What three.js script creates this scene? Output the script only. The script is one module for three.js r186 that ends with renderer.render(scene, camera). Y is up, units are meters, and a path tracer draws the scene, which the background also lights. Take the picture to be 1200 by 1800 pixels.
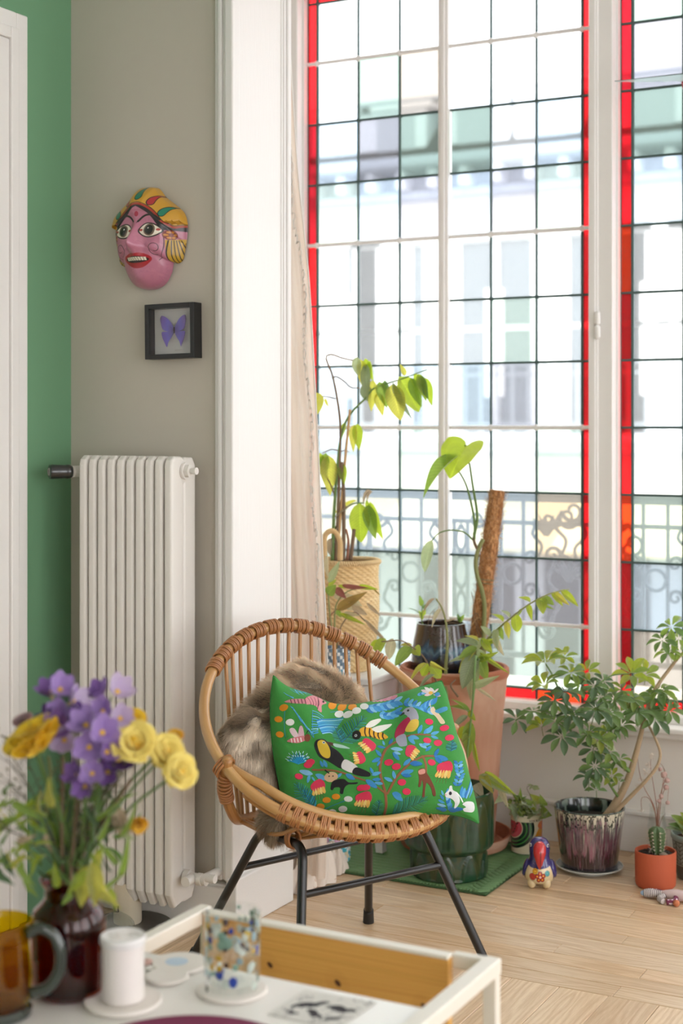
import * as THREE from 'three';
import { mergeGeometries, mergeVertices, toCreasedNormals } from 'three/addons/utils/BufferGeometryUtils.js';
import { RoundedBoxGeometry } from 'three/addons/geometries/RoundedBoxGeometry.js';
import { FontLoader } from 'three/addons/loaders/FontLoader.js';
import { TextGeometry } from 'three/addons/geometries/TextGeometry.js';

// ---------------------------------------------------------------- camera, sky, sun, exposure
const scene = new THREE.Scene();
const FPX = 2600, EYE = 1.2, YAW = 28 * Math.PI / 180;
const camera = new THREE.PerspectiveCamera(2 * Math.atan(900 / FPX) * 180 / Math.PI, 1200 / 1800, 0.05, 120);
camera.position.set(0, EYE, 0);
camera.lookAt(-Math.sin(YAW), EYE, -Math.cos(YAW));
camera.setViewOffset(1200, 1800, 0, 150, 1200, 1800);       // a lens shifted down: the horizon lies above the middle
camera.focus = 3.25; camera.userData.fStop = 3.2;
const renderer = new THREE.WebGLRenderer({ antialias: true });
renderer.toneMapping = THREE.LinearToneMapping;
renderer.toneMappingExposure = 2.4;
renderer.shadowMap.enabled = true;
scene.background = new THREE.Color(0.98, 0.985, 1.0);         // bright overcast sky
scene.backgroundIntensity = 2.0;
const sun = new THREE.DirectionalLight(new THREE.Color(1, 0.95, 0.86), 0.9);   // veiled sun from behind the house, on the houses opposite
sun.position.set(6, 16, 9); sun.target.position.set(0, 0, -8); sun.castShadow = true; sun.shadow.radius = 8;
sun.shadow.camera.left = -25; sun.shadow.camera.right = 25; sun.shadow.camera.top = 25; sun.shadow.camera.bottom = -25;
sun.name = 'sun'; sun.target.name = 'sun_target';
scene.add(sun, sun.target);

// ---------------------------------------------------------------- helpers
let seed = 7;
const rnd = () => { seed = (seed + 0x6d2b79f5) | 0; let t = Math.imul(seed ^ (seed >>> 15), 1 | seed); t = (t + Math.imul(t ^ (t >>> 7), 61 | t)) ^ t; return ((t ^ (t >>> 14)) >>> 0) / 4294967296; };
const rr = (a, b) => a + (b - a) * rnd();
const V = (x, y, z) => new THREE.Vector3(x, y, z);
const PI = Math.PI, sin = Math.sin, cos = Math.cos;
const FW = V(-sin(YAW), 0, -cos(YAW)), RT = V(cos(YAW), 0, -sin(YAW));
// a surveyed point: pixel of the survey photo and its distance along the view axis, in metres
const at = (px, py, t) => V(0, EYE, 0).addScaledVector(FW, t).addScaledVector(RT, t * (px - 600) / FPX).add(V(0, t * (750 - py) / FPX, 0));
const used = {};
const numbered = (n) => { const k = used[n] = (used[n] ?? -1) + 1; return k ? n + '_' + String(k).padStart(3, '0') : n; };
function shadows(o) { o.castShadow = o.receiveShadow = true; return o; }
function thing(name, label, category, pos = [0, 0, 0], turn = 0, group) {
  const o = new THREE.Group(); o.name = numbered(name); o.position.set(...pos); o.rotation.y = turn;
  o.userData = { label, category }; if (group) o.userData.group = group;
  scene.add(o); return o;
}
function part(name, geo, mat, parent, label) {
  const m = shadows(new THREE.Mesh(geo, mat)); m.name = name; if (label) m.userData.label = label;
  parent.add(m); return m;
}
function solo(name, geo, mat, label, category, pos = [0, 0, 0], turn = 0, group) {
  const m = shadows(new THREE.Mesh(geo, mat)); m.name = numbered(name); m.position.set(...pos); m.rotation.y = turn;
  m.userData = { label, category }; if (group) m.userData.group = group; scene.add(m); return m;
}
function struct(name, geo, mat, parent) {
  const m = geo ? shadows(new THREE.Mesh(geo, mat)) : new THREE.Group(); m.name = parent ? name : numbered(name);
  if (!parent) m.userData.kind = 'structure'; (parent ?? scene).add(m); return m;
}
const mat = (color, roughness = 0.6, o = {}) => new THREE.MeshPhysicalMaterial({ color: new THREE.Color(color), roughness, side: THREE.DoubleSide, ...o });
const lin = (r, g, b) => new THREE.Color().setRGB(r, g, b);
const merge = (gs) => mergeGeometries(gs.map((g) => { let k = g.index ? g.toNonIndexed() : g.clone(); for (const n of Object.keys(k.attributes)) if (!['position', 'normal', 'uv'].includes(n)) k.deleteAttribute(n); if (!k.attributes.uv) k.setAttribute('uv', new THREE.BufferAttribute(new Float32Array(k.attributes.position.count * 2), 2)); return k; }));
const box = (x0, x1, y0, y1, z0, z1) => { const g = new THREE.BoxGeometry(x1 - x0, y1 - y0, z1 - z0); g.translate((x0 + x1) / 2, (y0 + y1) / 2, (z0 + z1) / 2); return g; };
const rbox = (x0, x1, y0, y1, z0, z1, r = 0.003, s = 2) => { const g = new RoundedBoxGeometry(x1 - x0, y1 - y0, z1 - z0, s, r); g.translate((x0 + x1) / 2, (y0 + y1) / 2, (z0 + z1) / 2); return g; };
// grid surface f(u,v) -> Vector3
function surf(f, nu, nv, closeU = false) {
  const p = [], uv = [], ix = [];
  for (let j = 0; j <= nv; j++) for (let i = 0; i <= nu; i++) { const q = f(i / nu, j / nv); p.push(q.x, q.y, q.z); uv.push(i / nu, j / nv); }
  for (let j = 0; j < nv; j++) for (let i = 0; i < nu; i++) { const a = j * (nu + 1) + i, b = a + 1, c = a + nu + 1, d = c + 1; ix.push(a, b, d, a, d, c); }
  const g = new THREE.BufferGeometry(); g.setAttribute('position', new THREE.Float32BufferAttribute(p, 3)); g.setAttribute('uv', new THREE.Float32BufferAttribute(uv, 2)); g.setIndex(ix); g.computeVertexNormals();
  if (closeU) { const n = g.attributes.normal; for (let j = 0; j <= nv; j++) { const a = j * (nu + 1), b = a + nu; const q = V(n.getX(a) + n.getX(b), n.getY(a) + n.getY(b), n.getZ(a) + n.getZ(b)).normalize(); n.setXYZ(a, q.x, q.y, q.z); n.setXYZ(b, q.x, q.y, q.z); } }
  return g;
}
// tube along points with radius function (0..1) and closed caps; smooth curve through the points
function tube(pts, rad, n = 24, m = 8, closed = false, squash = 1) {
  const c = pts.getPointAt ? pts : pts.length === 2 ? new THREE.LineCurve3(pts[0], pts[1]) : new THREE.CatmullRomCurve3(pts, closed, 'centripetal');
  const R = typeof rad === 'function' ? rad : () => rad, fr = c.computeFrenetFrames(n, closed), L = c.getLength();
  const p = [], uv = [], ix = [];
  for (let j = 0; j <= n; j++) {
    const q = c.getPointAt(j / n), r = R(j / n), N = fr.normals[j], B = fr.binormals[j];
    for (let i = 0; i <= m; i++) { const a = i / m * 2 * PI, k = q.clone().addScaledVector(N, r * cos(a)).addScaledVector(B, r * squash * sin(a)); p.push(k.x, k.y, k.z); uv.push(j / n * L, i / m * 2 * PI * r); }
  }
  for (let j = 0; j < n; j++) for (let i = 0; i < m; i++) { const a = j * (m + 1) + i, b = a + 1, d = a + m + 1; ix.push(a, b, d + 1, a, d + 1, d); }
  if (!closed) for (const e of [0, n]) { const q = c.getPointAt(e / n), k = p.length / 3; p.push(q.x, q.y, q.z); uv.push(e / n * L, 0); for (let i = 0; i < m; i++) { const a = e * (m + 1) + i; e ? ix.push(a, a + 1, k) : ix.push(a + 1, a, k); } }
  const g = new THREE.BufferGeometry(); g.setAttribute('position', new THREE.Float32BufferAttribute(p, 3)); g.setAttribute('uv', new THREE.Float32BufferAttribute(uv, 2)); g.setIndex(ix); g.computeVertexNormals();
  const nn = g.attributes.normal; for (let j = 0; j <= n; j++) { const a = j * (m + 1), b = a + m, q = V(nn.getX(a) + nn.getX(b), nn.getY(a) + nn.getY(b), nn.getZ(a) + nn.getZ(b)).normalize(); nn.setXYZ(a, q.x, q.y, q.z); nn.setXYZ(b, q.x, q.y, q.z); }
  return g;
}
// turned profile: [[r, y], ...], smoothed where asked
function lathe(pts, n = 48, smooth = 0) {
  let q = pts.map(([r, y]) => new THREE.Vector2(Math.max(r, 1e-5), y));
  if (smooth) q = new THREE.SplineCurve(q).getPoints(smooth);
  const g = new THREE.LatheGeometry(q, n); if (smooth) return g; g.scale(1000, 1000, 1000); const k = toCreasedNormals(g, 0.6); k.scale(0.001, 0.001, 0.001); return k;
}
const shapeOf = (pts, smooth = 0) => { let q = pts.map(([x, y]) => new THREE.Vector2(x, y)); if (smooth) q = new THREE.CatmullRomCurve3(q.map((a) => V(a.x, a.y, 0)), true, 'centripetal').getPoints(smooth).map((a) => new THREE.Vector2(a.x, a.y)); return new THREE.Shape(q); };
const extr = (pts, depth, bevel = 0, smooth = 0) => new THREE.ExtrudeGeometry(shapeOf(pts, smooth), { depth, bevelEnabled: bevel > 0, bevelSize: bevel, bevelThickness: bevel, bevelSegments: 2, curveSegments: 8 });
const moved = (g, x, y, z, ry = 0, rx = 0, rz = 0) => { const k = g.clone(); if (rx) k.rotateX(rx); if (rz) k.rotateZ(rz); if (ry) k.rotateY(ry); k.translate(x, y, z); return k; };
// noise
const NT = new Float32Array(65536).map(() => rnd());
const vn = (x, y, per = 256) => { const ix = Math.floor(x), iy = Math.floor(y), fx = x - ix, fy = y - iy, s = fx * fx * (3 - 2 * fx), t = fy * fy * (3 - 2 * fy), w = (i) => ((i % per) + per) % per, h = (i, j) => NT[w(i) + 256 * w(j)]; const a = h(ix, iy), b = h(ix + 1, iy), c = h(ix, iy + 1), d = h(ix + 1, iy + 1); return a + (b - a) * s + (c - a) * t + (a - b - c + d) * s * t; };
const fbm = (x, y, o = 4, per = 256) => { let v = 0, a = 0.5, k = 1; for (let i = 0; i < o; i++) { v += a * vn(x * k + i * 17.3, y * k + i * 9.1, 256); a /= 2; k *= 2; } return v / (1 - 0.5 ** o); };
// DataTexture from f(u,v) -> [r,g,b] 0..1 (sRGB) or one number
function tex(w, h, f, srgb = true) {
  const d = new Uint8Array(w * h * 4);
  for (let y = 0; y < h; y++) for (let x = 0; x < w; x++) { const c = f((x + 0.5) / w, (y + 0.5) / h), i = (y * w + x) * 4; for (let k = 0; k < 3; k++) d[i + k] = Math.max(0, Math.min(255, 255 * (c.length ? c[k] : c))); d[i + 3] = 255; }
  const t = new THREE.DataTexture(d, w, h); t.wrapS = t.wrapT = THREE.MirroredRepeatWrapping; t.magFilter = THREE.LinearFilter; t.minFilter = THREE.LinearFilter; if (srgb) t.colorSpace = THREE.SRGBColorSpace; t.needsUpdate = true; return t;
}
function canvasTex(w, h, draw, srgb = true) { const c = document.createElement('canvas'); c.width = w; c.height = h; draw(c.getContext('2d'), w, h); const t = new THREE.CanvasTexture(c); if (srgb) t.colorSpace = THREE.SRGBColorSpace; t.anisotropy = 8; return t; }
const rep = (t, u, v) => { const k = t.clone(); k.repeat.set(u, v); k.needsUpdate = true; return k; };
const mix3 = (a, b, k) => a.map((x, i) => x + (b[i] - x) * k);
const hex3 = (h) => { const c = parseInt(h.slice(1), 16); return [(c >> 16 & 255) / 255, (c >> 8 & 255) / 255, (c & 255) / 255]; };
const clamp01 = (x) => Math.max(0, Math.min(1, x)), sstep = (a, b, x) => { const t = clamp01((x - a) / (b - a)); return t * t * (3 - 2 * t); };
// ---------------------------------------------------------------- the room
const plasterBump = tex(256, 256, (u, v) => 0.5 + 0.5 * (fbm(u * 24, v * 24, 4) - 0.5), false);
const wallGrey = mat(lin(0.54, 0.495, 0.42), 0.85, { bumpMap: rep(plasterBump, 1, 1), bumpScale: 0.0012 });
const wallGreen = mat(lin(0.15, 0.315, 0.175), 0.8, { bumpMap: rep(plasterBump, 1, 1), bumpScale: 0.001 });
const wallWhite = mat(lin(0.78, 0.735, 0.68), 0.75, { bumpMap: rep(plasterBump, 1, 1), bumpScale: 0.0008 });
const paint = mat(lin(0.81, 0.785, 0.755), 0.42, { bumpMap: rep(plasterBump, 3, 3), bumpScale: 0.0004 });
const plaster = mat(lin(0.82, 0.81, 0.79), 0.9);
const XL = -2.378, XR = 2.3, ZW = -3.005, ZB = 2.2, YC = 2.95, BX0 = -2.46, BX1 = 1.82, ZG = -4.12;
const RX = -1.885, ZR = -3.25;                                   // corner of the grey wall and end of its white reveal
struct('wall_left', box(XL - 0.2, XL, -0.2, YC, ZW, ZB), wallGreen);
struct('wall_front', box(XL - 0.2, RX - 0.004, -0.2, YC, ZR + 0.01, ZW), wallGrey);
struct('wall_bay_left', box(BX0 - 0.2, BX0, -0.2, YC, -4.3, ZR + 0.01), wallWhite);
struct('wall_bay_right', merge([box(BX1, BX1 + 0.2, -0.2, 0.36, -4.3, ZR), box(BX1, BX1 + 0.2, 2.66, YC, -4.3, ZR), box(BX1, BX1 + 0.2, 0.36, 2.66, -4.3, -4.2), box(BX1, BX1 + 0.2, 0.36, 2.66, ZR - 0.06, ZR)]), wallWhite);
struct('wall_front_right', box(BX1 - 0.1, XR + 0.2, -0.2, YC, ZR, ZW), wallGrey);
struct('wall_bay_below', box(BX0, BX1, -0.2, 0.36, -4.28, -4.085), wallWhite);
struct('wall_bay_above', box(BX0, BX1, 2.66, YC, -4.28, -4.085), wallWhite);
struct('ceiling', box(BX0 - 0.2, XR + 0.2, YC, YC + 0.2, -4.3, ZB + 0.2), plaster);
// right-hand and rear walls, out of the frame, with the room's other windows
{
  const w = merge([box(XR, XR + 0.2, -0.2, 0.25, ZW, ZB), box(XR, XR + 0.2, 2.75, YC, ZW, ZB), box(XR, XR + 0.2, 0.25, 2.75, ZW, -2.6), box(XR, XR + 0.2, 0.25, 2.75, -0.95, -0.65), box(XR, XR + 0.2, 0.25, 2.75, 1.0, ZB)]);
  struct('wall_right', w, wallWhite);
  struct('wall_rear', merge([box(XL - 0.2, XR + 0.2, -0.2, 0.25, ZB, ZB + 0.2), box(XL - 0.2, XR + 0.2, 2.7, YC, ZB, ZB + 0.2), box(XL - 0.2, 0.9, 0.25, 2.7, ZB, ZB + 0.2), box(2.0, XR + 0.2, 0.25, 2.7, ZB, ZB + 0.2)]), wallWhite);
  const bars = [];
  for (const [a, b] of [[-2.6, -0.95], [-0.65, 1.0]]) { for (const z of [a, (a + b) / 2, b]) bars.push(box(XR + 0.06, XR + 0.12, 0.25, 2.75, z - 0.03, z + 0.03)); for (const y of [0.28, 1.9, 2.72]) bars.push(box(XR + 0.06, XR + 0.12, y - 0.03, y + 0.03, a, b)); }
  for (const x of [0.9, 1.45, 2.0]) bars.push(box(x - 0.03, x + 0.03, 0.25, 2.7, ZB + 0.06, ZB + 0.12));
  struct('window_5', merge(bars), paint);
}
// door casing on the green wall
{
  const g = struct('door_1', null, null);
  const fr = [], dz = [-2.812, -2.772, -2.743, -2.705], dy = [2.195, 2.155, 2.126, 2.088], dd = [0.022, 0.031, 0.024];
  for (let k = 0; k < 3; k++) { fr.push(rbox(XL - 0.01, XL + dd[k], 0, dy[k], dz[k], dz[k + 1], 0.004)); fr.push(rbox(XL - 0.01, XL + dd[k], dy[k + 1], dy[k], dz[k + 1] + 0.0005, -1.8, 0.004)); }
  struct('door_frame', merge(fr), paint, g);
  struct('door_leaf', merge([rbox(XL - 0.02, XL + 0.008, 0.01, 2.09, -2.71, -1.86, 0.003), rbox(XL, XL + 0.02, 1.0, 2.0, -2.6, -1.97, 0.008), rbox(XL, XL + 0.02, 0.15, 0.9, -2.6, -1.97, 0.008)]), paint, g);
}
// mouldings at the corner, white reveal panel, baseboards
{
  const g = [];
  for (const [a, b, d] of [[-1.937, -1.924, 0.012], [-1.925, -1.912, 0.02], [-1.913, -1.9, 0.016], [-1.902, -1.878, 0.024]]) g.push(rbox(a, b, 0.115, YC, ZW - 0.01, ZW + d, 0.005, 3));
  struct('trim_1', merge(g), paint);
  struct('trim_2', merge([box(RX - 0.01, RX + 0.006, 0, YC, ZR, ZW - 0.005), rbox(RX, RX + 0.014, 0.13, YC, ZR, ZR + 0.018, 0.004), rbox(RX, RX + 0.011, 0.13, YC, ZR + 0.021, ZR + 0.032, 0.004), rbox(RX, RX + 0.009, 0.13, YC, ZR + 0.034, ZR + 0.042, 0.003)]), paint);
  struct('baseboard_left', merge([rbox(XL, RX + 0.005, 0, 0.1, ZW - 0.01, ZW + 0.026, 0.004), rbox(XL, RX + 0.004, 0.098, 0.106, ZW - 0.01, ZW + 0.018, 0.003)]), paint);
  struct('baseboard_reveal', merge([rbox(RX - 0.01, RX + 0.02, 0, 0.125, ZR, ZW + 0.028, 0.004)]), paint);
  struct('baseboard_bay', merge([rbox(BX0, BX1, 0, 0.108, -4.09, -4.066, 0.003), rbox(BX0, BX1, 0.105, 0.118, -4.09, -4.06, 0.004)]), paint);
  struct('trim_3', merge([rbox(BX0, BX1, 0.355, 0.372, -4.12, -4.0, 0.006), rbox(BX0, BX1, 0.335, 0.358, -4.1, -4.03, 0.006), rbox(BX0, BX1, 0.37, 0.395, -4.16, -4.062, 0.005)]), paint);
}
// ---------------------------------------------------------------- floor of oak planks
const woodTex = tex(1024, 256, (u, v) => {
  const w = fbm(u * 3, v * 5, 3) * 1.6, g = fbm(u * 6 + w * 0.4, v * 70 + w * 4, 3), r = 0.5 + 0.5 * sin((v * 9 + w * 3.4 + fbm(u * 2, v * 3, 2) * 2) * 6.28), f = fbm(u * 60, v * 220, 2);
  const k = clamp01(0.25 + 0.4 * (g - 0.5) + 0.22 * (r - 0.5) + 0.25 * (f - 0.5) + 0.3 * (fbm(u * 2.2, v * 2.2, 3) - 0.5));
  return mix3([0.95, 0.86, 0.74], [0.76, 0.61, 0.45], k * 1.25);
});
const woodBump = tex(512, 256, (u, v) => 0.5 + 0.35 * (fbm(u * 14, v * 90, 3) - 0.5) + 0.5 * (fbm(u * 3, v * 3, 2) - 0.5), false);
const plankMats = [[1, 1, 1], [0.94, 0.92, 0.88], [1.04, 1.0, 0.95], [0.9, 0.86, 0.8], [1.0, 0.96, 0.89], [0.97, 0.97, 0.97]].map((c) => mat(lin(0.86 * c[0], 0.84 * c[1], 0.82 * c[2]), 0.36, { map: woodTex, bumpMap: woodBump, bumpScale: 0.0007, clearcoat: 0.25, clearcoatRoughness: 0.25 }));
{
  const floor = struct('floor', box(BX0 - 0.2, XR + 0.2, -0.25, -0.009, -4.3, ZB + 0.2), mat(lin(0.10, 0.07, 0.045), 0.9));
  const pool = new Map();
  function plankGeo(L, W, k) {                                      // length along x, joints recessed by a chamfer
    const key = L.toFixed(3) + '|' + W.toFixed(3) + '|' + k; if (pool.has(key)) return pool.get(key);
    const c = 0.0016, h = 0.018, a = L / 2 - 0.0004, b = W / 2 - 0.0004, p = [], ou = k * 0.37 + 0.11, ov = k * 0.21 + 0.05;
    const top = [[-a + c, 0, -b + c], [a - c, 0, -b + c], [a - c, 0, b - c], [-a + c, 0, b - c]], rim = [[-a, -c, -b], [a, -c, -b], [a, -c, b], [-a, -c, b]], bot = rim.map(([x, , z]) => [x, -h, z]);
    const quad = (q, w, e, r) => p.push(...q, ...e, ...w, ...q, ...r, ...e);
    quad(...top); for (let i = 0; i < 4; i++) { const j = (i + 1) % 4; quad(top[j], top[i], rim[i], rim[j]); quad(rim[j], rim[i], bot[i], bot[j]); }
    const g = new THREE.BufferGeometry(); g.setAttribute('position', new THREE.Float32BufferAttribute(p, 3));
    const uv = []; for (let i = 0; i < p.length; i += 3) uv.push(p[i] / 1.1 + ou, p[i + 2] / 0.28 + ov); g.setAttribute('uv', new THREE.Float32BufferAttribute(uv, 2)); g.computeVertexNormals(); pool.set(key, g); return g;
  }
  const lay = (x0, x1, z0, z1, along) => {
    const L = along === 'x' ? x1 - x0 : z1 - z0, W = along === 'x' ? z1 - z0 : x1 - x0;
    const m = part('plank', plankGeo(L, W, Math.floor(rnd() * 6)), plankMats[Math.floor(rnd() * 6)], floor);
    m.position.set((x0 + x1) / 2, rr(-0.0004, 0.0004), (z0 + z1) / 2); if (along !== 'x') m.rotation.y = PI / 2;
  };
  const w = 0.0628; let row = 0;                                    // bay: boards along the window
  for (let z = -3.018; z > -4.08; z -= w, row++) {
    let x = -2.46 + [0.42, 0.15, 0.6, 0.3, 0.75][row % 5] - 0.8; const lens = [0.86, 1.02, 0.78, 0.94];
    for (let k = row; x < 0.6; k++) { const L = lens[k % 4], a = Math.max(x, -2.46), b = x + L; if (b > -2.4) lay(a, b, z - w, z, 'x'); x = b; }
  }
  let col = 0;                                                      // main room: wider boards running towards the viewer
  for (let x = -2.378; x < 0.3; x += 0.1085, col++) { let z = -3.018; for (let k = 0; z < -0.8; k++) { const L = k ? 1.1 : [0.72, 1.1, 0.5, 0.9][col % 4]; lay(x, x + 0.1085, z, z + L, 'z'); z += L; } }
}
// ---------------------------------------------------------------- leaded windows
const leadMat = mat(lin(0.07, 0.115, 0.11), 0.55, { metalness: 0.3 });
const whiteBar = mat(lin(0.80, 0.79, 0.77), 0.45);
const glassOf = (r, g, b, rough = 0.36) => new THREE.MeshPhysicalMaterial({ color: lin(Math.sqrt(r), Math.sqrt(g), Math.sqrt(b)), transmission: 1, thickness: 0, roughness: rough, ior: 1.5, specularIntensity: 0.6, bumpMap: glassRipple, bumpScale: 0.0015 });
const glassRipple = tex(128, 128, (u, v) => fbm(u * 7, v * 7, 3), false);
const GL = { green2: glassOf(0.245, 0.31, 0.27), tan2: glassOf(0.31, 0.28, 0.245), mauve2: glassOf(0.27, 0.27, 0.29), clear: glassOf(0.72, 0.745, 0.76), blue: glassOf(0.55, 0.63, 0.70), green: glassOf(0.42, 0.56, 0.48), pale: glassOf(0.58, 0.67, 0.61), tan: glassOf(0.64, 0.57, 0.49), mauve: glassOf(0.46, 0.46, 0.50), red: glassOf(0.62, 0.012, 0.016), red2: glassOf(0.50, 0.006, 0.012), orange: glassOf(0.80, 0.05, 0.012), wine: glassOf(0.34, 0.008, 0.016) };
const winX = [0, 0.036, 0.182, 0.326, 0.461, 0.499, 0.629, 0.773, 0.914, 0.956];      // edges from the left red strip to the right one
const rowY = Array.from({ length: 12 }, (_, i) => 2.545 - 0.1925 * i);
const tintRows = [
  ['clear clear clear clear clear clear', 'clear green2 tan2 clear clear clear', 'blue mauve2 green2 green2 clear blue', 'pale blue mauve blue mauve pale', 'clear clear clear clear clear clear', 'clear clear clear clear pale clear', 'blue clear blue blue mauve clear', 'blue clear pale clear clear pale', 'blue blue blue blue blue tan', 'pale pale pale pale mauve mauve', 'clear pale clear blue pale pale'],
  ['green2 clear blue green2 clear clear', 'mauve2 blue clear clear tan2 clear', 'green2 blue clear clear green2 clear', 'blue clear clear blue mauve clear', 'clear clear blue clear clear clear', 'clear clear clear clear clear clear', 'clear green clear clear blue clear', 'clear blue clear clear clear clear', 'pale blue clear clear clear clear', 'blue clear clear clear clear clear', 'tan clear pale clear clear clear'],
];
const reds = ['red red wine wine red red red red red red2 red2', 'red red red red red red red red red2 red red', 'wine wine red2 red2 orange red red red orange red red2', 'red red red2 red red orange red red red red red'].map((s) => s.split(' '));
const paneGeo = new Map();
function pane(w, h) { const k = w.toFixed(3) + h.toFixed(3); if (!paneGeo.has(k)) { const g = new THREE.BoxGeometry(w, h, 0.003); paneGeo.set(k, g); } return paneGeo.get(k); }
function casement(i) {
  const root = struct('window_' + (i + 1), null, null), X0 = -2.312 + 1.027 * i, B = 0.43 - 0.032, T = 2.545;
  root.position.set(X0, 0, ZG);
  const fr = [rbox(-0.07, -0.004, 0.385, 2.66, -0.02, 0.062, 0.004), rbox(-0.012, 0.002, 0.39, 2.62, -0.012, 0.03, 0.002), rbox(0.954, 0.982, 0.385, 2.66, -0.02, 0.07, 0.004), rbox(-0.07, 0.98, 0.375, B, -0.02, 0.05, 0.004), rbox(-0.07, 0.98, T + 0.034, 2.67, -0.02, 0.05, 0.004), rbox(0.958, 0.976, 0.395, 2.6, 0.06, 0.076, 0.003)];
  struct('window_frame', merge(fr), paint, root);
  struct('mullion', merge([rbox(0.463, 0.497, B, T + 0.034, -0.012, 0.022, 0.006), rbox(0.472, 0.488, B, T + 0.034, 0.012, 0.03, 0.005)]), paint, root);
  const hinge = struct('hinge', merge([moved(new THREE.CapsuleGeometry(0.009, 0.024, 3, 8), 0.984, 1.507, 0.078), moved(new THREE.CapsuleGeometry(0.009, 0.024, 3, 8), 0.984, 1.468, 0.078)]), paint, root);
  const put = (x0, x1, y0, y1, m) => { const q = part('pane', pane(x1 - x0, y1 - y0), GL[m], root); q.position.set((x0 + x1) / 2, (y0 + y1) / 2, 0); q.rotation.set(rr(-0.006, 0.006), rr(-0.006, 0.006), 0); };
  const tr = tintRows[i % 2].map((s) => s.split(' ')), cols = [[1, 2], [2, 3], [3, 4], [5, 6], [6, 7], [7, 8]];
  for (let r = 0; r < 11; r++) {
    const y1 = rowY[r] - 0.0015, y0 = rowY[r + 1] + 0.0015;
    cols.forEach(([a, b], c) => put(winX[a] + 0.0015, winX[b] - 0.0015, y0, y1, tr[r][c]));
    put(winX[0], winX[1] - 0.0015, y0, y1, reds[(i % 2) * 2][r]); put(winX[8] + 0.0015, winX[9], y0, y1, reds[(i % 2) * 2 + 1][r]);
  }
  cols.forEach(([a, b], c) => { put(winX[a] + 0.0015, winX[b] - 0.0015, B, rowY[11] - 0.0015, c % 3 === 2 ? 'orange' : 'red'); put(winX[a] + 0.0015, winX[b] - 0.0015, T + 0.0015, T + 0.033, 'red'); });
  for (const k of [0, 8]) { put(winX[k] + (k ? 0.0015 : 0), winX[k + 1] - 0.0015, B, rowY[11] - 0.0015, 'red'); put(winX[k] + (k ? 0.0015 : 0), winX[k + 1] - 0.0015, T + 0.0015, T + 0.033, 'red'); }
  const vb = (x, w) => struct('lead_came', rbox(x - w / 2, x + w / 2, B, T + 0.034, -0.005, 0.006, 0.002), leadMat, root);
  for (const k of [1, 2, 3, 6, 7, 8]) vb(winX[k], k === 1 || k === 8 ? 0.008 : 0.0058);
  vb(0.001, 0.006); vb(0.955, 0.004);
  for (let r = 0; r < 12; r++) {
    if (r % 3 === 1 && i % 2 === 0) struct('saddle_bar', merge([tube([V(-0.02, rowY[r], 0.008), V(0.97, rowY[r], 0.008)], 0.0062, 8, 8), ...[1, 2, 3, 6, 7, 8].map((k) => moved(new THREE.SphereGeometry(0.0095, 10, 8), winX[k], rowY[r], 0.006))]), whiteBar, root);
    else { struct('lead_came', rbox(0, 0.956, rowY[r] - 0.0032, rowY[r] + 0.0032, -0.005, 0.006, 0.002), leadMat, root); }
  }
  const sold = []; for (let r = 0; r < 12; r++) if (!(r % 3 === 1 && i % 2 === 0)) for (const k of [1, 2, 3, 6, 7, 8]) { const s = new THREE.CylinderGeometry(0.0055, 0.0065, 0.013, 10); s.rotateX(PI / 2); sold.push(moved(s, winX[k], rowY[r], 0)); }
  struct('solder_joint', merge(sold), leadMat, root);
}
for (let i = 0; i < 4; i++) casement(i);
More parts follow.
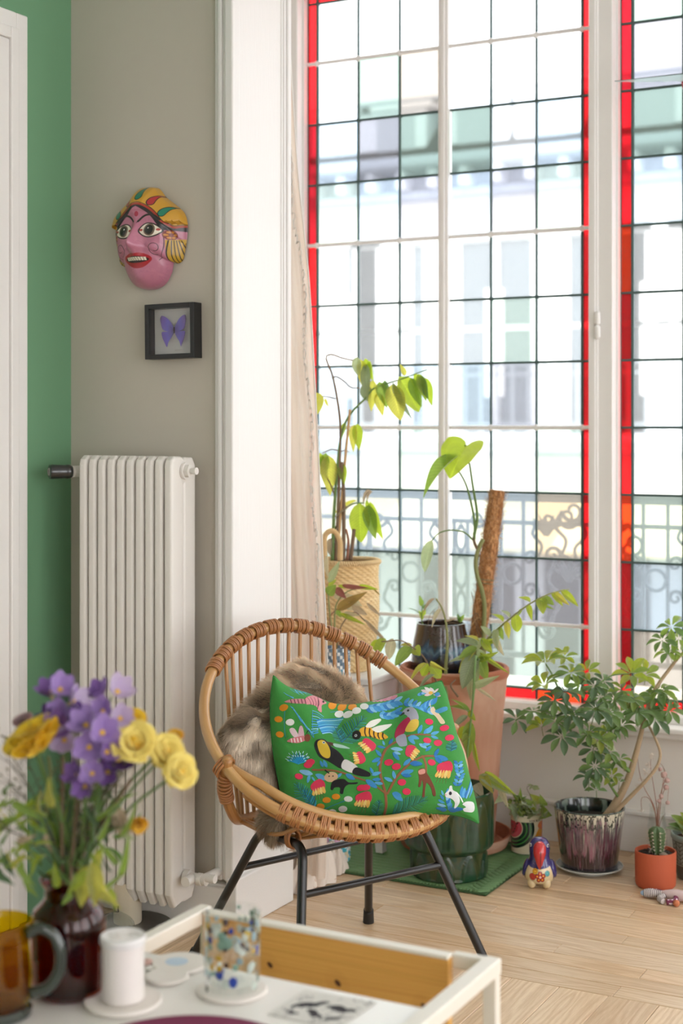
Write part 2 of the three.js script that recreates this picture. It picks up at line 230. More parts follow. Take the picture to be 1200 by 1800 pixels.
// ---------------------------------------------------------------- outside: balcony, street, the houses opposite
const atZ = (px, py, z) => { const a = FW.clone().addScaledVector(RT, (px - 600) / FPX).add(V(0, (750 - py) / FPX, 0)); return V(0, EYE, 0).addScaledVector(a, z / a.z); };
const iron = mat(lin(0.05, 0.07, 0.078), 0.5, { metalness: 0.2 });
const stone = mat(lin(0.80, 0.77, 0.70), 0.9);
struct('balcony_slab', merge([rbox(BX0 - 1, BX1 + 1, 0.1, 0.28, -5.15, -4.28, 0.02)]), stone);
{
  const Z = -5.0, r = thing('balcony_railing', 'dark scrolled wrought iron railing on the balcony just outside the window', 'railing', [-1.2, 0.28, Z]);
  const L = (px, py) => { const p = atZ(px, py, Z); return V(p.x + 1.2, p.y - 0.28, 0); };
  const yT = 0.665, yS = 0.575, yB = 0.1;
  for (const [y, h] of [[yT, 0.014], [yS, 0.008], [yB, 0.01]]) part('rail', rbox(-1.6, 1.3, y - h, y + h, -0.012, 0.012, 0.003), iron, r);
  const spiral = (cx, cy, s, turn, flip, tail) => { const p = []; for (let i = 0; i <= 34; i++) { const a = i / 34 * 2.4 * PI, q = s * (1 - 0.78 * i / 34); p.push(V(cx + flip * q * cos(a + turn), cy + q * sin(a + turn), 0)); } if (tail) p.unshift(...tail.map(([x, y]) => V(x, y, 0))); return tube(p, (t) => 0.0085 - 0.003 * t, 60, 6); };
  const scroll = (cx, cy, k, fx, fy) => part('scroll', merge([spiral(cx + 0.045 * fx * k, cy + 0.075 * fy * k, 0.04 * k, fy > 0 ? PI : -PI, fx * 1, null), spiral(cx - 0.03 * fx * k, cy - 0.085 * fy * k, 0.032 * k, 0, fx, null), tube([V(cx + 0.005 * fx * k, cy + 0.075 * fy * k, 0), V(cx - 0.02 * fx * k, cy + 0.02 * fy * k, 0), V(cx + 0.02 * fx * k, cy - 0.03 * fy * k, 0), V(cx + 0.002 * fx * k, cy - 0.085 * fy * k, 0)], 0.0066, 24, 6)]), iron, r);
  const ringSpots = [[722, 1005, 1, 1], [810, 1004, 0.62, 1.6], [900, 1008, 1, 1], [1152, 1020, 1, 1], [640, 1000, 0.62, 1.6]];
  for (const [px, py, sx, sy] of ringSpots) {
    const c = L(px, py), t = new THREE.TorusGeometry(0.036, 0.0068, 8, 28); t.scale(sx, sy, 1); part('ring', moved(t, c.x, c.y, 0), iron, r);
    for (const s of [-1, 1]) part('baluster', rbox(c.x + s * 0.043 * sx - 0.006, c.x + s * 0.043 * sx + 0.006, yB, sx === 1 ? yT : yS, -0.007, 0.007, 0.002), iron, r);
    if (sx === 1) { for (const [fx, fy] of [[1, 1], [-1, 1], [1, -1], [-1, -1]]) scroll(c.x + fx * 0.095, c.y + fy * 0.13, 0.85, fx, fy); }
    else for (const s of [-1, 1]) { const o = new THREE.TorusGeometry(0.024, 0.006, 8, 20); o.scale(0.7, 1.9, 1); part('ring', moved(o, c.x, c.y + s * 0.12, 0), iron, r); }
  }
  for (const [px, py, k, fx, fy] of [[985, 935, 1.0, 1, 1], [1020, 950, 1.05, -1, 1], [975, 1040, 1.15, -1, -1], [1035, 1055, 1.15, 1, -1], [1085, 1000, 1.2, 1, 1]]) { const c = L(px, py); scroll(c.x, c.y, k, fx, fy); }
  for (const [px, py] of [[1000, 1010], [960, 930]]) { const c = L(px, py), g = []; for (let i = 0; i < 7; i++) { const a = 0.3 + i * 0.42; g.push(tube([V(c.x, c.y - 0.02, 0), V(c.x + 0.03 * cos(a), c.y + 0.02 * sin(a), 0.006), V(c.x + 0.07 * cos(a), c.y + 0.055 * sin(a), 0.002)], (t) => 0.009 * (1 - t) + 0.002, 10, 6)); } part('leaf_ornament', merge(g), iron, r); }
  for (const [px] of [[562], [1062], [1215], [1300]]) { const c = L(px, 1000); part('baluster', rbox(c.x - 0.007, c.x + 0.007, yB - 0.1, yT, -0.007, 0.007, 0.002), iron, r); }
}
struct('street', box(-45, 30, -3.7, -3.4, -40, -5.4), mat(lin(0.42, 0.42, 0.44), 0.95));
{
  const Z = -22, w = mat(lin(0.86, 0.84, 0.80), 0.92), sh = mat(lin(0.74, 0.78, 0.84), 0.85), zinc = mat(lin(0.42, 0.48, 0.56), 0.6), dark = mat(lin(0.10, 0.125, 0.14), 0.25), fr = mat(lin(0.8, 0.8, 0.78), 0.6), shut = mat(lin(0.30, 0.34, 0.36), 0.7), awn = mat(lin(0.86, 0.74, 0.48), 0.8), hedge = mat(lin(0.35, 0.42, 0.22), 0.9);
  const h = thing('house', 'pale stone house across the street with tall windows and a long balcony', 'building', [-11, -3.4, Z]);
  const X = (px) => atZ(px, 750, Z).x + 11, Y = (py) => 1.2 + (750 - py) * 24.9 / 2600 + 3.4;
  const x0 = -20, x1 = 13;
  part('wall', box(x0, x1, 0, Y(360), -6, 0), w, h);
  part('cornice', merge([rbox(x0, x1, Y(318), Y(300), -0.5, 0.75, 0.05), rbox(x0, x1, Y(366), Y(350), -0.5, 0.3, 0.05), box(x0, x1, Y(352), Y(316), -0.4, 0.06)]), zinc, h);
  for (let x = x0 + 0.2; x < x1; x += 0.55) if (x > -9 && x < 9) part('corbel', rbox(x, x + 0.16, Y(350), Y(318), 0, 0.5, 0.03), sh, h);
  part('roof', extrudeRoof(), mat(lin(0.78, 0.80, 0.84), 0.7), h);
  function extrudeRoof() { const g = extr([[0.4, Y(302)], [-1.1, Y(165)], [-5.8, Y(120)], [-5.8, Y(302)]], x1 - x0); g.rotateY(PI / 2); g.scale(1, 1, 1); g.translate(x0, 0, 0); g.applyMatrix4(new THREE.Matrix4().set(1, 0, 0, 0, 0, 1, 0, 0, 0, 0, -1, 0, 0, 0, 0, 1)); return g; }
  part('ridge', rbox(x0, x1, Y(170), Y(161), -1.2, -0.95, 0.03), zinc, h);
  for (const px of [600, 700, 842, 965, 1150]) { const a = X(px); const d = part('dormer', merge([rbox(a - 0.55, a + 0.55, Y(300), Y(205), -1.2, 0.1, 0.04), rbox(a - 0.65, a + 0.65, Y(208), Y(196), -1.2, 0.16, 0.03)]), sh, h); part('pane', box(a - 0.34, a + 0.34, Y(290), Y(215), 0.1, 0.12), mat(lin(0.45, 0.5, 0.55), 0.3), d); }
  part('balcony_slab', merge([rbox(x0, x1, Y(775), Y(762), -0.1, 0.95, 0.04), rbox(x0, x1, Y(790), Y(774), -0.1, 0.6, 0.04)]), sh, h);
  part('string_course', merge([rbox(x0, x1, Y(800), Y(786), -0.1, 0.2, 0.03)]), zinc, h);
  for (const px of [490, 610, 690, 875, 1070, 1150, 1262]) {
    const a = X(px), win = part('window', merge([box(a - 0.72, a + 0.72, Y(438), Y(428), 0, 0.18), box(a - 0.05, a + 0.05, Y(760), Y(440), 0.02, 0.1), box(a - 0.68, a - 0.6, Y(760), Y(440), 0.02, 0.1), box(a + 0.6, a + 0.68, Y(760), Y(440), 0.02, 0.1), box(a - 0.6, a + 0.6, Y(590), Y(583), 0.02, 0.08)]), fr, h);
    for (const s of [-1, 1]) { part('pane', box(a + s * 0.325 - 0.27, a + s * 0.325 + 0.27, Y(760), Y(442), 0.01, 0.05), dark, win); }
    if (px !== 875) part('shutter', rbox(a + 0.7, a + 1.25, Y(760), Y(440), 0.02, 0.08, 0.01), w, win);
    part('curtain', merge([rbox(a - 0.2, a + 0.12, Y(700), Y(520), 0.052, 0.07, 0.005)]), w, win);
  }
  part('balcony_rail', merge([box(x0, x1, Y(652), Y(648), 0.8, 0.86), box(x0, x1, Y(748), Y(744), 0.8, 0.86), box(x0, x1, Y(668), Y(665), 0.8, 0.86)]), shut, h);
  for (let x = -9; x < 9; x += 0.26) part('baluster', box(x - 0.018, x + 0.018, Y(760), Y(650), 0.815, 0.845), shut, h);
  part('awning', merge([...[520, 800, 1100].map((px) => { const g = new THREE.BoxGeometry(4.2, 0.06, 1.5); g.rotateX(0.5); g.translate(X(px), Y(905), 0.7); return g; })]), awn, h);
  for (const px of [470, 590, 700, 820, 930, 1050, 1180]) { const a = X(px); part('shop_window', merge([box(a - 0.85, a + 0.85, 0.6, Y(945), 0.01, 0.06)]), mat(lin(0.34, 0.36, 0.38), 0.4), h); }
}
{
  const hm = mat(lin(0.30, 0.40, 0.16), 0.9), g = [];
  const o = thing('street_hedge', 'clipped pale green hedge along the street behind the railing', 'hedge', [-8, -3.4, -16]);
  for (let i = 0; i < 46; i++) { const s = new THREE.IcosahedronGeometry(rr(0.5, 0.75), 2), p = s.attributes.position; for (let k = 0; k < p.count; k++) { const q = 1 + 0.25 * (fbm(p.getX(k) * 4 + i, p.getY(k) * 4 + p.getZ(k) * 3, 2) - 0.5); p.setXYZ(k, p.getX(k) * q, p.getY(k) * q, p.getZ(k) * q); } s.computeVertexNormals(); s.translate(-5 + i * 0.3, rr(0.5, 0.9), rr(-0.2, 0.2)); g.push(s); }
  part('foliage', merge(g), hm, o);
  part('planter', rbox(-5.4, 9, 0, 0.4, -0.5, 0.5, 0.03), mat(lin(0.6, 0.58, 0.52), 0.9), o);
}
// ---------------------------------------------------------------- rattan tub chair
const grain = (a, b, k = 40) => tex(512, 128, (u, v) => { const n = clamp01(0.5 + 0.7 * (fbm(u * 6, v * k, 3) - 0.5) + 0.6 * (fbm(u * 2.5, v * 3, 3) - 0.5)); return mix3(a, b, n); });
const caneTex = rep(grain([0.80, 0.60, 0.36], [0.58, 0.37, 0.18]), 2, 8), poleTex = rep(grain([0.86, 0.70, 0.47], [0.66, 0.46, 0.25], 24), 2, 6), wrapTex = rep(grain([0.77, 0.54, 0.33], [0.55, 0.33, 0.17]), 4, 20);
const cane = mat('#ffffff', 0.38, { map: caneTex, clearcoat: 0.35, clearcoatRoughness: 0.3 }), pole = mat('#ffffff', 0.34, { map: poleTex, clearcoat: 0.5, clearcoatRoughness: 0.25 }), wrapM = mat('#ffffff', 0.42, { map: wrapTex, clearcoat: 0.3, clearcoatRoughness: 0.35 });
const blackSteel = mat(lin(0.012, 0.011, 0.011), 0.32, { metalness: 0.3, clearcoat: 0.4, clearcoatRoughness: 0.3 });
const CH = { x: -1.5333, z: -2.8673, turn: 1.1009, tilt: 0.6552 };
const chairX = V(cos(CH.turn), 0, -sin(CH.turn)), chairZ = V(sin(CH.turn), 0, cos(CH.turn));
// the hoop, in the chair's own axes (x across, z forward): a tilted, slightly bowed circle
const hoop = (ph, inset = 0, drop = 0) => { const a = 0.3024 - inset, b = 0.3014 + 0.0157 * sin(ph) - inset, s = sin(ph), c = cos(ph), n = -0.014 * (c * c - s * s) - 0.0035 * sin(3 * ph) - drop; return V(a * c, 0.5286 + b * s * sin(CH.tilt) + n * cos(CH.tilt), -b * s * cos(CH.tilt) + n * sin(CH.tilt)); };
const arcOf = (f, a, b, n) => Array.from({ length: n + 1 }, (_, i) => f((a + (b - a) * i / n) * PI / 180));
class HoopArc extends THREE.Curve { constructor(f) { super(); this.f = f; } getPoint(t, o = V()) { return o.copy(this.f(t)); } }
const wrapTurns = (f, a, b, R, n, r = 0.0026, lean = 0.5) => {            // n turns of split cane round a pole of radius R between hoop angles a and b
  const gs = [];
  for (let i = 0; i < n; i++) {
    const ph = (a + (b - a) * (i + 0.5) / n) * PI / 180, p = f(ph), T = f(ph + 0.01).sub(f(ph - 0.01)).normalize(), N = V(0, 1, 0).addScaledVector(T, -T.y).normalize(), B = T.clone().cross(N), pts = [];
    for (let k = 0; k < 14; k++) { const q = k / 14 * 2 * PI; pts.push(p.clone().addScaledVector(N, (R + r * 0.6) * cos(q)).addScaledVector(B, (R + r * 0.6) * sin(q)).addScaledVector(T, lean * r * sin(q) + 0.0007 * sin(i * 2.7))); }
    gs.push(tube(pts, r, 28, 6, true));
  }
  return merge(gs);
};
const chair = thing('rattan_armchair', 'round rattan tub chair with spindle back and black steel legs', 'chair', [CH.x, 0, CH.z], CH.turn);
{
  const full = new HoopArc((t) => hoop(t * 2 * PI)); 
  part('rim', tube(full, (t) => 0.0118 * (1 + 0.035 * Math.max(0, 1 - Math.abs(((t * 9) % 1) - 0.5) * 14)), 180, 12, true), pole, chair);
  const second = new HoopArc((t) => { const d = 188 + t * 108, e = Math.min(1, t * 7, (1 - t) * 5); return hoop(d * PI / 180, 0.012 * e + 0.012, -0.014 * e + 0.002); });
  part('inner_rim', tube(second, 0.0105, 70, 10), pole, chair);
  const lower = new HoopArc((t) => { const d = 200 + t * 112; return hoop(d * PI / 180, 0.012, 0.024); });
  part('lower_rim', tube(lower, 0.0095, 70, 10), cane, chair);
  // base loop: leaves the rim at the sides and dips under the back of the seat
  const half = [[-0.302, 0.515, 0.035], [-0.288, 0.445, 0.0], [-0.24, 0.372, -0.045], [-0.165, 0.335, -0.125], [-0.07, 0.325, -0.18]], baseC = new THREE.CatmullRomCurve3([...half.map(([x, y, z]) => V(x, y, z)), V(0, 0.322, -0.195), ...half.slice().reverse().map(([x, y, z]) => V(-x, y, z))], false, 'centripetal');
  const base = (t) => baseC.getPointAt(Math.max(0, Math.min(1, t)));
  part('base_loop', tube(Array.from({ length: 25 }, (_, i) => base(i / 24)), 0.0115, 90, 10), cane, chair);
  // spindles
  for (let i = 0; i < 15; i++) {
    const d = 125 - i * 79.5 / 14, p = hoop(d * PI / 180, 0.006), q = base(0.5 + (i - 7) * 0.033 * 1.02); q.y += 0.006;
    part('spindle', tube([p, p.clone().lerp(q, 0.5).add(V(0, -0.004, -0.006)), q], 0.0046, 12, 8), cane, chair);
  }
  // seat canes, front to back
  for (let i = 0; i < 11; i++) { const x = (i - 5) * 0.043, f = hoop((270 + i * 7.6 - 38) * PI / 180, 0.02, 0.008), b = base(0.5 + (i - 5) * 0.052); part('seat_cane', tube([f, V((f.x + b.x) / 2, Math.min(f.y, b.y) + 0.005 - 0.012, (f.z + b.z) / 2), b], 0.005, 16, 6), cane, chair); }
  // bindings
  for (let i = 0; i < 13; i++) { const a = 136 - i * 7.75; part('binding', wrapTurns((p) => hoop(p), a, a - 6.0, 0.0142, 6, 0.0024), wrapM, chair); }
  for (let i = 0; i < 14; i++) { const a = 217 + i * 5.7; part('binding', wrapTurns((p) => hoop(p, 0.01, 0.005), a, a + 4.1, 0.0192, 5, 0.0025, -0.8), wrapM, chair); }
  for (const t of [0.1, 0.9]) { const gs = []; for (let i = 0; i < 9; i++) { const u = t < 0.5 ? 0.045 + i * 0.009 : 0.955 - i * 0.009, p = base(u), T = base(u + 0.005).sub(base(u - 0.005)).normalize(), N = V(0, 1, 0).addScaledVector(T, -T.y).normalize(), B = T.clone().cross(N), pts = []; for (let k = 0; k < 12; k++) { const q = k / 12 * 2 * PI; pts.push(p.clone().addScaledVector(N, 0.0135 * cos(q)).addScaledVector(B, 0.0135 * sin(q)).addScaledVector(T, 0.002 * sin(q + i))); } gs.push(tube(pts, 0.0034, 24, 5, true)); } part('binding', merge(gs), wrapM, chair); }
  part('binding', merge([wrapTurns((p) => hoop(p, 0.003, 0.006), 184, 188, 0.021, 3, 0.003, 1.5), wrapTurns((p) => hoop(p, 0.003, 0.006), -8, -4, 0.021, 3, 0.003, 1.5)]), wrapM, chair);
  // steel legs: two bent side frames and two stretchers
  const yU = 0.335;
  const legFoot = (s) => [V(s * 0.25, 0.012, 0.222), V(s * 0.245, 0.012, -0.222)], legTop = (s) => [V(s * 0.155 - 0.02, yU, 0.125), V(s * 0.155 - 0.02, yU - 0.004, s < 0 ? -0.04 : -0.07)];
  for (const s of [-1, 1]) {
    const foot = legFoot(s), top = legTop(s);
    const a = foot[0].clone().lerp(top[0], 0.9), b = foot[1].clone().lerp(top[1], 0.9), f = top[0].clone().add(V(0, 0, -0.03)), r = top[1].clone().add(V(0, 0, 0.03));
    const c = new THREE.CurvePath(); c.add(new THREE.LineCurve3(foot[0], a)); c.add(new THREE.QuadraticBezierCurve3(a, top[0], f)); c.add(new THREE.LineCurve3(f, r)); c.add(new THREE.QuadraticBezierCurve3(r, top[1], b)); c.add(new THREE.LineCurve3(b, foot[1]));
    part('leg_frame', tube(c.getSpacedPoints ? new THREE.CatmullRomCurve3(c.getSpacedPoints(60), false, 'centripetal') : c, 0.0098, 140, 12), blackSteel, chair);
    for (const [k, p] of foot.entries()) { const d = (k ? top[1] : top[0]).clone().sub(p).normalize(); part('foot_cap', tube([p.clone().addScaledVector(d, -0.012).setY(0), p.clone().addScaledVector(d, 0.012), p.clone().addScaledVector(d, 0.03)], (t) => 0.0135 - 0.0015 * t, 6, 12), mat(lin(0.02, 0.018, 0.017), 0.7), chair); }
  }
  const yS = 0.245, at2 = (s, z) => legFoot(s)[z > 0 ? 0 : 1].lerp(legTop(s)[z > 0 ? 0 : 1], (yS - 0.012) / (yU - 0.012));
  for (const z of [1, -1]) part('stretcher', tube([at2(-1, z), at2(1, z)], 0.0078, 4, 12), blackSteel, chair);
  for (const z of [0.08, -0.02]) part('lashing', merge([-1, 1].flatMap((s) => [0, 1, 2].map((k) => { const t = new THREE.TorusGeometry(0.0145, 0.003, 6, 18); t.scale(1, 1.3, 1); return moved(t, s * 0.155 - 0.02, yU + 0.008, z + k * 0.006); }))), wrapM, chair);
}
// ---------------------------------------------------------------- cushions in the chair
const polyAt = (pts) => { const c = new THREE.CatmullRomCurve3(pts, false, 'centripetal').getPoints(96); return (t) => { const k = clamp01(t) * 96, i = Math.min(95, Math.floor(k)); return c[i].clone().lerp(c[i + 1], k - i); }; };
// Coons patch between four edges: top and bottom run left to right, left and right run top to bottom
const coons = (T, B, L, R) => (u, v) => { const a = T(u), b = B(u), l = L(v), r = R(v), c00 = T(0), c10 = T(1), c01 = B(0), c11 = B(1), o = V(0, 0, 0); return o.addScaledVector(a, 1 - v).addScaledVector(b, v).addScaledVector(l, 1 - u).addScaledVector(r, u).addScaledVector(c00, -(1 - u) * (1 - v)).addScaledVector(c10, -u * (1 - v)).addScaledVector(c01, -(1 - u) * v).addScaledVector(c11, -u * v); };
const bulge = (u, v) => Math.pow(Math.max(0, 16 * u * (1 - u) * v * (1 - v)), 0.46);
const axisOf = (face) => { const a = face(0.5, 0.1).sub(face(0.5, 0.9)), b = face(0.9, 0.5).sub(face(0.1, 0.5)), n = b.cross(a).normalize(); return n.dot(FW) > 0 ? n.negate() : n; };
function pillow(face, thick, n, base, wrinkle = 0) {
  const N = axisOf(face), fold = (u, v) => wrinkle * ((fbm(u * 5 + 3, v * 4, 3) - 0.5) + 0.42 * sin(11 * Math.hypot(u - 0.08, v - 0.05) * (1 + u)) * (1 - v) * (1 - 0.5 * u) + 0.34 * sin(17 * (v * 0.5 + u * 0.3)) * v * u) * bulge(u, v);
  const out = [1, -1].map((s) => {
    const g = surf((u, v) => face(u, v).addScaledVector(N, s * thick * bulge(u, v) + (s > 0 ? fold(u, v) : 0)).sub(base), n, n), k = g.attributes.normal;
    let d = 0; for (let i = 0; i < k.count; i += 7) d += N.x * k.getX(i) + N.y * k.getY(i) + N.z * k.getZ(i);
    if (d * s < 0) { g.index.array.reverse(); g.computeVertexNormals(); } return g;
  });
  return [...out, N];
}
// the green cushion, measured edge by edge (x, y in a 3.077-fold enlargement of its corner of the photo, then distance)
const gp = (x, y) => [460 + x / 3.077, 1180 + y / 3.077];
const gEdges = {
  T: [[63, 24], [130, 82], [250, 128], [380, 176], [490, 186], [600, 164], [720, 130], [860, 84], [972, 52]],
  B: [[128, 722], [230, 757], [380, 782], [520, 797], [680, 800], [860, 776], [1000, 768], [1090, 786], [1172, 822]],
  L: [[63, 24], [50, 130], [47, 230], [54, 360], [70, 480], [92, 600], [110, 680], [128, 722]],
  R: [[972, 52], [998, 120], [1018, 210], [1052, 350], [1090, 460], [1122, 570], [1150, 680], [1168, 770], [1172, 822]],
};
const edge2 = (k) => polyAt(gEdges[k].map(([x, y]) => V(x, y, 0)));
const gFlat = coons(edge2('T'), edge2('B'), edge2('L'), edge2('R'));
const gDepth = (u, v) => (1 - u) * (1 - v) * 3.17 + u * (1 - v) * 3.3 + (1 - u) * v * 3.07 + u * v * 3.13 - 0.035 * sin(PI * u) * sin(PI * v) ;
const gFace = (u, v) => { const q = gFlat(u, v), [x, y] = gp(q.x, q.y); return at(x, y, gDepth(u, v)); };
// where a point of the enlargement lies on the (stuffed) cloth
const gThick = 0.062, gAxis = axisOf(gFace);
const gSeen = (u, v) => { const p = gFace(u, v).addScaledVector(gAxis, gThick * bulge(u, v)).sub(V(0, EYE, 0)), f = p.dot(FW); return V((600 + FPX * p.dot(RT) / f - 460) * 3.077, (750 - FPX * p.y / f - 1180) * 3.077, 0); };
function onCloth(x, y) { let u = clamp01((x - 60) / 1060), v = clamp01((y - 120) / 640); for (let i = 0; i < 14; i++) { const q = gSeen(u, v), e = u > 0.9 ? -0.012 : 0.012, h = v > 0.9 ? -0.012 : 0.012, a = gSeen(u + e, v).sub(q).divideScalar(e), b = gSeen(u, v + h).sub(q).divideScalar(h), dx = x - q.x, dy = y - q.y, det = a.x * b.y - a.y * b.x; u = clamp01(u + 0.9 * (dx * b.y - dy * b.x) / det); v = clamp01(v + 0.9 * (dy * a.x - dx * a.y) / det); } return [u, v]; }
function embroider(ctx, W, H, bump) {
  const P = (p) => { const [u, v] = onCloth(p[0], p[1]); return [u * W, v * H]; }, S = W / 1130;
  const col = (c, hi = 0.85) => bump ? `rgb(${255 * hi | 0},${255 * hi | 0},${255 * hi | 0})` : c;
  ctx.lineCap = 'round'; ctx.lineJoin = 'round';
  const path = (pts, close) => { const q = pts.map(P); ctx.beginPath(); const n = q.length; if (close) { const g = (i) => q[(i + n) % n]; ctx.moveTo(...q[0]); for (let i = 0; i < n; i++) { const a = g(i - 1), b = g(i), c = g(i + 1), d = g(i + 2); ctx.bezierCurveTo(b[0] + (c[0] - a[0]) / 6, b[1] + (c[1] - a[1]) / 6, c[0] - (d[0] - b[0]) / 6, c[1] - (d[1] - b[1]) / 6, c[0], c[1]); } ctx.closePath(); } else { ctx.moveTo(...q[0]); for (let i = 1; i < n - 1; i++) ctx.quadraticCurveTo(q[i][0], q[i][1], (q[i][0] + q[i + 1][0]) / 2, (q[i][1] + q[i + 1][1]) / 2); ctx.lineTo(...q[n - 1]); } };
  const line = (pts, c, w = 5) => { path(pts); ctx.strokeStyle = col(c, 0.75); ctx.lineWidth = w * S; ctx.stroke(); };
  const hatch = (pts, c, ang, step = 5) => { ctx.save(); path(pts, true); ctx.clip(); ctx.lineWidth = 1.4 * S; ctx.strokeStyle = bump ? 'rgba(120,120,120,0.55)' : c; const q = pts.map(P), cx = q.reduce((s, p) => s + p[0], 0) / q.length, cy = q.reduce((s, p) => s + p[1], 0) / q.length; for (let k = -60; k < 60; k++) { ctx.beginPath(); const o = k * step * S, dx = cos(ang), dy = sin(ang); ctx.moveTo(cx - dy * o - dx * 300 * S, cy + dx * o - dy * 300 * S); ctx.lineTo(cx - dy * o + dx * 300 * S, cy + dx * o + dy * 300 * S); ctx.stroke(); } ctx.restore(); };
  const fill = (pts, c, ang = 0.6, dark = 'rgba(0,0,0,0.16)') => { path(pts, true); ctx.fillStyle = col(c); ctx.fill(); hatch(pts, dark, ang); };
  const dot = (x, y, rx, ry, c, a = 0.4) => fill(Array.from({ length: 10 }, (_, i) => [x + rx * 1.12 * cos(i * PI / 5), y + ry * 1.12 * sin(i * PI / 5)]), c, a);
  const leaf = (x0, y0, x1, y1, w, c) => { const dx = x1 - x0, dy = y1 - y0; fill([[x0, y0], [x0 + dx * 0.35 - dy * w, y0 + dy * 0.35 + dx * w], [x0 + dx * 0.8 - dy * w * 0.7, y0 + dy * 0.8 + dx * w * 0.7], [x1, y1], [x0 + dx * 0.8 + dy * w * 0.7, y0 + dy * 0.8 - dx * w * 0.7], [x0 + dx * 0.35 + dy * w, y0 + dy * 0.35 - dx * w]], c, Math.atan2(dy, dx) + 0.5, 'rgba(10,40,120,0.35)'); };
  const blues = ['#3f93cf', '#5fb1e0', '#2d7cc0', '#8cc8ea', '#4aa0d6'];
  const fan = (x, y, a0, a1, len, n, cs = ['#1f78b8', '#2a93c9', '#166098'], w = 3, tip) => { for (let i = 0; i < n; i++) { const a = a0 + (a1 - a0) * i / (n - 1), l = len * (0.8 + 0.2 * sin(i * 2.3)), e = [x + l * cos(a), y + l * sin(a)]; line([[x, y], [x + 0.5 * l * cos(a) + 3, y + 0.5 * l * sin(a)], e], cs[i % cs.length], w); if (tip) line([[x + 0.86 * l * cos(a), y + 0.86 * l * sin(a)], e], tip, w); } };
  const feather = (x0, y0, x1, y1, w, n, cs = ['#1e7fbd', '#2c97cf', '#155f92']) => { const dx = x1 - x0, dy = y1 - y0; for (let i = 0; i < n; i++) { const t = (i + 0.5) / n, k = w * sin(PI * Math.min(1, 0.25 + t * 0.75)) + 0.03, bx = x0 + dx * t, by = y0 + dy * t; for (const s of [-1, 1]) line([[bx, by], [bx + dx * 0.16 - s * dy * k, by + dy * 0.16 + s * dx * k]], cs[(i + (s > 0)) % cs.length], 3.2); } line([[x0, y0], [x1, y1]], cs[2], 3); };
  const bud = (x, y, rx = 21, ry = 15) => { dot(x, y, rx, ry, '#e8365f', 0.3); };
  const flower = (x, y, s, a) => { const R = (dx, dy) => [x + s * (dx * cos(a) - dy * sin(a)), y + s * (dx * sin(a) + dy * cos(a))]; fill([R(-34, -8), R(-14, -26), R(22, -34), R(40, -8), R(30, 22), R(0, 20), R(-26, 18)], '#e43a5c', a + 1.2); for (let i = 0; i < 5; i++) { const o = -30 + i * 14; fill([R(o * 0.8, 8), R(o + 7, 8), R(o + 9, 32), R(o + 1, 40), R(o - 6, 30)], i % 2 ? '#f6dd88' : '#f4c463', a + 1.4); } for (let i = 0; i < 4; i++) line([R(-18 + i * 12, 30), R(-24 + i * 15, 62)], '#7a5a2c', 2); };
  // cloth
  if (bump) { ctx.fillStyle = 'rgb(90,90,90)'; ctx.fillRect(0, 0, W, H); for (let i = 0; i < W; i += 3) { ctx.fillStyle = i % 6 ? 'rgba(70,70,70,0.5)' : 'rgba(110,110,110,0.5)'; ctx.fillRect(i, 0, 1.5, H); } for (let j = 0; j < H; j += 3) { ctx.fillStyle = j % 6 ? 'rgba(70,70,70,0.4)' : 'rgba(110,110,110,0.4)'; ctx.fillRect(0, j, W, 1.5); } }
  else { ctx.fillStyle = '#3b8c3c'; ctx.fillRect(0, 0, W, H); for (let i = 0; i < 5200; i++) { const x = rnd() * W, y = rnd() * H, h = rnd() < 0.5; ctx.fillStyle = rnd() < 0.5 ? 'rgba(20,80,25,0.20)' : 'rgba(90,170,80,0.16)'; ctx.fillRect(x, y, h ? rr(6, 26) : 1.4, h ? 1.4 : rr(6, 26)); } }
  // plumes and leaves
  for (let i = 0; i < 16; i++) line([[152 + i * 6, 100 + (i % 3) * 8], [180 + i * 6, 122 + (i % 4) * 4]], ['#4fb2dc', '#79c6e4', '#2f93c8'][i % 3], 4);
  for (let i = 0; i < 7; i++) line([[115 + i * 3, 122 + i * 3], [165, 158 - i]], blues[i % 4], 4);
  for (let i = 0; i < 12; i++) line([[150 + i * 6, 200 + i * 6], [172 + i * 9, 222 + i * 10], [210 + i * 6, 270 + i * 5]], blues[i % 5], 5);
  for (let i = 0; i < 10; i++) line([[272, 218 + i * 13], [300 + i * 2, 222 + i * 11], [338 - i * 5, 236 + i * 10]], blues[(i + 1) % 5], 5);
  for (let i = 0; i < 12; i++) line([[300 + i * 3, 262 + i * 6], [370, 240 + i * 7], [452 - i * 6, 236 + i * 8]], blues[(i + 2) % 5], 6);
  line([[284, 352], [276, 300], [272, 222]], '#3f93cf', 3); line([[284, 352], [230, 290], [160, 205]], '#3f93cf', 3);
  feather(430, 386, 545, 262, 0.34, 15, ['#1a6fa8', '#2c93cc', '#134f7d']); feather(432, 386, 410, 290, 0.3, 9, ['#1a6fa8', '#2c93cc', '#134f7d']);
  fan(196, 502, -2.9, -0.35, 78, 26, ['#1c86ba', '#2aa1cf', '#0f5f8e'], 4, '#bfe6f2');
  feather(282, 745, 190, 622, 0.3, 14); feather(290, 742, 230, 650, 0.2, 8);
  feather(705, 772, 880, 690, 0.22, 17, ['#135f7d', '#1b7a97', '#0d4a66']); feather(620, 775, 632, 708, 0.45, 9, ['#14608c', '#1d7fb0', '#0e4c72']);
  feather(1018, 440, 1022, 388, 0.5, 9, ['#1d78a6', '#3a9cc9', '#155a86']);
  // leafy garlands along the top
  for (let i = 0; i < 9; i++) { const x = 560 + i * 20, y = 204 - i * 6; leaf(x, y, x + 42, y - 20, 0.2, blues[i % 5]); leaf(x, y, x + 46, y + 18, 0.2, blues[(i + 2) % 5]); }
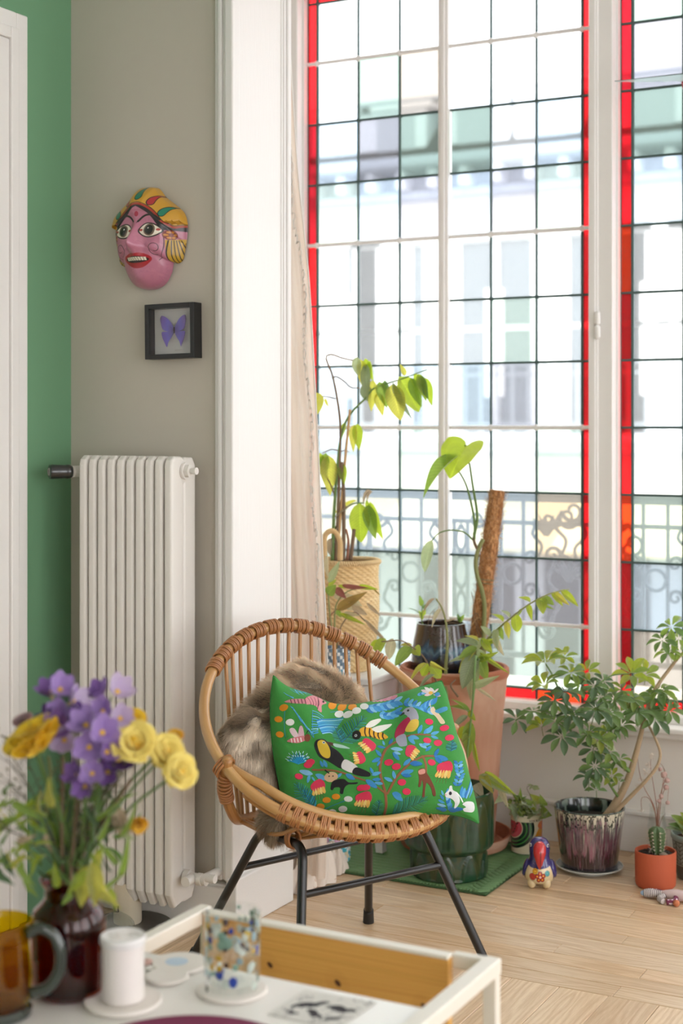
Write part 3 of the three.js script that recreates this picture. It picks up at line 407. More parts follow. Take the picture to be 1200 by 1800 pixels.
  for (let i = 0; i < 5; i++) { const x = 640 + i * 22, y = 226 + i * 3 - i * i * 2; leaf(x, y, x + 36, y - 18, 0.22, blues[(i + 1) % 5]); leaf(x, y + 4, x + 44, y + 12, 0.2, blues[(i + 3) % 5]); }
  for (let i = 0; i < 7; i++) { const x = 770 + i * 21, y = 172 + i * 7; leaf(x, y, x + 28, y - 28, 0.22, blues[i % 5]); leaf(x, y, x + 40, y + 16, 0.2, blues[(i + 2) % 5]); }
  for (let i = 0; i < 6; i++) { const x = 840 + i * 12, y = 130 - i * 5; leaf(x, y, x + 30, y - 14, 0.25, blues[(i + 1) % 5]); leaf(x + 30, y + 70, x + 50, y + 30, 0.2, blues[i % 5]); }
  for (let i = 0; i < 8; i++) { const y = 612 - i * 15, x = 1062 + (i < 4 ? i * 4 : 16 - i * 3) ; leaf(x, y, x - 24, y - 18, 0.24, blues[i % 5]); leaf(x, y, x + 26, y - 16, 0.24, blues[(i + 2) % 5]); }
  for (let i = 0; i < 5; i++) { leaf(1000 - i * 3, 752 - i * 22, 945 + i * 8, 735 - i * 25, 0.2, blues[(i + 2) % 5]); leaf(1006, 752 - i * 20, 1030 - i * 4, 705 - i * 20, 0.2, blues[i % 5]); } leaf(1008, 752, 1090, 745, 0.16, '#2d7cc0');
  for (let i = 0; i < 5; i++) leaf(1085 + i * 10, 680, 1090 + i * 14, 615 + i * 8, 0.16, blues[i % 5]);
  // dots on stems
  line([[122, 222], [120, 290], [130, 352]], '#2f8ec4', 4); line([[322, 762], [380, 722], [450, 700]], '#2a86bd', 4); line([[378, 208], [430, 194], [520, 206]], '#3f93cf', 3);
  for (const [x, y] of [[115, 203], [90, 260], [98, 340], [385, 177], [437, 187], [490, 191], [318, 730], [352, 694], [402, 676]]) dot(x, y, 20, 15, '#f0971a', 0.2);
  for (const [x, y] of [[152, 277], [425, 217], [470, 225], [512, 213], [552, 192], [468, 690], [438, 745], [381, 763]]) dot(x, y, 21, 15, '#eeeeea', 0.2);
  // branches
  const br = '#8c5a3c'; line([[664, 778], [668, 700], [664, 660], [640, 590], [632, 510], [655, 440], [690, 400], [728, 381]], br, 13); line([[674, 668], [700, 610], [742, 556], [800, 502], [862, 470], [930, 461]], br, 12); line([[660, 664], [610, 616], [520, 578], [420, 548], [340, 534], [276, 532]], br, 10); line([[778, 352], [850, 348], [912, 349]], br, 9); line([[862, 470], [880, 500], [884, 552]], br, 14);
  for (const [a, b, c, d] of [[622, 408, 668, 414], [664, 398, 660, 366], [690, 392, 712, 356], [692, 424, 756, 434], [640, 470, 610, 432], [636, 478, 588, 500], [634, 492, 618, 520], [700, 450, 734, 494], [706, 446, 742, 462], [756, 522, 796, 486], [790, 512, 860, 514], [744, 566, 812, 548], [750, 572, 800, 578], [712, 592, 704, 546], [700, 606, 656, 580], [640, 590, 594, 590], [650, 616, 606, 606], [700, 664, 762, 700], [704, 662, 752, 676], [840, 344, 862, 294], [870, 344, 910, 306], [888, 340, 926, 292], [912, 342, 958, 326], [912, 352, 952, 366], [790, 356, 822, 402], [796, 354, 846, 372], [844, 400, 886, 424], [860, 406, 905, 400], [880, 440, 912, 410], [930, 462, 956, 420], [934, 462, 1004, 482], [934, 464, 976, 500], [600, 560, 580, 528], [590, 566, 640, 552], [560, 590, 620, 636], [450, 560, 502, 586], [430, 556, 400, 580], [276, 556, 202, 540], [258, 560, 246, 604], [268, 570, 288, 594], [290, 556, 352, 584], [330, 520, 312, 488], [350, 524, 330, 486]]) leaf(a, b, c, d, 0.2, blues[(a * 7 + b) % 5 | 0]);
  // buds and flowers
  for (const [x, y] of [[250, 506], [262, 492], [198, 572], [680, 502], [720, 526], [538, 631], [750, 610], [780, 654], [905, 272], [985, 310], [1010, 366], [890, 380], [950, 390], [915, 497], [560, 192 + 440]]) bud(x, y);
  flower(570, 402, 1.1, 0.9); flower(520, 478, 0.9, 1.35); flower(798, 446, 1.0, -0.9); flower(302, 622, 1.1, -0.25); flower(545, 690, 1.15, 0.15); flower(985, 526, 1.15, 0.12);
  // striped animal
  fill([[118, 174], [165, 162], [228, 164], [236, 186], [190, 188], [150, 182]], '#d58a93'); fill([[222, 172], [250, 142], [300, 137], [336, 156], [352, 168], [326, 182], [326, 216], [304, 212], [292, 194], [258, 188], [236, 190]], '#df8f98', 1.2); for (let i = 0; i < 5; i++) line([[150 + i * 19, 164], [156 + i * 19, 186]], '#5b2236', 5); for (let i = 0; i < 4; i++) line([[240 + i * 20, 150 - i * 2], [258 + i * 18, 172], [262 + i * 14, 190]], '#7a3448', 4); line([[300, 140], [306, 170], [300, 205]], '#4c2030', 4); dot(334, 162, 5, 5, '#1a1010');
  // moth
  fill([[150, 312], [176, 306], [206, 348], [190, 360], [164, 340]], '#e9cfd6', 1); fill([[200, 350], [204, 300], [220, 296], [232, 336], [222, 352]], '#e6b9c8', 1.3); fill([[138, 374], [180, 352], [236, 342], [240, 364], [200, 382], [160, 382]], '#d9848a', 0.2); for (let i = 0; i < 4; i++) line([[160 + i * 18, 362 - i * 3], [164 + i * 18, 382 - i * 3]], '#f2e8e6', 5); dot(250, 353, 15, 17, '#8a4a38'); line([[246, 330], [252, 312], [262, 324]], '#2b1a18', 3);
  // toucan
  fill([[286, 400], [296, 368], [330, 360], [352, 372], [374, 410], [404, 444], [440, 494], [442, 526], [416, 530], [360, 496], [312, 470], [292, 436]], '#26262a', 0.9); fill([[302, 388], [316, 368], [340, 372], [356, 400], [366, 440], [362, 474], [338, 474], [312, 446]], '#ecc63f', 1.4); fill([[428, 504], [450, 492], [512, 526], [500, 556], [432, 534]], '#e8e8ea', 0.4); fill([[506, 528], [578, 552], [574, 574], [490, 558]], '#222226', 0.3); fill([[350, 380], [382, 384], [396, 404], [364, 402]], '#5a3226', 0.2); fill([[388, 390], [430, 404], [468, 432], [430, 428], [392, 412]], '#bfe0d6', 0.5); dot(336, 384, 7, 7, '#d6e6ef'); dot(336, 384, 4, 4, '#111111');
  // monkey
  dot(374, 572, 32, 22, '#e0bd97', 0.2); fill([[386, 592], [440, 584], [470, 600], [516, 600], [512, 608], [468, 612], [448, 630], [440, 660], [424, 656], [424, 628], [396, 626], [384, 640], [374, 630]], '#1d1d22', 0.7); line([[342, 538], [360, 552]], '#1d1d22', 7); dot(364, 568, 3, 3, '#222222'); dot(384, 568, 3, 3, '#222222');
  // bee
  fill([[528, 316], [560, 300], [600, 302], [660, 318], [690, 346], [650, 360], [580, 354], [534, 352]], '#e8ae2e', 1.4); for (let i = 0; i < 5; i++) line([[560 + i * 26, 304 + i * 4], [554 + i * 26, 330 + i * 2], [562 + i * 26, 354]], '#3a2416', 8); dot(512, 346, 20, 24, '#1a1714'); dot(508, 348, 6, 7, '#dfe4e6'); dot(508, 348, 3, 3, '#111111'); fill([[562, 298], [590, 266], [640, 246], [652, 254], [620, 284], [590, 300]], '#f1efe4', 0.7); fill([[598, 306], [640, 282], [710, 266], [704, 282], [662, 310], [630, 320]], '#f1efe4', 0.5); for (let i = 0; i < 4; i++) line([[580 + i * 12, 350], [590 + i * 12, 366]], '#2a1c14', 3);
  // perched bird
  fill([[764, 216], [782, 196], [812, 196], [838, 224], [846, 260], [822, 270], [796, 262], [786, 236]], '#a9abb8', 1.2); fill([[724, 352], [730, 312], [752, 272], [790, 246], [802, 272], [780, 316], [750, 356]], '#b3234d', 1.0); fill([[778, 322], [790, 286], [812, 264], [844, 266], [842, 302], [816, 330]], '#e5c24e', 0.3); fill([[728, 356], [774, 338], [782, 400], [766, 412], [738, 408]], '#a3a6b6', 1.4); fill([[754, 230], [768, 214], [776, 222]], '#2c2c30'); dot(792, 210, 5, 5, '#1b1b1e');
  // hummingbird, lily, corner flower
  fill([[914, 204], [930, 186], [944, 208], [964, 236], [988, 280], [968, 284], [944, 244], [922, 222]], '#e8cfae', 0.9); fill([[940, 208], [992, 196], [998, 216], [960, 226]], '#4b9ac4', 0.1); line([[912, 172], [918, 200]], '#e8cfae', 4);
  for (const [a, b, c, d, k] of [[862, 100, 916, 112, '#e9d3d0'], [880, 128, 930, 112, '#f0c9c6'], [910, 84, 938, 110, '#f3e6da'], [956, 92, 930, 114, '#f0dcd2'], [968, 134, 930, 120, '#e7b9bd'], [880, 84, 926, 108, '#f3ede2']]) leaf(a, b, c, d, 0.16, k); dot(916, 112, 10, 8, '#f0b340'); dot(950, 122, 12, 10, '#3f93cf');
  for (let i = 0; i < 6; i++) leaf(590 + i * 22, 162 - i * 4, 625 + i * 22, 150 - i * 4, 0.22, ['#eaa6b4', '#e58ca0'][i % 2]);
  // brown long-legged animal
  fill([[838, 548], [866, 534], [896, 556], [918, 580], [940, 624], [946, 664], [930, 664], [918, 624], [894, 600], [886, 640], [884, 672], [870, 670], [874, 620], [866, 590], [858, 622], [846, 622], [846, 586]], '#7d432f', 0.8); fill([[840, 548], [872, 536], [880, 554], [848, 564]], '#d99a8c', 0.2);
  // white rabbit
  fill([[996, 656], [1016, 634], [1022, 614], [1034, 612], [1040, 634], [1062, 650], [1074, 690], [1064, 722], [1046, 742], [1038, 740], [1046, 706], [1030, 682], [1004, 672]], '#f1f1f0', 0.8); fill([[1086, 718], [1110, 700], [1146, 706], [1152, 744], [1136, 762], [1096, 760], [1088, 744], [1104, 734]], '#f1f1f0', 0.5); line([[1060, 650], [1078, 670], [1088, 704]], '#f1f1f0', 12); dot(1026, 652, 7, 9, '#2a2a30'); dot(1000, 660, 4, 4, '#e2a6a6');
}
const embColor = canvasTex(1536, 1152, (c, w, h) => { c.translate(0, 0); embroider(c, w, h, false); }), embBump = canvasTex(1024, 768, (c, w, h) => embroider(c, w, h, true), false);
embColor.flipY = embBump.flipY = false;
{
  const base = at(650, 1440, 3.13), t = thing('embroidered_cushion', 'green cushion embroidered with birds, blue leaves, a bee and red flowers', 'cushion', base.toArray());
  const cloth = mat('#ffffff', 0.9, { map: embColor, bumpMap: embBump, bumpScale: 0.0035, sheen: 0.4, sheenRoughness: 0.6, sheenColor: lin(0.3, 0.5, 0.3) }), back = mat('#2f7a36', 0.9);
  const [f, b] = pillow(gFace, gThick, 90, base, 0.044);
  part('front_cover', f, cloth, t); part('back_cover', b, back, t);
  const pts = []; for (let i = 0; i < 160; i++) { const k = i / 40, q = k < 1 ? gFace(k, 0) : k < 2 ? gFace(1, k - 1) : k < 3 ? gFace(3 - k, 1) : gFace(0, 4 - k); pts.push(q.sub(base)); }
  part('seam', tube(pts, 0.0016, 320, 5, true), back, t);
}
// ---------------------------------------------------------------- fur cushion behind it
{
  const base = at(500, 1430, 3.15), t = thing('fur_cushion', 'shaggy grey brown fur cushion leaning behind the green one', 'cushion', base.toArray());
  const E = (pts) => polyAt(pts.map(([x, y, d]) => at(x, y, d)));
  const fFace = coons(E([[382, 1292, 3.16], [430, 1240, 3.22], [478, 1190, 3.3], [530, 1160, 3.36]]), E([[490, 1424, 3.13], [560, 1380, 3.2], [640, 1330, 3.3], [690, 1290, 3.4]]), E([[382, 1292, 3.16], [398, 1325, 3.12], [440, 1382, 3.1], [490, 1424, 3.13]]), E([[530, 1160, 3.36], [590, 1192, 3.39], [640, 1230, 3.42], [690, 1290, 3.4]]));
  const [f, b] = pillow(fFace, 0.042, 36, base, 0.03);
  const hide = mat(lin(0.30, 0.24, 0.18), 0.95), fur = new THREE.MeshPhysicalMaterial({ color: 0xffffff, roughness: 0.75, side: THREE.DoubleSide });
  part('cover', merge([f, b]), hide, t);
  const lobe = (px, py, d, sx, sy, sz) => { const g = new THREE.SphereGeometry(1, 24, 18); g.scale(sx, sy, sz); const p = at(px, py, d).sub(base); g.translate(p.x, p.y, p.z); return g; };
  const flap = lobe(482, 1448, 3.14, 0.03, 0.034, 0.03), flap2 = lobe(655, 1446, 3.12, 0.055, 0.012, 0.02), flap3 = lobe(560, 1440, 3.1, 0.05, 0.012, 0.02);
  part('flap', merge([flap, flap2, flap3]), hide, t);
  const blade = new THREE.ConeGeometry(0.0007, 1, 3, 2, true); blade.translate(0, 0.5, 0); { const p = blade.attributes.position; for (let i = 0; i < p.count; i++) { const y = p.getY(i); p.setZ(i, p.getZ(i) + 0.18 * y * y); } blade.computeVertexNormals(); }
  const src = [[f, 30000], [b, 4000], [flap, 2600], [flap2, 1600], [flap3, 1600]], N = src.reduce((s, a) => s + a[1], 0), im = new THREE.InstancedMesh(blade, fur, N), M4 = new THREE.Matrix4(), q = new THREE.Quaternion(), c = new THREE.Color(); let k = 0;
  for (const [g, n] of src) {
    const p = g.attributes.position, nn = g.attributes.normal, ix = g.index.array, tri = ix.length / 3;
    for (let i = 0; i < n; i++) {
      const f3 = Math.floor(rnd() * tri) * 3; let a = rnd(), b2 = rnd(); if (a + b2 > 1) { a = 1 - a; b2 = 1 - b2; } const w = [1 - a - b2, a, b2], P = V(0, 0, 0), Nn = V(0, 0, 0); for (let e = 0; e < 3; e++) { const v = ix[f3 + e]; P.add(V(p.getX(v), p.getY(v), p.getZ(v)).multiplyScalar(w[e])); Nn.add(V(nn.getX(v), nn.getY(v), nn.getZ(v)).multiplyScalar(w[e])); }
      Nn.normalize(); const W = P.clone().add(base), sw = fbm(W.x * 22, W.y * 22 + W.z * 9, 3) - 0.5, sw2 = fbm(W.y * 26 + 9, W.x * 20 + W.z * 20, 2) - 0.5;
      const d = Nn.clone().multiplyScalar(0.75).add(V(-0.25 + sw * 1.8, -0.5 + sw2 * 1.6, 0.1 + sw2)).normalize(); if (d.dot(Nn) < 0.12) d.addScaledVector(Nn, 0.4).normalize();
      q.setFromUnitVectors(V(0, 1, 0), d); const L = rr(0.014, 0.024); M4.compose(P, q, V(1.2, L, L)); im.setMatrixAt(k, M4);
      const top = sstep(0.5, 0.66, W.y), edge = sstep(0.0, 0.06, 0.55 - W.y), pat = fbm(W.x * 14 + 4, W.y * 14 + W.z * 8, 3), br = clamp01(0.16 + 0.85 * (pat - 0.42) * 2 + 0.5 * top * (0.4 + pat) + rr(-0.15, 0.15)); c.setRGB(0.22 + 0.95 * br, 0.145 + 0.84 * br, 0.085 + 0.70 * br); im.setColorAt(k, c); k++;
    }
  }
  im.name = 'fur'; im.userData.kind = 'stuff'; shadows(im); t.add(im);
}
// ---------------------------------------------------------------- low table in front, and what stands on it
const creamPaint = mat(lin(0.80, 0.75, 0.66), 0.4), topWhite = mat(lin(0.82, 0.79, 0.74), 0.28, { clearcoat: 0.3, clearcoatRoughness: 0.2, bumpMap: rep(plasterBump, 2, 2), bumpScale: 0.0003 });
const pineTex = canvasTex(1024, 512, (c, w, h) => {
  c.fillStyle = '#dca757'; c.fillRect(0, 0, w, h);
  for (let i = 0; i < 120; i++) { c.strokeStyle = `rgba(${150 + rnd() * 40 | 0},${95 + rnd() * 30 | 0},30,${0.05 + rnd() * 0.10})`; c.lineWidth = 1 + rnd() * 4; const y = rnd() * h; c.beginPath(); c.moveTo(0, y); c.bezierCurveTo(w * 0.3, y + rr(-16, 16), w * 0.6, y + rr(-16, 16), w, y + rr(-8, 8)); c.stroke(); }
  for (const [x, y, s] of [[300, 118, 1], [586, 132, 1.1], [930, 150, 0.9], [470, 380, 1], [120, 330, 0.8]]) { for (let k = 7; k > 0; k--) { c.beginPath(); c.ellipse(x, y, s * (8 + k * 6), s * (6 + k * 4), 0.5, 0, 7); c.strokeStyle = `rgba(140,85,30,${0.07 + 0.01 * (7 - k)})`; c.lineWidth = 3; c.stroke(); } c.beginPath(); c.ellipse(x, y, 13 * s, 8 * s, 0.5, 0, 7); c.fillStyle = '#5a3218'; c.fill(); c.beginPath(); c.ellipse(x + 2, y, 5 * s, 4 * s, 0.5, 0, 7); c.fillStyle = '#2d190c'; c.fill(); }
});
const YT = 0.446;
{
  const B = [-1.04, 0, -1.4], t = thing('low_table', 'low white table with an open cream frame and a knotty pine board at its back', 'table', B);
  const b = (x0, x1, y0, y1, z0, z1, r = 0.003) => rbox(x0 - B[0], x1 - B[0], y0, y1, z0 - B[2], z1 - B[2], r);
  part('tabletop', b(-1.42, -0.806, YT - 0.018, YT, -1.745, -0.95, 0.003), topWhite, t);
  const pine = mat('#ffffff', 0.5, { map: pineTex }), bd = b(-1.262, -0.848, 0.2, YT + 0.001, -1.932, -1.916, 0.002);
  { const p = bd.attributes.position, u = bd.attributes.uv; for (let i = 0; i < p.count; i++) u.setXY(i, (p.getX(i) + B[0] + 1.262) / 0.414, (p.getY(i) - 0.2) / 0.246); }
  part('back_board', bd, pine, t);
  part('board_edge', b(-1.262, -0.848, YT, YT + 0.006, -1.934, -1.914, 0.002), creamPaint, t);
  part('rail', b(-1.285, -1.263, YT - 0.017, YT + 0.006, -1.946, -1.75), creamPaint, t);
  part('rail', b(-0.804, -0.779, YT - 0.017, YT + 0.006, -1.946, -0.95), creamPaint, t);
  part('rail', b(-0.85, -0.8, YT - 0.016, YT + 0.005, -1.946, -1.93), creamPaint, t);
  for (const [x, z] of [[-0.8, -1.944], [-1.285, -1.962], [-0.8, -1.0], [-1.4, -1.0]]) part('leg', b(x, x + 0.02, 0, YT - 0.016, z, z + 0.018, 0.002), creamPaint, t);
}
const onTop = (px, py) => { const a = (YT - EYE) / ((750 - py) / FPX); const p = at(px, py, a); return [p.x, YT + 0.0008, p.z]; };
const ceramic = mat(lin(0.80, 0.74, 0.70), 0.45), chalk = mat(lin(0.78, 0.72, 0.66), 0.7);
// speckled tumbler of water on a coaster
{
  const pos = onTop(408, 1744);
  const disc = (r, h) => lathe([[0, 0], [r - 0.002, 0], [r, 0.0015], [r, h - 0.0015], [r - 0.002, h], [0, h]], 40);
  solo('coaster', disc(0.047, 0.005), chalk, 'round pale stone coaster under the speckled glass tumbler', 'coaster', pos);
  const t = thing('glass_tumbler', 'clear glass tumbler flecked with blue, yellow and brown, half full of water', 'glass', [pos[0], pos[1] + 0.0052, pos[2]]);
  const R = 0.0375, Hh = 0.104, glass = new THREE.MeshPhysicalMaterial({ color: lin(0.985, 0.99, 0.985), transmission: 1, thickness: 0, roughness: 0.04, ior: 1.5, side: THREE.DoubleSide });
  part('glass_wall', lathe([[0.001, 0.001], [R - 0.004, 0.001], [R, 0.006], [R + 0.0005, Hh - 0.002], [R - 0.001, Hh], [R - 0.0025, Hh - 0.002], [R - 0.003, 0.014], [R - 0.006, 0.01], [0.001, 0.009]], 48, 0), glass, t);
  part('water', lathe([[0.001, 0.0105], [R - 0.0066, 0.0105], [R - 0.0034, 0.016], [R - 0.0034, 0.05], [0.001, 0.05]], 40), new THREE.MeshPhysicalMaterial({ color: lin(0.97, 0.985, 0.975), transmission: 1, thickness: 0, roughness: 0.02, ior: 1.33 }), t);
  const cols = [['blue', [0.03, 0.10, 0.5]], ['pale_blue', [0.42, 0.6, 0.66]], ['yellow', [0.75, 0.5, 0.03]], ['brown', [0.07, 0.03, 0.02]], ['white', [0.72, 0.78, 0.72]], ['sea_green', [0.35, 0.55, 0.45]], ['slate', [0.10, 0.14, 0.2]]].map(([n, c]) => mat(lin(...c), 0.15, { transmission: 0.45, thickness: 0 }));
  for (let i = 0; i < 130; i++) {
    const m = cols[[4, 4, 1, 4, 1, 0, 2, 4, 5, 3, 4][Math.floor(rnd() * 11)]], a = rnd() * 2 * PI, y = rnd() < 0.1 ? rr(0.004, 0.03) : rr(0.034, Hh - 0.006), s = rr(0.0028, 0.0065);
    const g = new THREE.SphereGeometry(s, 10, 8); g.scale(1, rr(0.7, 1.3), 0.18); const q = part('fleck', g, m, t); q.position.set((R - 0.0012) * sin(a), y, (R - 0.0012) * cos(a)); q.rotation.y = a;
  }
}
// white lidded jar on a coaster
{
  const pos = onTop(215, 1765); pos[0] += 0.001;
  const c = thing('coaster', 'wide round pinkish coaster under the white lidded jar', 'coaster', pos);
  part('disc', lathe([[0, 0], [0.049, 0], [0.051, 0.002], [0.051, 0.005], [0.049, 0.007], [0.046, 0.0062], [0, 0.006]], 48), chalk, c);
  const t = thing('ceramic_jar', 'plain white cylindrical ceramic jar with an embossed flat lid', 'jar', [pos[0], pos[1] + 0.0068, pos[2]]);
  part('body', lathe([[0, 0], [0.0262, 0], [0.0278, 0.002], [0.0278, 0.072], [0, 0.072]], 48), ceramic, t);
  const lid = part('lid', lathe([[0, 0.0725], [0.029, 0.0725], [0.0302, 0.075], [0.0302, 0.081], [0.0285, 0.0832], [0.0265, 0.0824], [0, 0.0824]], 48), mat(lin(0.82, 0.80, 0.78), 0.4), t);
  const sw = []; for (let i = 0; i < 5; i++) { const a = i * 1.25; sw.push(tube(Array.from({ length: 8 }, (_, k) => V((0.004 + k * 0.0024) * cos(a + k * 0.28), 0.0826, (0.004 + k * 0.0024) * sin(a + k * 0.28))), 0.0008, 16, 5)); }
  part('embossing', merge(sw), ceramic, lid);
}
for (const [px, py, r, l] of [[293, 1721, 0.03, 'small round clay coaster lying between the white jar and the tumbler'], [316, 1698, 0.04, 'round coaster printed with a pale blue spot, lying at the back edge of the tabletop']]) {
  const t = thing('coaster', l, 'coaster', onTop(px, py));
  part('disc', lathe([[0, 0], [r - 0.002, 0], [r, 0.0015], [r, 0.004], [r - 0.002, 0.0055], [0, 0.005]], 40), chalk, t);
  if (r > 0.035) { const g = new THREE.CircleGeometry(0.016, 24); g.rotateX(-PI / 2); g.translate(-0.004, 0.0056, 0.002); part('printed_spot', g, mat(lin(0.5, 0.6, 0.7), 0.7), t); }
}
solo('ceramic_button', lathe([[0, 0], [0.008, 0.001], [0.010, 0.004], [0.006, 0.007], [0, 0.0075]], 20), mat(lin(0.6, 0.36, 0.3), 0.5), 'tiny reddish ceramic button lying behind the white jar', 'button', onTop(258, 1697));
solo('ceramic_button', lathe([[0, 0], [0.006, 0.001], [0.008, 0.003], [0.004, 0.005], [0, 0.0055]], 20), mat(lin(0.8, 0.76, 0.7), 0.5), 'tiny white ceramic button lying beside the reddish one', 'button', onTop(262, 1706));
// postcard with a black block print of birds and foliage
{
  const P = [[470, 1784], [535, 1741], [662, 1763], [592, 1812]].map(([a, b]) => onTop(a, b)), c = P.reduce((s, p) => [s[0] + p[0] / 4, YT + 0.0006, s[2] + p[2] / 4], [0, 0, 0]);
  const art = canvasTex(512, 360, (x, w, h) => {
    x.fillStyle = '#d9d6cf'; x.fillRect(0, 0, w, h); x.fillStyle = '#26232b';
    const wing = (cx, cy, s, a) => { x.save(); x.translate(cx, cy); x.rotate(a); x.scale(s, s); x.beginPath(); x.moveTo(-90, 20); x.quadraticCurveTo(-40, -50, 30, -20); x.quadraticCurveTo(80, -60, 110, -20); x.quadraticCurveTo(70, -10, 60, 14); for (let i = 0; i < 6; i++) x.quadraticCurveTo(40 - i * 24, 40 + (i % 2) * 20, 30 - i * 22, 22); x.closePath(); x.fill(); x.restore(); };
    wing(150, 170, 1.15, -0.35); wing(360, 150, 1.05, 0.2); wing(250, 250, 0.8, 0.6); wing(400, 260, 0.6, -0.5); wing(120, 290, 0.5, 0.3);
    x.strokeStyle = '#3a3742'; x.lineWidth = 4; for (let i = 0; i < 46; i++) { const a = rnd() * w, b = rnd() * h; x.beginPath(); x.arc(a, b, rr(8, 26), rnd() * 6, rnd() * 3 + 3); x.stroke(); }
  });
  const g = new THREE.BufferGeometry(), q = P.map((p) => [p[0] - c[0], 0.0006, p[2] - c[2]]), lo = q.map((p) => [p[0], 0, p[2]]);
  const pos = [], uv = [], quad = (a, b, d, e) => { pos.push(...a, ...b, ...d, ...a, ...d, ...e); uv.push(0, 0, 0, 1, 1, 1, 0, 0, 1, 1, 1, 0); };
  quad(q[0], q[3], q[2], q[1]); uv.length = 0; uv.push(0, 0, 1, 0, 1, 1, 0, 0, 1, 1, 0, 1); for (let i = 0; i < 4; i++) quad(q[i], lo[i], lo[(i + 1) % 4], q[(i + 1) % 4]);
  for (let i = 12; i < uv.length; i++) uv[i] = 0.01;
  g.setAttribute('position', new THREE.Float32BufferAttribute(pos, 3)); g.setAttribute('uv', new THREE.Float32BufferAttribute(uv, 2)); g.computeVertexNormals();
  solo('printed_card', g, mat('#ffffff', 0.75, { map: art }), 'pale card with a black block print of winged foliage on the white tabletop', 'card', c);
}
{ const p = onTop(345, 1789); solo('placemat', lathe([[0, 0], [0.148, 0], [0.15, 0.0015], [0.15, 0.003], [0.148, 0.004], ...Array.from({ length: 22 }, (_, i) => [0.145 - i * 0.0065, 0.004 + (i % 2) * 0.0008]), [0, 0.004]], 72), mat(lin(0.19, 0.018, 0.07), 0.85), 'round woven magenta placemat at the front of the white table', 'placemat', [p[0] + 0.0705, YT + 0.0006, p[2] + 0.1325]); }
// amber apothecary jar used as a vase
const amber = new THREE.MeshPhysicalMaterial({ color: lin(0.52, 0.11, 0.022), transmission: 1, thickness: 0, roughness: 0.05, ior: 1.5, side: THREE.DoubleSide });
const vaseAt = onTop(120, 1747), vaseTop = 0.142;
{
  const t = thing('amber_vase', 'dark amber glass jar with a flared neck holding the bouquet', 'vase', vaseAt);
  part('glass_body', lathe([[0.001, 0.001], [0.04, 0.001], [0.048, 0.008], [0.0495, 0.03], [0.0495, 0.096], [0.046, 0.112], [0.036, 0.122], [0.031, 0.128], [0.031, 0.142], [0.037, 0.15], [0.0385, 0.153], [0.036, 0.154], [0.0285, 0.143], [0.0285, 0.128], [0.034, 0.12], [0.0435, 0.11], [0.0465, 0.094], [0.0465, 0.03], [0.045, 0.011], [0.001, 0.007]], 56), amber, t);
  part('water', lathe([[0.001, 0.008], [0.0445, 0.012], [0.046, 0.03], [0.046, 0.07], [0.001, 0.07]], 40), new THREE.MeshPhysicalMaterial({ color: lin(0.75, 0.68, 0.5), transmission: 1, thickness: 0, roughness: 0.02, ior: 1.33 }), t);
}
// amber glass mug with a dark handle
{
  const p = onTop(-4, 1786), t = thing('amber_mug', 'yellow amber glass mug with a dark green looped handle', 'mug', p);
  const g = new THREE.MeshPhysicalMaterial({ color: lin(0.84, 0.68, 0.05), transmission: 1, thickness: 0, roughness: 0.06, ior: 1.5, side: THREE.DoubleSide }), dk = new THREE.MeshPhysicalMaterial({ color: lin(0.05, 0.065, 0.05), transmission: 0.35, thickness: 0, roughness: 0.08, clearcoat: 1, clearcoatRoughness: 0.05, side: THREE.DoubleSide });
  part('glass_body', lathe([[0.001, 0.014], [0.038, 0.014], [0.041, 0.02], [0.0435, 0.05], [0.0395, 0.098], [0.0425, 0.116], [0.0455, 0.12], [0.043, 0.121], [0.037, 0.1], [0.041, 0.05], [0.0385, 0.022], [0.001, 0.019]], 48), g, t);
  part('foot', lathe([[0.001, 0], [0.04, 0], [0.0435, 0.003], [0.044, 0.009], [0.0405, 0.0138], [0.001, 0.0138]], 48), dk, t);
  part('drink', lathe([[0.001, 0.0195], [0.038, 0.0225], [0.0405, 0.05], [0.039, 0.075], [0.001, 0.075]], 40), new THREE.MeshPhysicalMaterial({ color: lin(0.7, 0.5, 0.08), transmission: 1, thickness: 0, roughness: 0.02, ior: 1.33 }), t);
  const dir = RT.clone(), h = [[0.036, 0.104], [0.052, 0.112], [0.07, 0.104], [0.08, 0.082], [0.078, 0.055], [0.064, 0.036], [0.042, 0.028]].map(([r, y]) => dir.clone().multiplyScalar(r).add(V(0, y, 0)));
  part('handle', tube(h, (k) => 0.0072 + 0.002 * Math.abs(k - 0.5), 40, 12), dk, t);
}
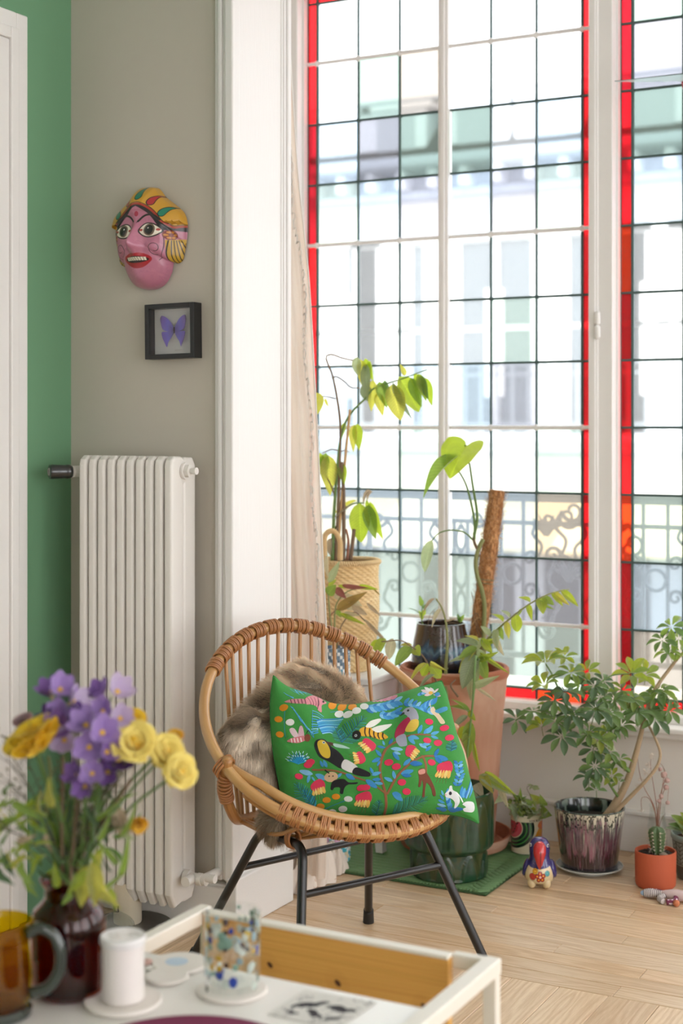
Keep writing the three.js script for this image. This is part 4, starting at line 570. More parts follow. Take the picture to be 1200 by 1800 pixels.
// candle, plate and glass dish on the floor under the radiator
{
  const p = [-2.098, 0.0, -2.868];
  const pewter = mat(lin(0.22, 0.21, 0.19), 0.35, { metalness: 0.8 });
  solo('metal_plate', lathe([[0, 0.003], [0.07, 0.003], [0.078, 0.006], [0.1, 0.012], [0.104, 0.0135], [0.104, 0.016], [0.1, 0.0155], [0.078, 0.0095], [0.07, 0.007], [0, 0.007]], 56), pewter, 'round tarnished metal plate on the floor below the radiator', 'plate', p);
  const c = thing('pillar_candle', 'thick ivory pillar candle standing on the metal plate', 'candle', [-2.128, 0.0075, -2.905]);
  part('wax', lathe([[0, 0], [0.0325, 0], [0.034, 0.003], [0.034, 0.096], [0.031, 0.1], [0.026, 0.0985], [0.012, 0.094], [0, 0.093]], 40), mat(lin(0.66, 0.58, 0.44), 0.5, { sheen: 0.2 }), c);
  part('wick', tube([V(0, 0.092, 0), V(0.001, 0.1, 0), V(0.003, 0.105, 0.001)], 0.0011, 6, 6), mat(lin(0.02, 0.02, 0.02), 0.9), c);
  const g = thing('glass_dish', 'low ribbed clear glass dish with a small square finial on the plate', 'dish', [-2.106, 0.0075, -2.83]);
  const dome = surf((u, v) => { const a = u * 2 * PI, q = v, r = (0.011 + 0.032 * sin(Math.min(1, q * 1.15) * PI / 2)) * (q > 0.87 ? 1 - (q - 0.87) * 1.4 : 1), rib = 1 + 0.035 * Math.abs(cos(a * 10)) * sin(PI * Math.min(1, q)); return V(r * rib * cos(a), 0.047 * Math.pow(1 - q, 0.72) + 0.001, r * rib * sin(a)); }, 120, 24, true);
  const clr = new THREE.MeshPhysicalMaterial({ color: lin(0.86, 0.87, 0.84), transmission: 0.92, thickness: 0, roughness: 0.06, ior: 1.5, side: THREE.DoubleSide });
  part('glass_cover', dome, clr, g); part('foot', lathe([[0, 0], [0.03, 0], [0.034, 0.001], [0.034, 0.003], [0, 0.004]], 40), clr, g);
  part('finial', merge([rbox(-0.006, 0.006, 0.048, 0.05, -0.003, 0.003, 0.0008), rbox(-0.006, 0.006, 0.061, 0.063, -0.003, 0.003, 0.0008), rbox(-0.006, -0.004, 0.048, 0.063, -0.003, 0.003, 0.0008), rbox(0.004, 0.006, 0.048, 0.063, -0.003, 0.003, 0.0008)]), pewter, g);
}
// ---------------------------------------------------------------- radiator
{
  const B = [-2.115, 0.0, -2.925], t = thing('column_radiator', 'tall white column radiator on the grey wall', 'radiator', B);
  const enamel = mat(lin(0.78, 0.74, 0.69), 0.38, { clearcoat: 0.25, clearcoatRoughness: 0.3 });
  const y0 = 0.07, y1 = 1.127, n = 10, pitch = 0.0278, x00 = -2.2535 - B[0];
  // one section seen from the side: two flat columns joined top and bottom, extruded to its width
  const side = [[0.05, y0 + 0.03], [0.034, y0], [0.006, y0 + 0.006], [-0.01, y0 + 0.004], [-0.034, y0 + 0.006], [-0.047, y0 + 0.032], [-0.047, y1 - 0.02], [-0.036, y1 - 0.004], [-0.008, y1 - 0.003], [0.0, y1 - 0.008], [0.01, y1 - 0.001], [0.036, y1], [0.047, y1 - 0.008], [0.05, y1 - 0.02]];
  const sec = (() => { const sh = shapeOf(side); sh.holes.push(shapeOf([[-0.002, y0 + 0.08], [0.006, y0 + 0.08], [0.006, y1 - 0.06], [-0.002, y1 - 0.06]])); return new THREE.ExtrudeGeometry(sh, { depth: 0.0078, bevelEnabled: true, bevelSize: 0.0075, bevelThickness: 0.0075, bevelOffset: -0.004, bevelSegments: 4 }); })(); sec.rotateY(-PI / 2); sec.translate(0.0043, 0, 0);
  for (let i = 0; i < n; i++) { const s = part('section', sec, enamel, t); s.position.x = x00 + 0.014 + i * pitch; }
  const cyl = (r, L, x, y, z, seg = 20) => { const g = new THREE.CylinderGeometry(r, r, L, seg); g.rotateZ(PI / 2); return moved(g, x, y, z); };
  part('header_pipe', merge([cyl(0.014, n * pitch, x00 + n * pitch / 2, y1 - 0.035, 0), cyl(0.014, n * pitch, x00 + n * pitch / 2, y0 + 0.055, 0)]), enamel, t);
  const xr = x00 + n * pitch;
  part('bleed_plug', merge([cyl(0.0205, 0.006, xr + 0.002, y1 - 0.032, 0, 24), cyl(0.0165, 0.012, xr + 0.010, y1 - 0.032, 0, 6), cyl(0.0065, 0.014, xr + 0.021, y1 - 0.032, 0), cyl(0.0085, 0.006, xr + 0.03, y1 - 0.032, 0)]), enamel, t);
  part('lower_valve', merge([cyl(0.0185, 0.014, xr + 0.008, y0 + 0.062, 0.0, 8), cyl(0.013, 0.05, xr + 0.036, y0 + 0.062, 0.0), cyl(0.0155, 0.012, xr + 0.044, y0 + 0.062, 0, 8), (() => { const g = new THREE.CylinderGeometry(0.0125, 0.0135, 0.034, 8); g.rotateX(PI / 2); return moved(g, xr + 0.024, y0 + 0.062, 0.018); })(), cyl(0.01, 0.03, xr + 0.07, y0 + 0.068, 0), (() => { const g = new THREE.CylinderGeometry(0.0105, 0.0105, 0.08, 16); g.rotateX(PI / 2); return moved(g, xr + 0.055, y0 + 0.066, -0.04); })()]), enamel, t);
  const vx = x00 - 0.028, vy = y1 - 0.037;
  part('valve_body', merge([cyl(0.0125, 0.05, x00 - 0.012, vy, 0.012), cyl(0.015, 0.012, x00 - 0.004, vy, 0.012, 8), (() => { const g = new THREE.CylinderGeometry(0.014, 0.014, 0.04, 16); g.rotateX(PI / 2); return moved(g, vx, vy, 0.02); })(), (() => { const g = new THREE.CylinderGeometry(0.0095, 0.0095, 0.09, 14); g.rotateX(PI / 2); return moved(g, vx, vy, -0.035); })()]), enamel, t);
  const head = part('thermostat_head', (() => { const g = lathe([[0, 0], [0.014, 0], [0.0165, 0.004], [0.0175, 0.006], [0.0175, 0.014], [0.0165, 0.016], [0.0168, 0.02], [0.018, 0.05], [0.0165, 0.056], [0.011, 0.057], [0.0105, 0.054], [0, 0.054]], 36); g.rotateX(PI / 2); g.rotateY(-0.62); return moved(g, vx - 0.002, vy, 0.036); })(), mat(lin(0.016, 0.016, 0.017), 0.28, { clearcoat: 0.8, clearcoatRoughness: 0.15 }), t, 'glossy black thermostat head');
  part('dial_ring', (() => { const g = new THREE.TorusGeometry(0.0075, 0.0022, 8, 24); g.rotateY(-0.62); return moved(g, vx - 0.002 - 0.0575 * sin(0.62), vy, 0.036 + 0.0565 * cos(0.62)); })(), mat(lin(0.35, 0.33, 0.31), 0.4), head);
  part('bracket', merge([rbox(-0.06, -0.04, y1 - 0.12, y1 - 0.09, -0.081, -0.04, 0.002), rbox(0.06, 0.08, y1 - 0.12, y1 - 0.09, -0.081, -0.04, 0.002), rbox(-0.06, -0.04, y0 + 0.09, y0 + 0.12, -0.081, -0.04, 0.002)]), enamel, t);
}
// ---------------------------------------------------------------- painted mask
{
  const C = [-2.126, 1.664, ZW], t = thing('painted_mask', 'painted pink face mask with a yellow leafy crown and tasselled earrings', 'mask', C);
  // outline, frontal, metres
  const outl = [[0.0, 0.124], [0.022, 0.122], [0.045, 0.098], [0.075, 0.076], [0.098, 0.056], [0.107, 0.03], [0.106, 0.0], [0.099, -0.04], [0.092, -0.06], [0.078, -0.066], [0.068, -0.062], [0.062, -0.085], [0.045, -0.112], [0.02, -0.125], [-0.02, -0.125], [-0.045, -0.112], [-0.062, -0.085], [-0.068, -0.062], [-0.078, -0.066], [-0.092, -0.06], [-0.099, -0.04], [-0.106, 0.0], [-0.107, 0.03], [-0.098, 0.056], [-0.075, 0.076], [-0.045, 0.098], [-0.022, 0.122]];
  const oc = new THREE.CatmullRomCurve3(outl.map(([x, y]) => V(x, y, 0)), true, 'centripetal'), ring = oc.getPoints(180);
  const rim = (a) => { let best = ring[0], bd = 9; for (const p of ring) { let d = Math.abs(Math.atan2(p.x, p.y) - a); if (d > PI) d = 2 * PI - d; if (d < bd) { bd = d; best = p; } } return best; };
  const G = (x, y, cx, cy, sx, sy) => Math.exp(-(((x - cx) / sx) ** 2) - ((y - cy) / sy) ** 2);
  const height = (x, y, q) => { const dome = Math.pow(Math.max(0, 1 - q ** 2.6), 0.62); let h = 0.012 + 0.056 * dome; h += 0.010 * G(x, y, 0, 0.085, 0.05, 0.03);
    h += 0.034 * G(x, y, 0, -0.022, 0.0145, 0.021) + 0.016 * G(x, y, 0, 0.005, 0.010, 0.026) + 0.007 * (G(x, y, 0.014, -0.027, 0.009, 0.008) + G(x, y, -0.014, -0.027, 0.009, 0.008));
    h += 0.008 * G(x, y, 0, -0.053, 0.03, 0.010) + 0.005 * G(x, y, 0, -0.066, 0.024, 0.006) - 0.004 * G(x, y, 0, -0.059, 0.025, 0.003) + 0.012 * G(x, y, 0, -0.1, 0.028, 0.02);
    h += 0.006 * (G(x, y, 0.036, 0.008, 0.02, 0.010) + G(x, y, -0.036, 0.008, 0.02, 0.010)) + 0.007 * (G(x, y, 0.042, -0.03, 0.018, 0.018) + G(x, y, -0.042, -0.03, 0.018, 0.018));
    h += 0.006 * sstep(0.055, 0.062, y + 0.9 * Math.abs(x) * Math.abs(x) * 9 - 0.004) * (1 - q * 0.5); const side = sstep(0.062, 0.08, Math.abs(x)); if (y < 0.03) h -= 0.018 * side; return h; };
  const paintIt = canvasTex(1024, 1024, (c, w, h) => {
    const S = 4096 / 1.12, X = (x) => w / 2 + x * S, Y = (y) => h / 2 - y * S, p = (pts, close = true) => { c.beginPath(); const q = pts.map(([x, y]) => [X(x), Y(y)]); c.moveTo((q[0][0] + q[1][0]) / 2, (q[0][1] + q[1][1]) / 2); const n = q.length; for (let i = 1; i <= n; i++) { const a = q[i % n], b = q[(i + 1) % n]; c.quadraticCurveTo(a[0], a[1], (a[0] + b[0]) / 2, (a[1] + b[1]) / 2); } c.closePath(); };
    const ln = (pts, col, lw) => { c.beginPath(); const q = pts.map(([x, y]) => [X(x), Y(y)]); c.moveTo(...q[0]); for (let i = 1; i < q.length - 1; i++) c.quadraticCurveTo(...q[i], (q[i][0] + q[i + 1][0]) / 2, (q[i][1] + q[i + 1][1]) / 2); c.lineTo(...q[q.length - 1]); c.strokeStyle = col; c.lineWidth = lw; c.lineCap = 'round'; c.stroke(); };
    const el = (x, y, rx, ry, col, a = 0) => { c.beginPath(); c.ellipse(X(x), Y(y), rx * S, ry * S, a, 0, 7); c.fillStyle = col; c.fill(); };
    c.fillStyle = '#b9738a'; c.fillRect(0, 0, w, h); for (let i = 0; i < 900; i++) { c.fillStyle = rnd() < 0.5 ? 'rgba(225,160,175,0.10)' : 'rgba(140,80,110,0.08)'; c.beginPath(); c.ellipse(rnd() * w, rnd() * h, rr(4, 30), rr(3, 14), rnd() * 3, 0, 7); c.fill(); }
    const mir = (f) => { f(1); f(-1); };
    // hair, then the crown
    mir((m) => { c.beginPath(); c.moveTo(X(0), Y(0.072)); c.quadraticCurveTo(X(m * 0.034), Y(0.058), X(m * 0.064), Y(0.012)); c.lineTo(X(m * 0.118), Y(0.008)); c.lineTo(X(m * 0.118), Y(0.05)); c.lineTo(X(0), Y(0.1)); c.closePath(); c.fillStyle = '#1d171b'; c.fill(); });
    const edge = [[-0.125, 0.022], [-0.1, 0.022], [-0.084, 0.016], [-0.066, 0.032], [-0.046, 0.056], [-0.02, 0.074], [0, 0.079], [0.02, 0.074], [0.046, 0.056], [0.066, 0.032], [0.084, 0.016], [0.1, 0.022], [0.125, 0.022]];
    c.beginPath(); c.moveTo(X(edge[0][0]), Y(edge[0][1])); for (const [x, y] of edge) c.lineTo(X(x), Y(y)); c.lineTo(X(0.14), Y(0.14)); c.lineTo(X(-0.14), Y(0.14)); c.closePath(); c.fillStyle = '#cf9a2f'; c.fill();
    ln(edge.map(([x, y]) => [x, y - 0.001]), '#1a1416', 26); ln(edge, '#a8341f', 18); ln(edge.map(([x, y]) => [x, y + 0.0042]), '#1a1416', 5);
    const lf = (x, y, s, a, col) => { const R = (u, v) => [x + s * (u * cos(a) - v * sin(a)), y + s * (u * sin(a) + v * cos(a))]; const q = [R(0, -0.5), R(0.42, -0.25), R(0.3, 0.2), R(0.22, 0.6), R(0.36, 0.92), R(-0.1, 0.66), R(-0.36, 0.2), R(-0.34, -0.3)]; p(q); c.fillStyle = col; c.fill(); c.strokeStyle = '#1a1416'; c.lineWidth = 7; c.stroke(); };
    lf(0.0, 0.1, 0.027, 0, '#1f8268'); mir((m) => { lf(m * 0.034, 0.083, 0.023, -m * 0.35, '#b0262c'); lf(m * 0.066, 0.055, 0.026, -m * 0.75, '#1f8268'); });
    // brows, eyes, bindi, cheeks, mouth
    mir((m) => { ln([[m * 0.007, 0.034], [m * 0.02, 0.05], [m * 0.045, 0.05], [m * 0.064, 0.036]], '#17120f', 17); p([[m * 0.008, 0.01], [m * 0.022, 0.029], [m * 0.046, 0.029], [m * 0.074, 0.01], [m * 0.052, -0.004], [m * 0.026, -0.006]]); c.fillStyle = '#e6dccb'; c.fill(); c.strokeStyle = '#17120f'; c.lineWidth = 10; c.stroke(); el(m * 0.06, 0.012, 0.005, 0.003, '#b0453c'); el(m * 0.017, 0.012, 0.004, 0.003, '#b0453c'); el(m * 0.038, 0.0125, 0.0145, 0.0148, '#6b5a48'); el(m * 0.038, 0.0125, 0.0105, 0.0115, '#17120f'); el(m * 0.0355, 0.0165, 0.002, 0.002, '#e9e4dc');
      c.beginPath(); for (let i = 0; i < 44; i++) { const a = i / 44 * 4.4 * PI / 2 + 1.5, r = (0.016 - i * 0.00022) * S; c.lineTo(X(m * 0.05) + m * r * cos(a), Y(-0.032) + r * sin(a)); } c.strokeStyle = '#2a1820'; c.lineWidth = 5; c.stroke();
      ln([[m * 0.066, 0.014], [m * 0.07, -0.01], [m * 0.066, -0.045], [m * 0.052, -0.06]], '#3a2430', 4); });
    el(0, 0.053, 0.006, 0.0065, '#a3183a'); ln([[0.004, 0.03], [0.006, 0.036]], '#17120f', 5);
    p([[-0.046, -0.054], [-0.016, -0.041], [0, -0.045], [0.016, -0.041], [0.046, -0.054], [0.022, -0.075], [0, -0.08], [-0.022, -0.075]]); c.fillStyle = '#a81e2c'; c.fill(); p([[-0.039, -0.057], [-0.014, -0.0505], [0.014, -0.0505], [0.039, -0.057], [0.016, -0.0665], [-0.016, -0.0665]]); c.fillStyle = '#241013'; c.fill(); for (let i = 0; i < 8; i++) { c.fillStyle = '#e8e0cc'; c.fillRect(X(-0.027 + i * 0.0069), Y(-0.0525), 0.0056 * S, 0.0078 * S); }
    // earrings
    mir((m) => { el(m * 0.079, 0.0, 0.013, 0.012, '#7a2a20'); for (let i = 0; i < 6; i++) el(m * 0.079 + 0.0075 * cos(i * 1.05), 0.0075 * sin(i * 1.05), 0.0035, 0.0028, '#cf8a3a'); c.fillStyle = '#c49a2f'; c.beginPath(); c.moveTo(X(m * 0.07), Y(-0.012)); c.lineTo(X(m * 0.115), Y(-0.008)); c.lineTo(X(m * 0.115), Y(-0.075)); c.lineTo(X(m * 0.07), Y(-0.075)); c.closePath(); c.fill(); for (let i = 0; i < 6; i++) ln([[m * (0.074 + i * 0.0045), -0.013], [m * (0.07 + i * 0.0065), -0.04], [m * (0.069 + i * 0.007), -0.07]], '#1d1712', 6); });
  });
  paintIt.wrapS = paintIt.wrapT = THREE.ClampToEdgeWrapping;
  const g = surf((u, v) => { const a = -PI + 2 * PI * u, r = rim(a), q = Math.pow(v, 0.9), x = r.x * q, y = r.y * q; return V(x, y, v > 0.999 ? 0.004 : height(x, y, q)); }, 160, 70, true);
  { const p = g.attributes.position, u = g.attributes.uv; for (let i = 0; i < p.count; i++) u.setXY(i, 0.5 + p.getX(i) * 4096 / 1.12 / 1024, 0.5 + p.getY(i) * 4096 / 1.12 / 1024); }
  part('face', g, mat('#ffffff', 0.36, { map: paintIt, clearcoat: 0.5, clearcoatRoughness: 0.25 }), t);
}
// ---------------------------------------------------------------- butterfly in a black box frame
{
  const C = [-2.052, 1.432, ZW], t = thing('butterfly_frame', 'small black box frame holding a mounted violet blue butterfly', 'frame', C, 0);
  const black = mat(lin(0.012, 0.012, 0.013), 0.4), W = 0.072, Hf = 0.067, d = 0.036, b = 0.0115;
  t.rotation.z = 0.012;
  for (const q of [rbox(-W, -W + b, -Hf, Hf, 0.001, d, 0.001), rbox(W - b, W, -Hf, Hf, 0.001, d, 0.001), rbox(-W + b, W - b, Hf - b, Hf, 0.001, d, 0.001), rbox(-W + b, W - b, -Hf, -Hf + b, 0.001, d, 0.001)]) part('frame_side', q, black, t);
  const back = part('backing', box(-W + b, W - b, -Hf + b, Hf - b, 0.004, 0.009), mat(lin(0.62, 0.61, 0.58), 0.9), t);
  part('glass', box(-W + b, W - b, -Hf + b, Hf - b, d - 0.006, d - 0.004), new THREE.MeshPhysicalMaterial({ color: lin(0.97, 0.97, 0.97), transmission: 1, thickness: 0, roughness: 0.03, ior: 1.5, specularIntensity: 0.5 }), t);
  const wingTex = canvasTex(256, 256, (c, w, h) => { const gr = c.createRadialGradient(0, 128, 8, 0, 128, 250); gr.addColorStop(0, '#5d4f8f'); gr.addColorStop(0.45, '#6d62c4'); gr.addColorStop(0.8, '#6f55a6'); gr.addColorStop(1, '#3c2c4e'); c.fillStyle = gr; c.fillRect(0, 0, w, h); for (let i = 0; i < 14; i++) { c.strokeStyle = 'rgba(50,40,90,0.35)'; c.lineWidth = 2; c.beginPath(); c.moveTo(0, 128); c.lineTo(256, i * 20); c.stroke(); } });
  const wm = mat('#ffffff', 0.5, { map: wingTex }), bod = mat(lin(0.05, 0.04, 0.03), 0.8);
  const wing = (pts) => { const g = extr(pts.map(([x, y]) => [x * 0.00054, y * 0.00054]), 0.0006, 0.0002, 60), p = g.attributes.position, u = g.attributes.uv; for (let i = 0; i < p.count; i++) { u.setXY(i, Math.abs(p.getX(i)) / 0.044, 0.5 + p.getY(i) / 0.085); p.setZ(i, p.getZ(i) + 0.12 * Math.abs(p.getX(i))); } g.computeVertexNormals(); return g; };
  const fore = [[2, 4], [16, 34], [40, 58], [64, 66], [70, 52], [66, 30], [58, 6], [34, -4]], hind = [[2, 0], [36, -6], [62, -8], [60, -30], [48, -56], [38, -74], [30, -52], [12, -28]];
  const bf = new THREE.Group(); bf.name = 'butterfly'; bf.position.set(0.002, 0.003, 0.016); t.add(bf);
  for (const m of [1, -1]) { for (const s of [fore, hind]) { const g = wing(s); if (m < 0) { const p = g.attributes.position, n = p.count; for (let i = 0; i < n; i++) p.setX(i, -p.getX(i)); const flip = (q) => { for (let i = 0; i < n; i += 3) for (let k = 0; k < q.itemSize; k++) { const a = q.array[i * q.itemSize + k]; q.array[i * q.itemSize + k] = q.array[(i + 2) * q.itemSize + k]; q.array[(i + 2) * q.itemSize + k] = a; } }; flip(p); flip(g.attributes.uv); g.computeVertexNormals(); } part('wing', g, wm, bf); } }
  part('body', merge([moved(new THREE.CapsuleGeometry(0.0017, 0.012, 4, 8), 0, 0, 0.001), tube([V(0, 0.008, 0.001), V(0.003, 0.014, 0.002), V(0.006, 0.019, 0.002)], 0.0003, 8, 4), tube([V(0, 0.008, 0.001), V(-0.003, 0.014, 0.002), V(-0.006, 0.019, 0.002)], 0.0003, 8, 4)]), bod, bf);
  part('caption_label', rbox(-0.004, 0.022, -0.0490, -0.0430, 0.009, 0.0096, 0.0002), mat('#ffffff', 0.9, { map: canvasTex(128, 32, (c, w, h) => { c.fillStyle = '#cfccc6'; c.fillRect(0, 0, w, h); c.fillStyle = '#6d6a66'; for (let i = 0; i < 9; i++) c.fillRect(12 + i * 12, 8 + (i % 2), rr(5, 9), 4); for (let i = 0; i < 6; i++) c.fillRect(24 + i * 13, 19, rr(5, 9), 3); }) }), t);
}
// ---------------------------------------------------------------- curtain at the side of the bay
{
  const B = [-1.93, 0, -3.335], t = thing('lace_curtain', 'sheer cream curtain with a fringed stripe, hanging beside the window and pooling on the floor', 'curtain', B);
  const weave = tex(256, 512, (u, v) => { const n = fbm(u * 40, v * 6, 3), k = fbm(u * 9, v * 3, 2); return mix3([0.97, 0.92, 0.87], [0.88, 0.79, 0.72], clamp01(0.9 * (n - 0.35) + 0.5 * (k - 0.5))); });
  const cl = mat('#ffffff', 0.95, { map: rep(weave, 1, 2), transmission: 0.55, thickness: 0 }), fringe = mat(lin(0.88, 0.85, 0.80), 0.9, { transmission: 0.3, thickness: 0 });
  const edge = [[505, 20, 3.77], [508, 60, 3.77], [514, 170, 3.78], [526, 330, 3.785], [541, 470, 3.79], [552, 650, 3.795], [561, 830, 3.795], [567, 980, 3.795], [573, 1100, 3.79], [577, 1300, 3.785], [574, 1450, 3.78], [570, 1545, 3.775]].map(([x, y, d]) => at(x, y, d).sub(V(...B)));
  const ec = new THREE.CatmullRomCurve3(edge, false, 'centripetal'), eAt = Array.from({ length: 121 }, (_, i) => ec.getPointAt(i / 120));
  const sheet = surf((u, v) => { const e = eAt[Math.round(v * 120)], w = 0.20 + 0.10 * (1 - v), x = e.x - w * (1 - u), f = 0.014 * sin(u * 21 + v * 0.8) * (0.35 + 0.65 * v) * (1 - u * 0.5) + 0.006 * sin(u * 47 + 2 * v); return V(x, Math.max(0.006, e.y), e.z + f - 0.02 * (1 - u)); }, 70, 120);
  part('sheet', sheet, cl, t);
  const fr = []; for (let i = 0; i < 150; i++) { const v = 0.12 + 0.78 * i / 150, e = eAt[Math.round(v * 120)], p = V(e.x - 0.02 + 0.006 * sin(i * 0.21), e.y, e.z + 0.006), s = rr(-1, 1); fr.push(tube([p, p.clone().add(V(0.004 + 0.003 * s, 0.006, 0.004)), p.clone().add(V(0.008 + 0.005 * s, -0.004, 0.005)), p.clone().add(V(0.004 + 0.004 * s, -rr(0.012, 0.022), 0.002))], 0.0011, 8, 4)); }
  part('fringe', merge(fr), fringe, t);
  part('hem', tube(eAt.filter((_, i) => i % 6 === 0 && i < 118), 0.0022, 80, 6), fringe, t);
  // folds heaped on the floor
  const print = canvasTex(256, 256, (c, w, h) => { c.fillStyle = '#e6dace'; c.fillRect(0, 0, w, h); for (let i = 0; i < 26; i++) { c.strokeStyle = ['rgba(190,150,120,0.5)', 'rgba(170,160,130,0.45)', 'rgba(200,140,130,0.4)'][i % 3]; c.lineWidth = 2 + rnd() * 2; c.beginPath(); const x = rnd() * w, y = rnd() * h; c.arc(x, y, rr(5, 16), rnd() * 6, rnd() * 6 + 2); c.stroke(); } });
  const heap = (cx, cz, rx, ry, rz, sd) => surf((u, v) => { const a = u * 2 * PI, b = v * PI / 2, k = 1 + 0.34 * (fbm(cos(a) * 2.2 + sd + 5, sin(a) * 2.2 + v * 3, 3) - 0.5) + 0.10 * sin(a * 7 + v * 5 + sd); return V(cx + rx * k * cos(a) * cos(b), Math.max(0.002, ry * k * sin(b)), cz + rz * k * sin(a) * cos(b)); }, 90, 30, true);
  const loc = (px, py) => { const p = at(px, py, EYE / ((py - 750) / FPX)); return [p.x - B[0], p.z - B[2]]; };
  const hs = [[528, 1563, 0.035, 0.085, 0.05, 1], [556, 1548, 0.05, 0.1, 0.05, 2], [583, 1532, 0.045, 0.07, 0.035, 3], [545, 1520, 0.06, 0.15, 0.05, 4]].map(([px, py, a, b, c, d]) => { const [x, z] = loc(px, py); return heap(x, z, a, b, c, d); });
  part('pooled_folds', merge(hs), mat('#ffffff', 0.95, { map: print }), t);
}
// ---------------------------------------------------------------- green woven mat
{
  const X0 = -2.24, X1 = -1.447, Z0 = -3.985, Z1 = -3.508, B = [(X0 + X1) / 2, 0, (Z0 + Z1) / 2], t = thing('woven_mat', 'green ribbed woven mat with a braided border under the plant pots', 'mat', B);
  const g1 = mat(lin(0.04, 0.10, 0.03), 0.7, { bumpMap: rep(plasterBump, 6, 6), bumpScale: 0.001 }), g2 = mat(lin(0.15, 0.28, 0.115), 0.6, { bumpMap: rep(plasterBump, 6, 6), bumpScale: 0.001 });
  const ribs = []; for (let z = Z0 + 0.045; z < Z1 - 0.014; z += 0.0245) { const g = new THREE.CapsuleGeometry(0.0108, X1 - X0 - 0.1, 3, 10); g.rotateZ(PI / 2); g.scale(1, 0.5, 1); ribs.push(moved(g, -0.01, 0.0066, z - B[2])); }
  part('ribs', merge(ribs), g2, t); part('base', rbox(X0 - B[0], X1 - B[0], 0.0004, 0.0068, Z0 - B[2], Z1 - B[2], 0.003), g1, t);
  const br = []; for (let z = Z0 + 0.02; z < Z1 - 0.012; z += 0.021) for (const s of [-1, 1]) { const g = new THREE.CapsuleGeometry(0.0085, 0.022, 3, 8); g.rotateZ(PI / 2); g.rotateY(s * 0.7); g.scale(1, 0.55, 1); br.push(moved(g, X1 - 0.028 + s * 0.0125 - B[0], 0.0082, z - B[2])); }
  for (let x = X0 + 0.02; x < X1 - 0.04; x += 0.0095) { const g = new THREE.CapsuleGeometry(0.0036, 0.012, 2, 6); g.rotateZ(PI / 2); g.rotateY(0.9); br.push(moved(g, x - B[0], 0.0078, Z1 - 0.01 - B[2])); }
  part('braided_border', merge(br), g2, t);
}
// ---------------------------------------------------------------- pots
const soilM = mat(lin(0.035, 0.025, 0.018), 0.95);
const soil = (r, y, n = 5) => { const g = surf((u, v) => { const a = u * 2 * PI, q = r * v; return V(q * cos(a), y + 0.008 * (fbm(cos(a) * q * 60 + 9, sin(a) * q * 60, 3) - 0.5) * (v < 0.98 ? 1 : 0), q * sin(a)); }, 36, 14, true); return g; };
const pebbles = (r, y, n, s) => { const g = []; for (let i = 0; i < n; i++) { const a = rnd() * 7, q = r * Math.sqrt(rnd()), k = new THREE.IcosahedronGeometry(rr(0.4, 1) * s, 1); k.scale(1, rr(0.5, 0.9), rr(0.7, 1.2)); g.push(moved(k, q * cos(a), y, q * sin(a), rnd() * 6)); } return merge(g); };
const cup = (ro, h, rb, wall, y0 = 0, lip = 0.003) => [[0.001, y0], [rb - 0.004, y0], [rb, y0 + 0.004], [ro, h - lip], [ro - 0.001, h - 0.001], [ro - wall / 2, h], [ro - wall + 0.001, h - 0.001], [ro - wall, h - lip], [ro - wall - (ro - rb) * 0.4, h * 0.55], [0.001, h * 0.5]];
// big terracotta planter and saucer
{
  const p = [-1.69, 0.013, -3.86];
  const tc = rep(tex(512, 512, (u, v) => { const n = fbm(u * 5, v * 3, 4), m = fbm(u * 60, v * 60, 2), w = sstep(0.52, 0.7, fbm(u * 3 + 7, v * 6, 3)); return mix3(mix3([0.74, 0.47, 0.35], [0.60, 0.33, 0.22], n), [0.84, 0.68, 0.59], 0.75 * w + 0.2 * m); }), 1, 1);
  const clay = mat('#ffffff', 0.85, { map: tc, bumpMap: rep(plasterBump, 3, 3), bumpScale: 0.0012 });
  const sa = thing('clay_saucer', 'wide terracotta saucer under the tall planter on the green mat', 'saucer', p);
  part('dish', lathe([[0.001, 0], [0.135, 0], [0.15, 0.006], [0.162, 0.036], [0.162, 0.041], [0.157, 0.042], [0.154, 0.038], [0.143, 0.012], [0.13, 0.009], [0.001, 0.009]], 64), clay, sa);
  const t = thing('terracotta_planter', 'tall weathered terracotta planter with a thick rim in front of the window', 'planter', [p[0], p[1] + 0.0095, p[2]]);
  part('pot', lathe([[0.001, 0], [0.108, 0], [0.113, 0.004], [0.122, 0.12], [0.141, 0.38], [0.15, 0.466], [0.1545, 0.474], [0.156, 0.484], [0.155, 0.494], [0.15, 0.499], [0.142, 0.499], [0.137, 0.493], [0.135, 0.47], [0.128, 0.4], [0.001, 0.4]], 72), clay, t);
  part('soil', soil(0.133, 0.456), soilM, t);
}
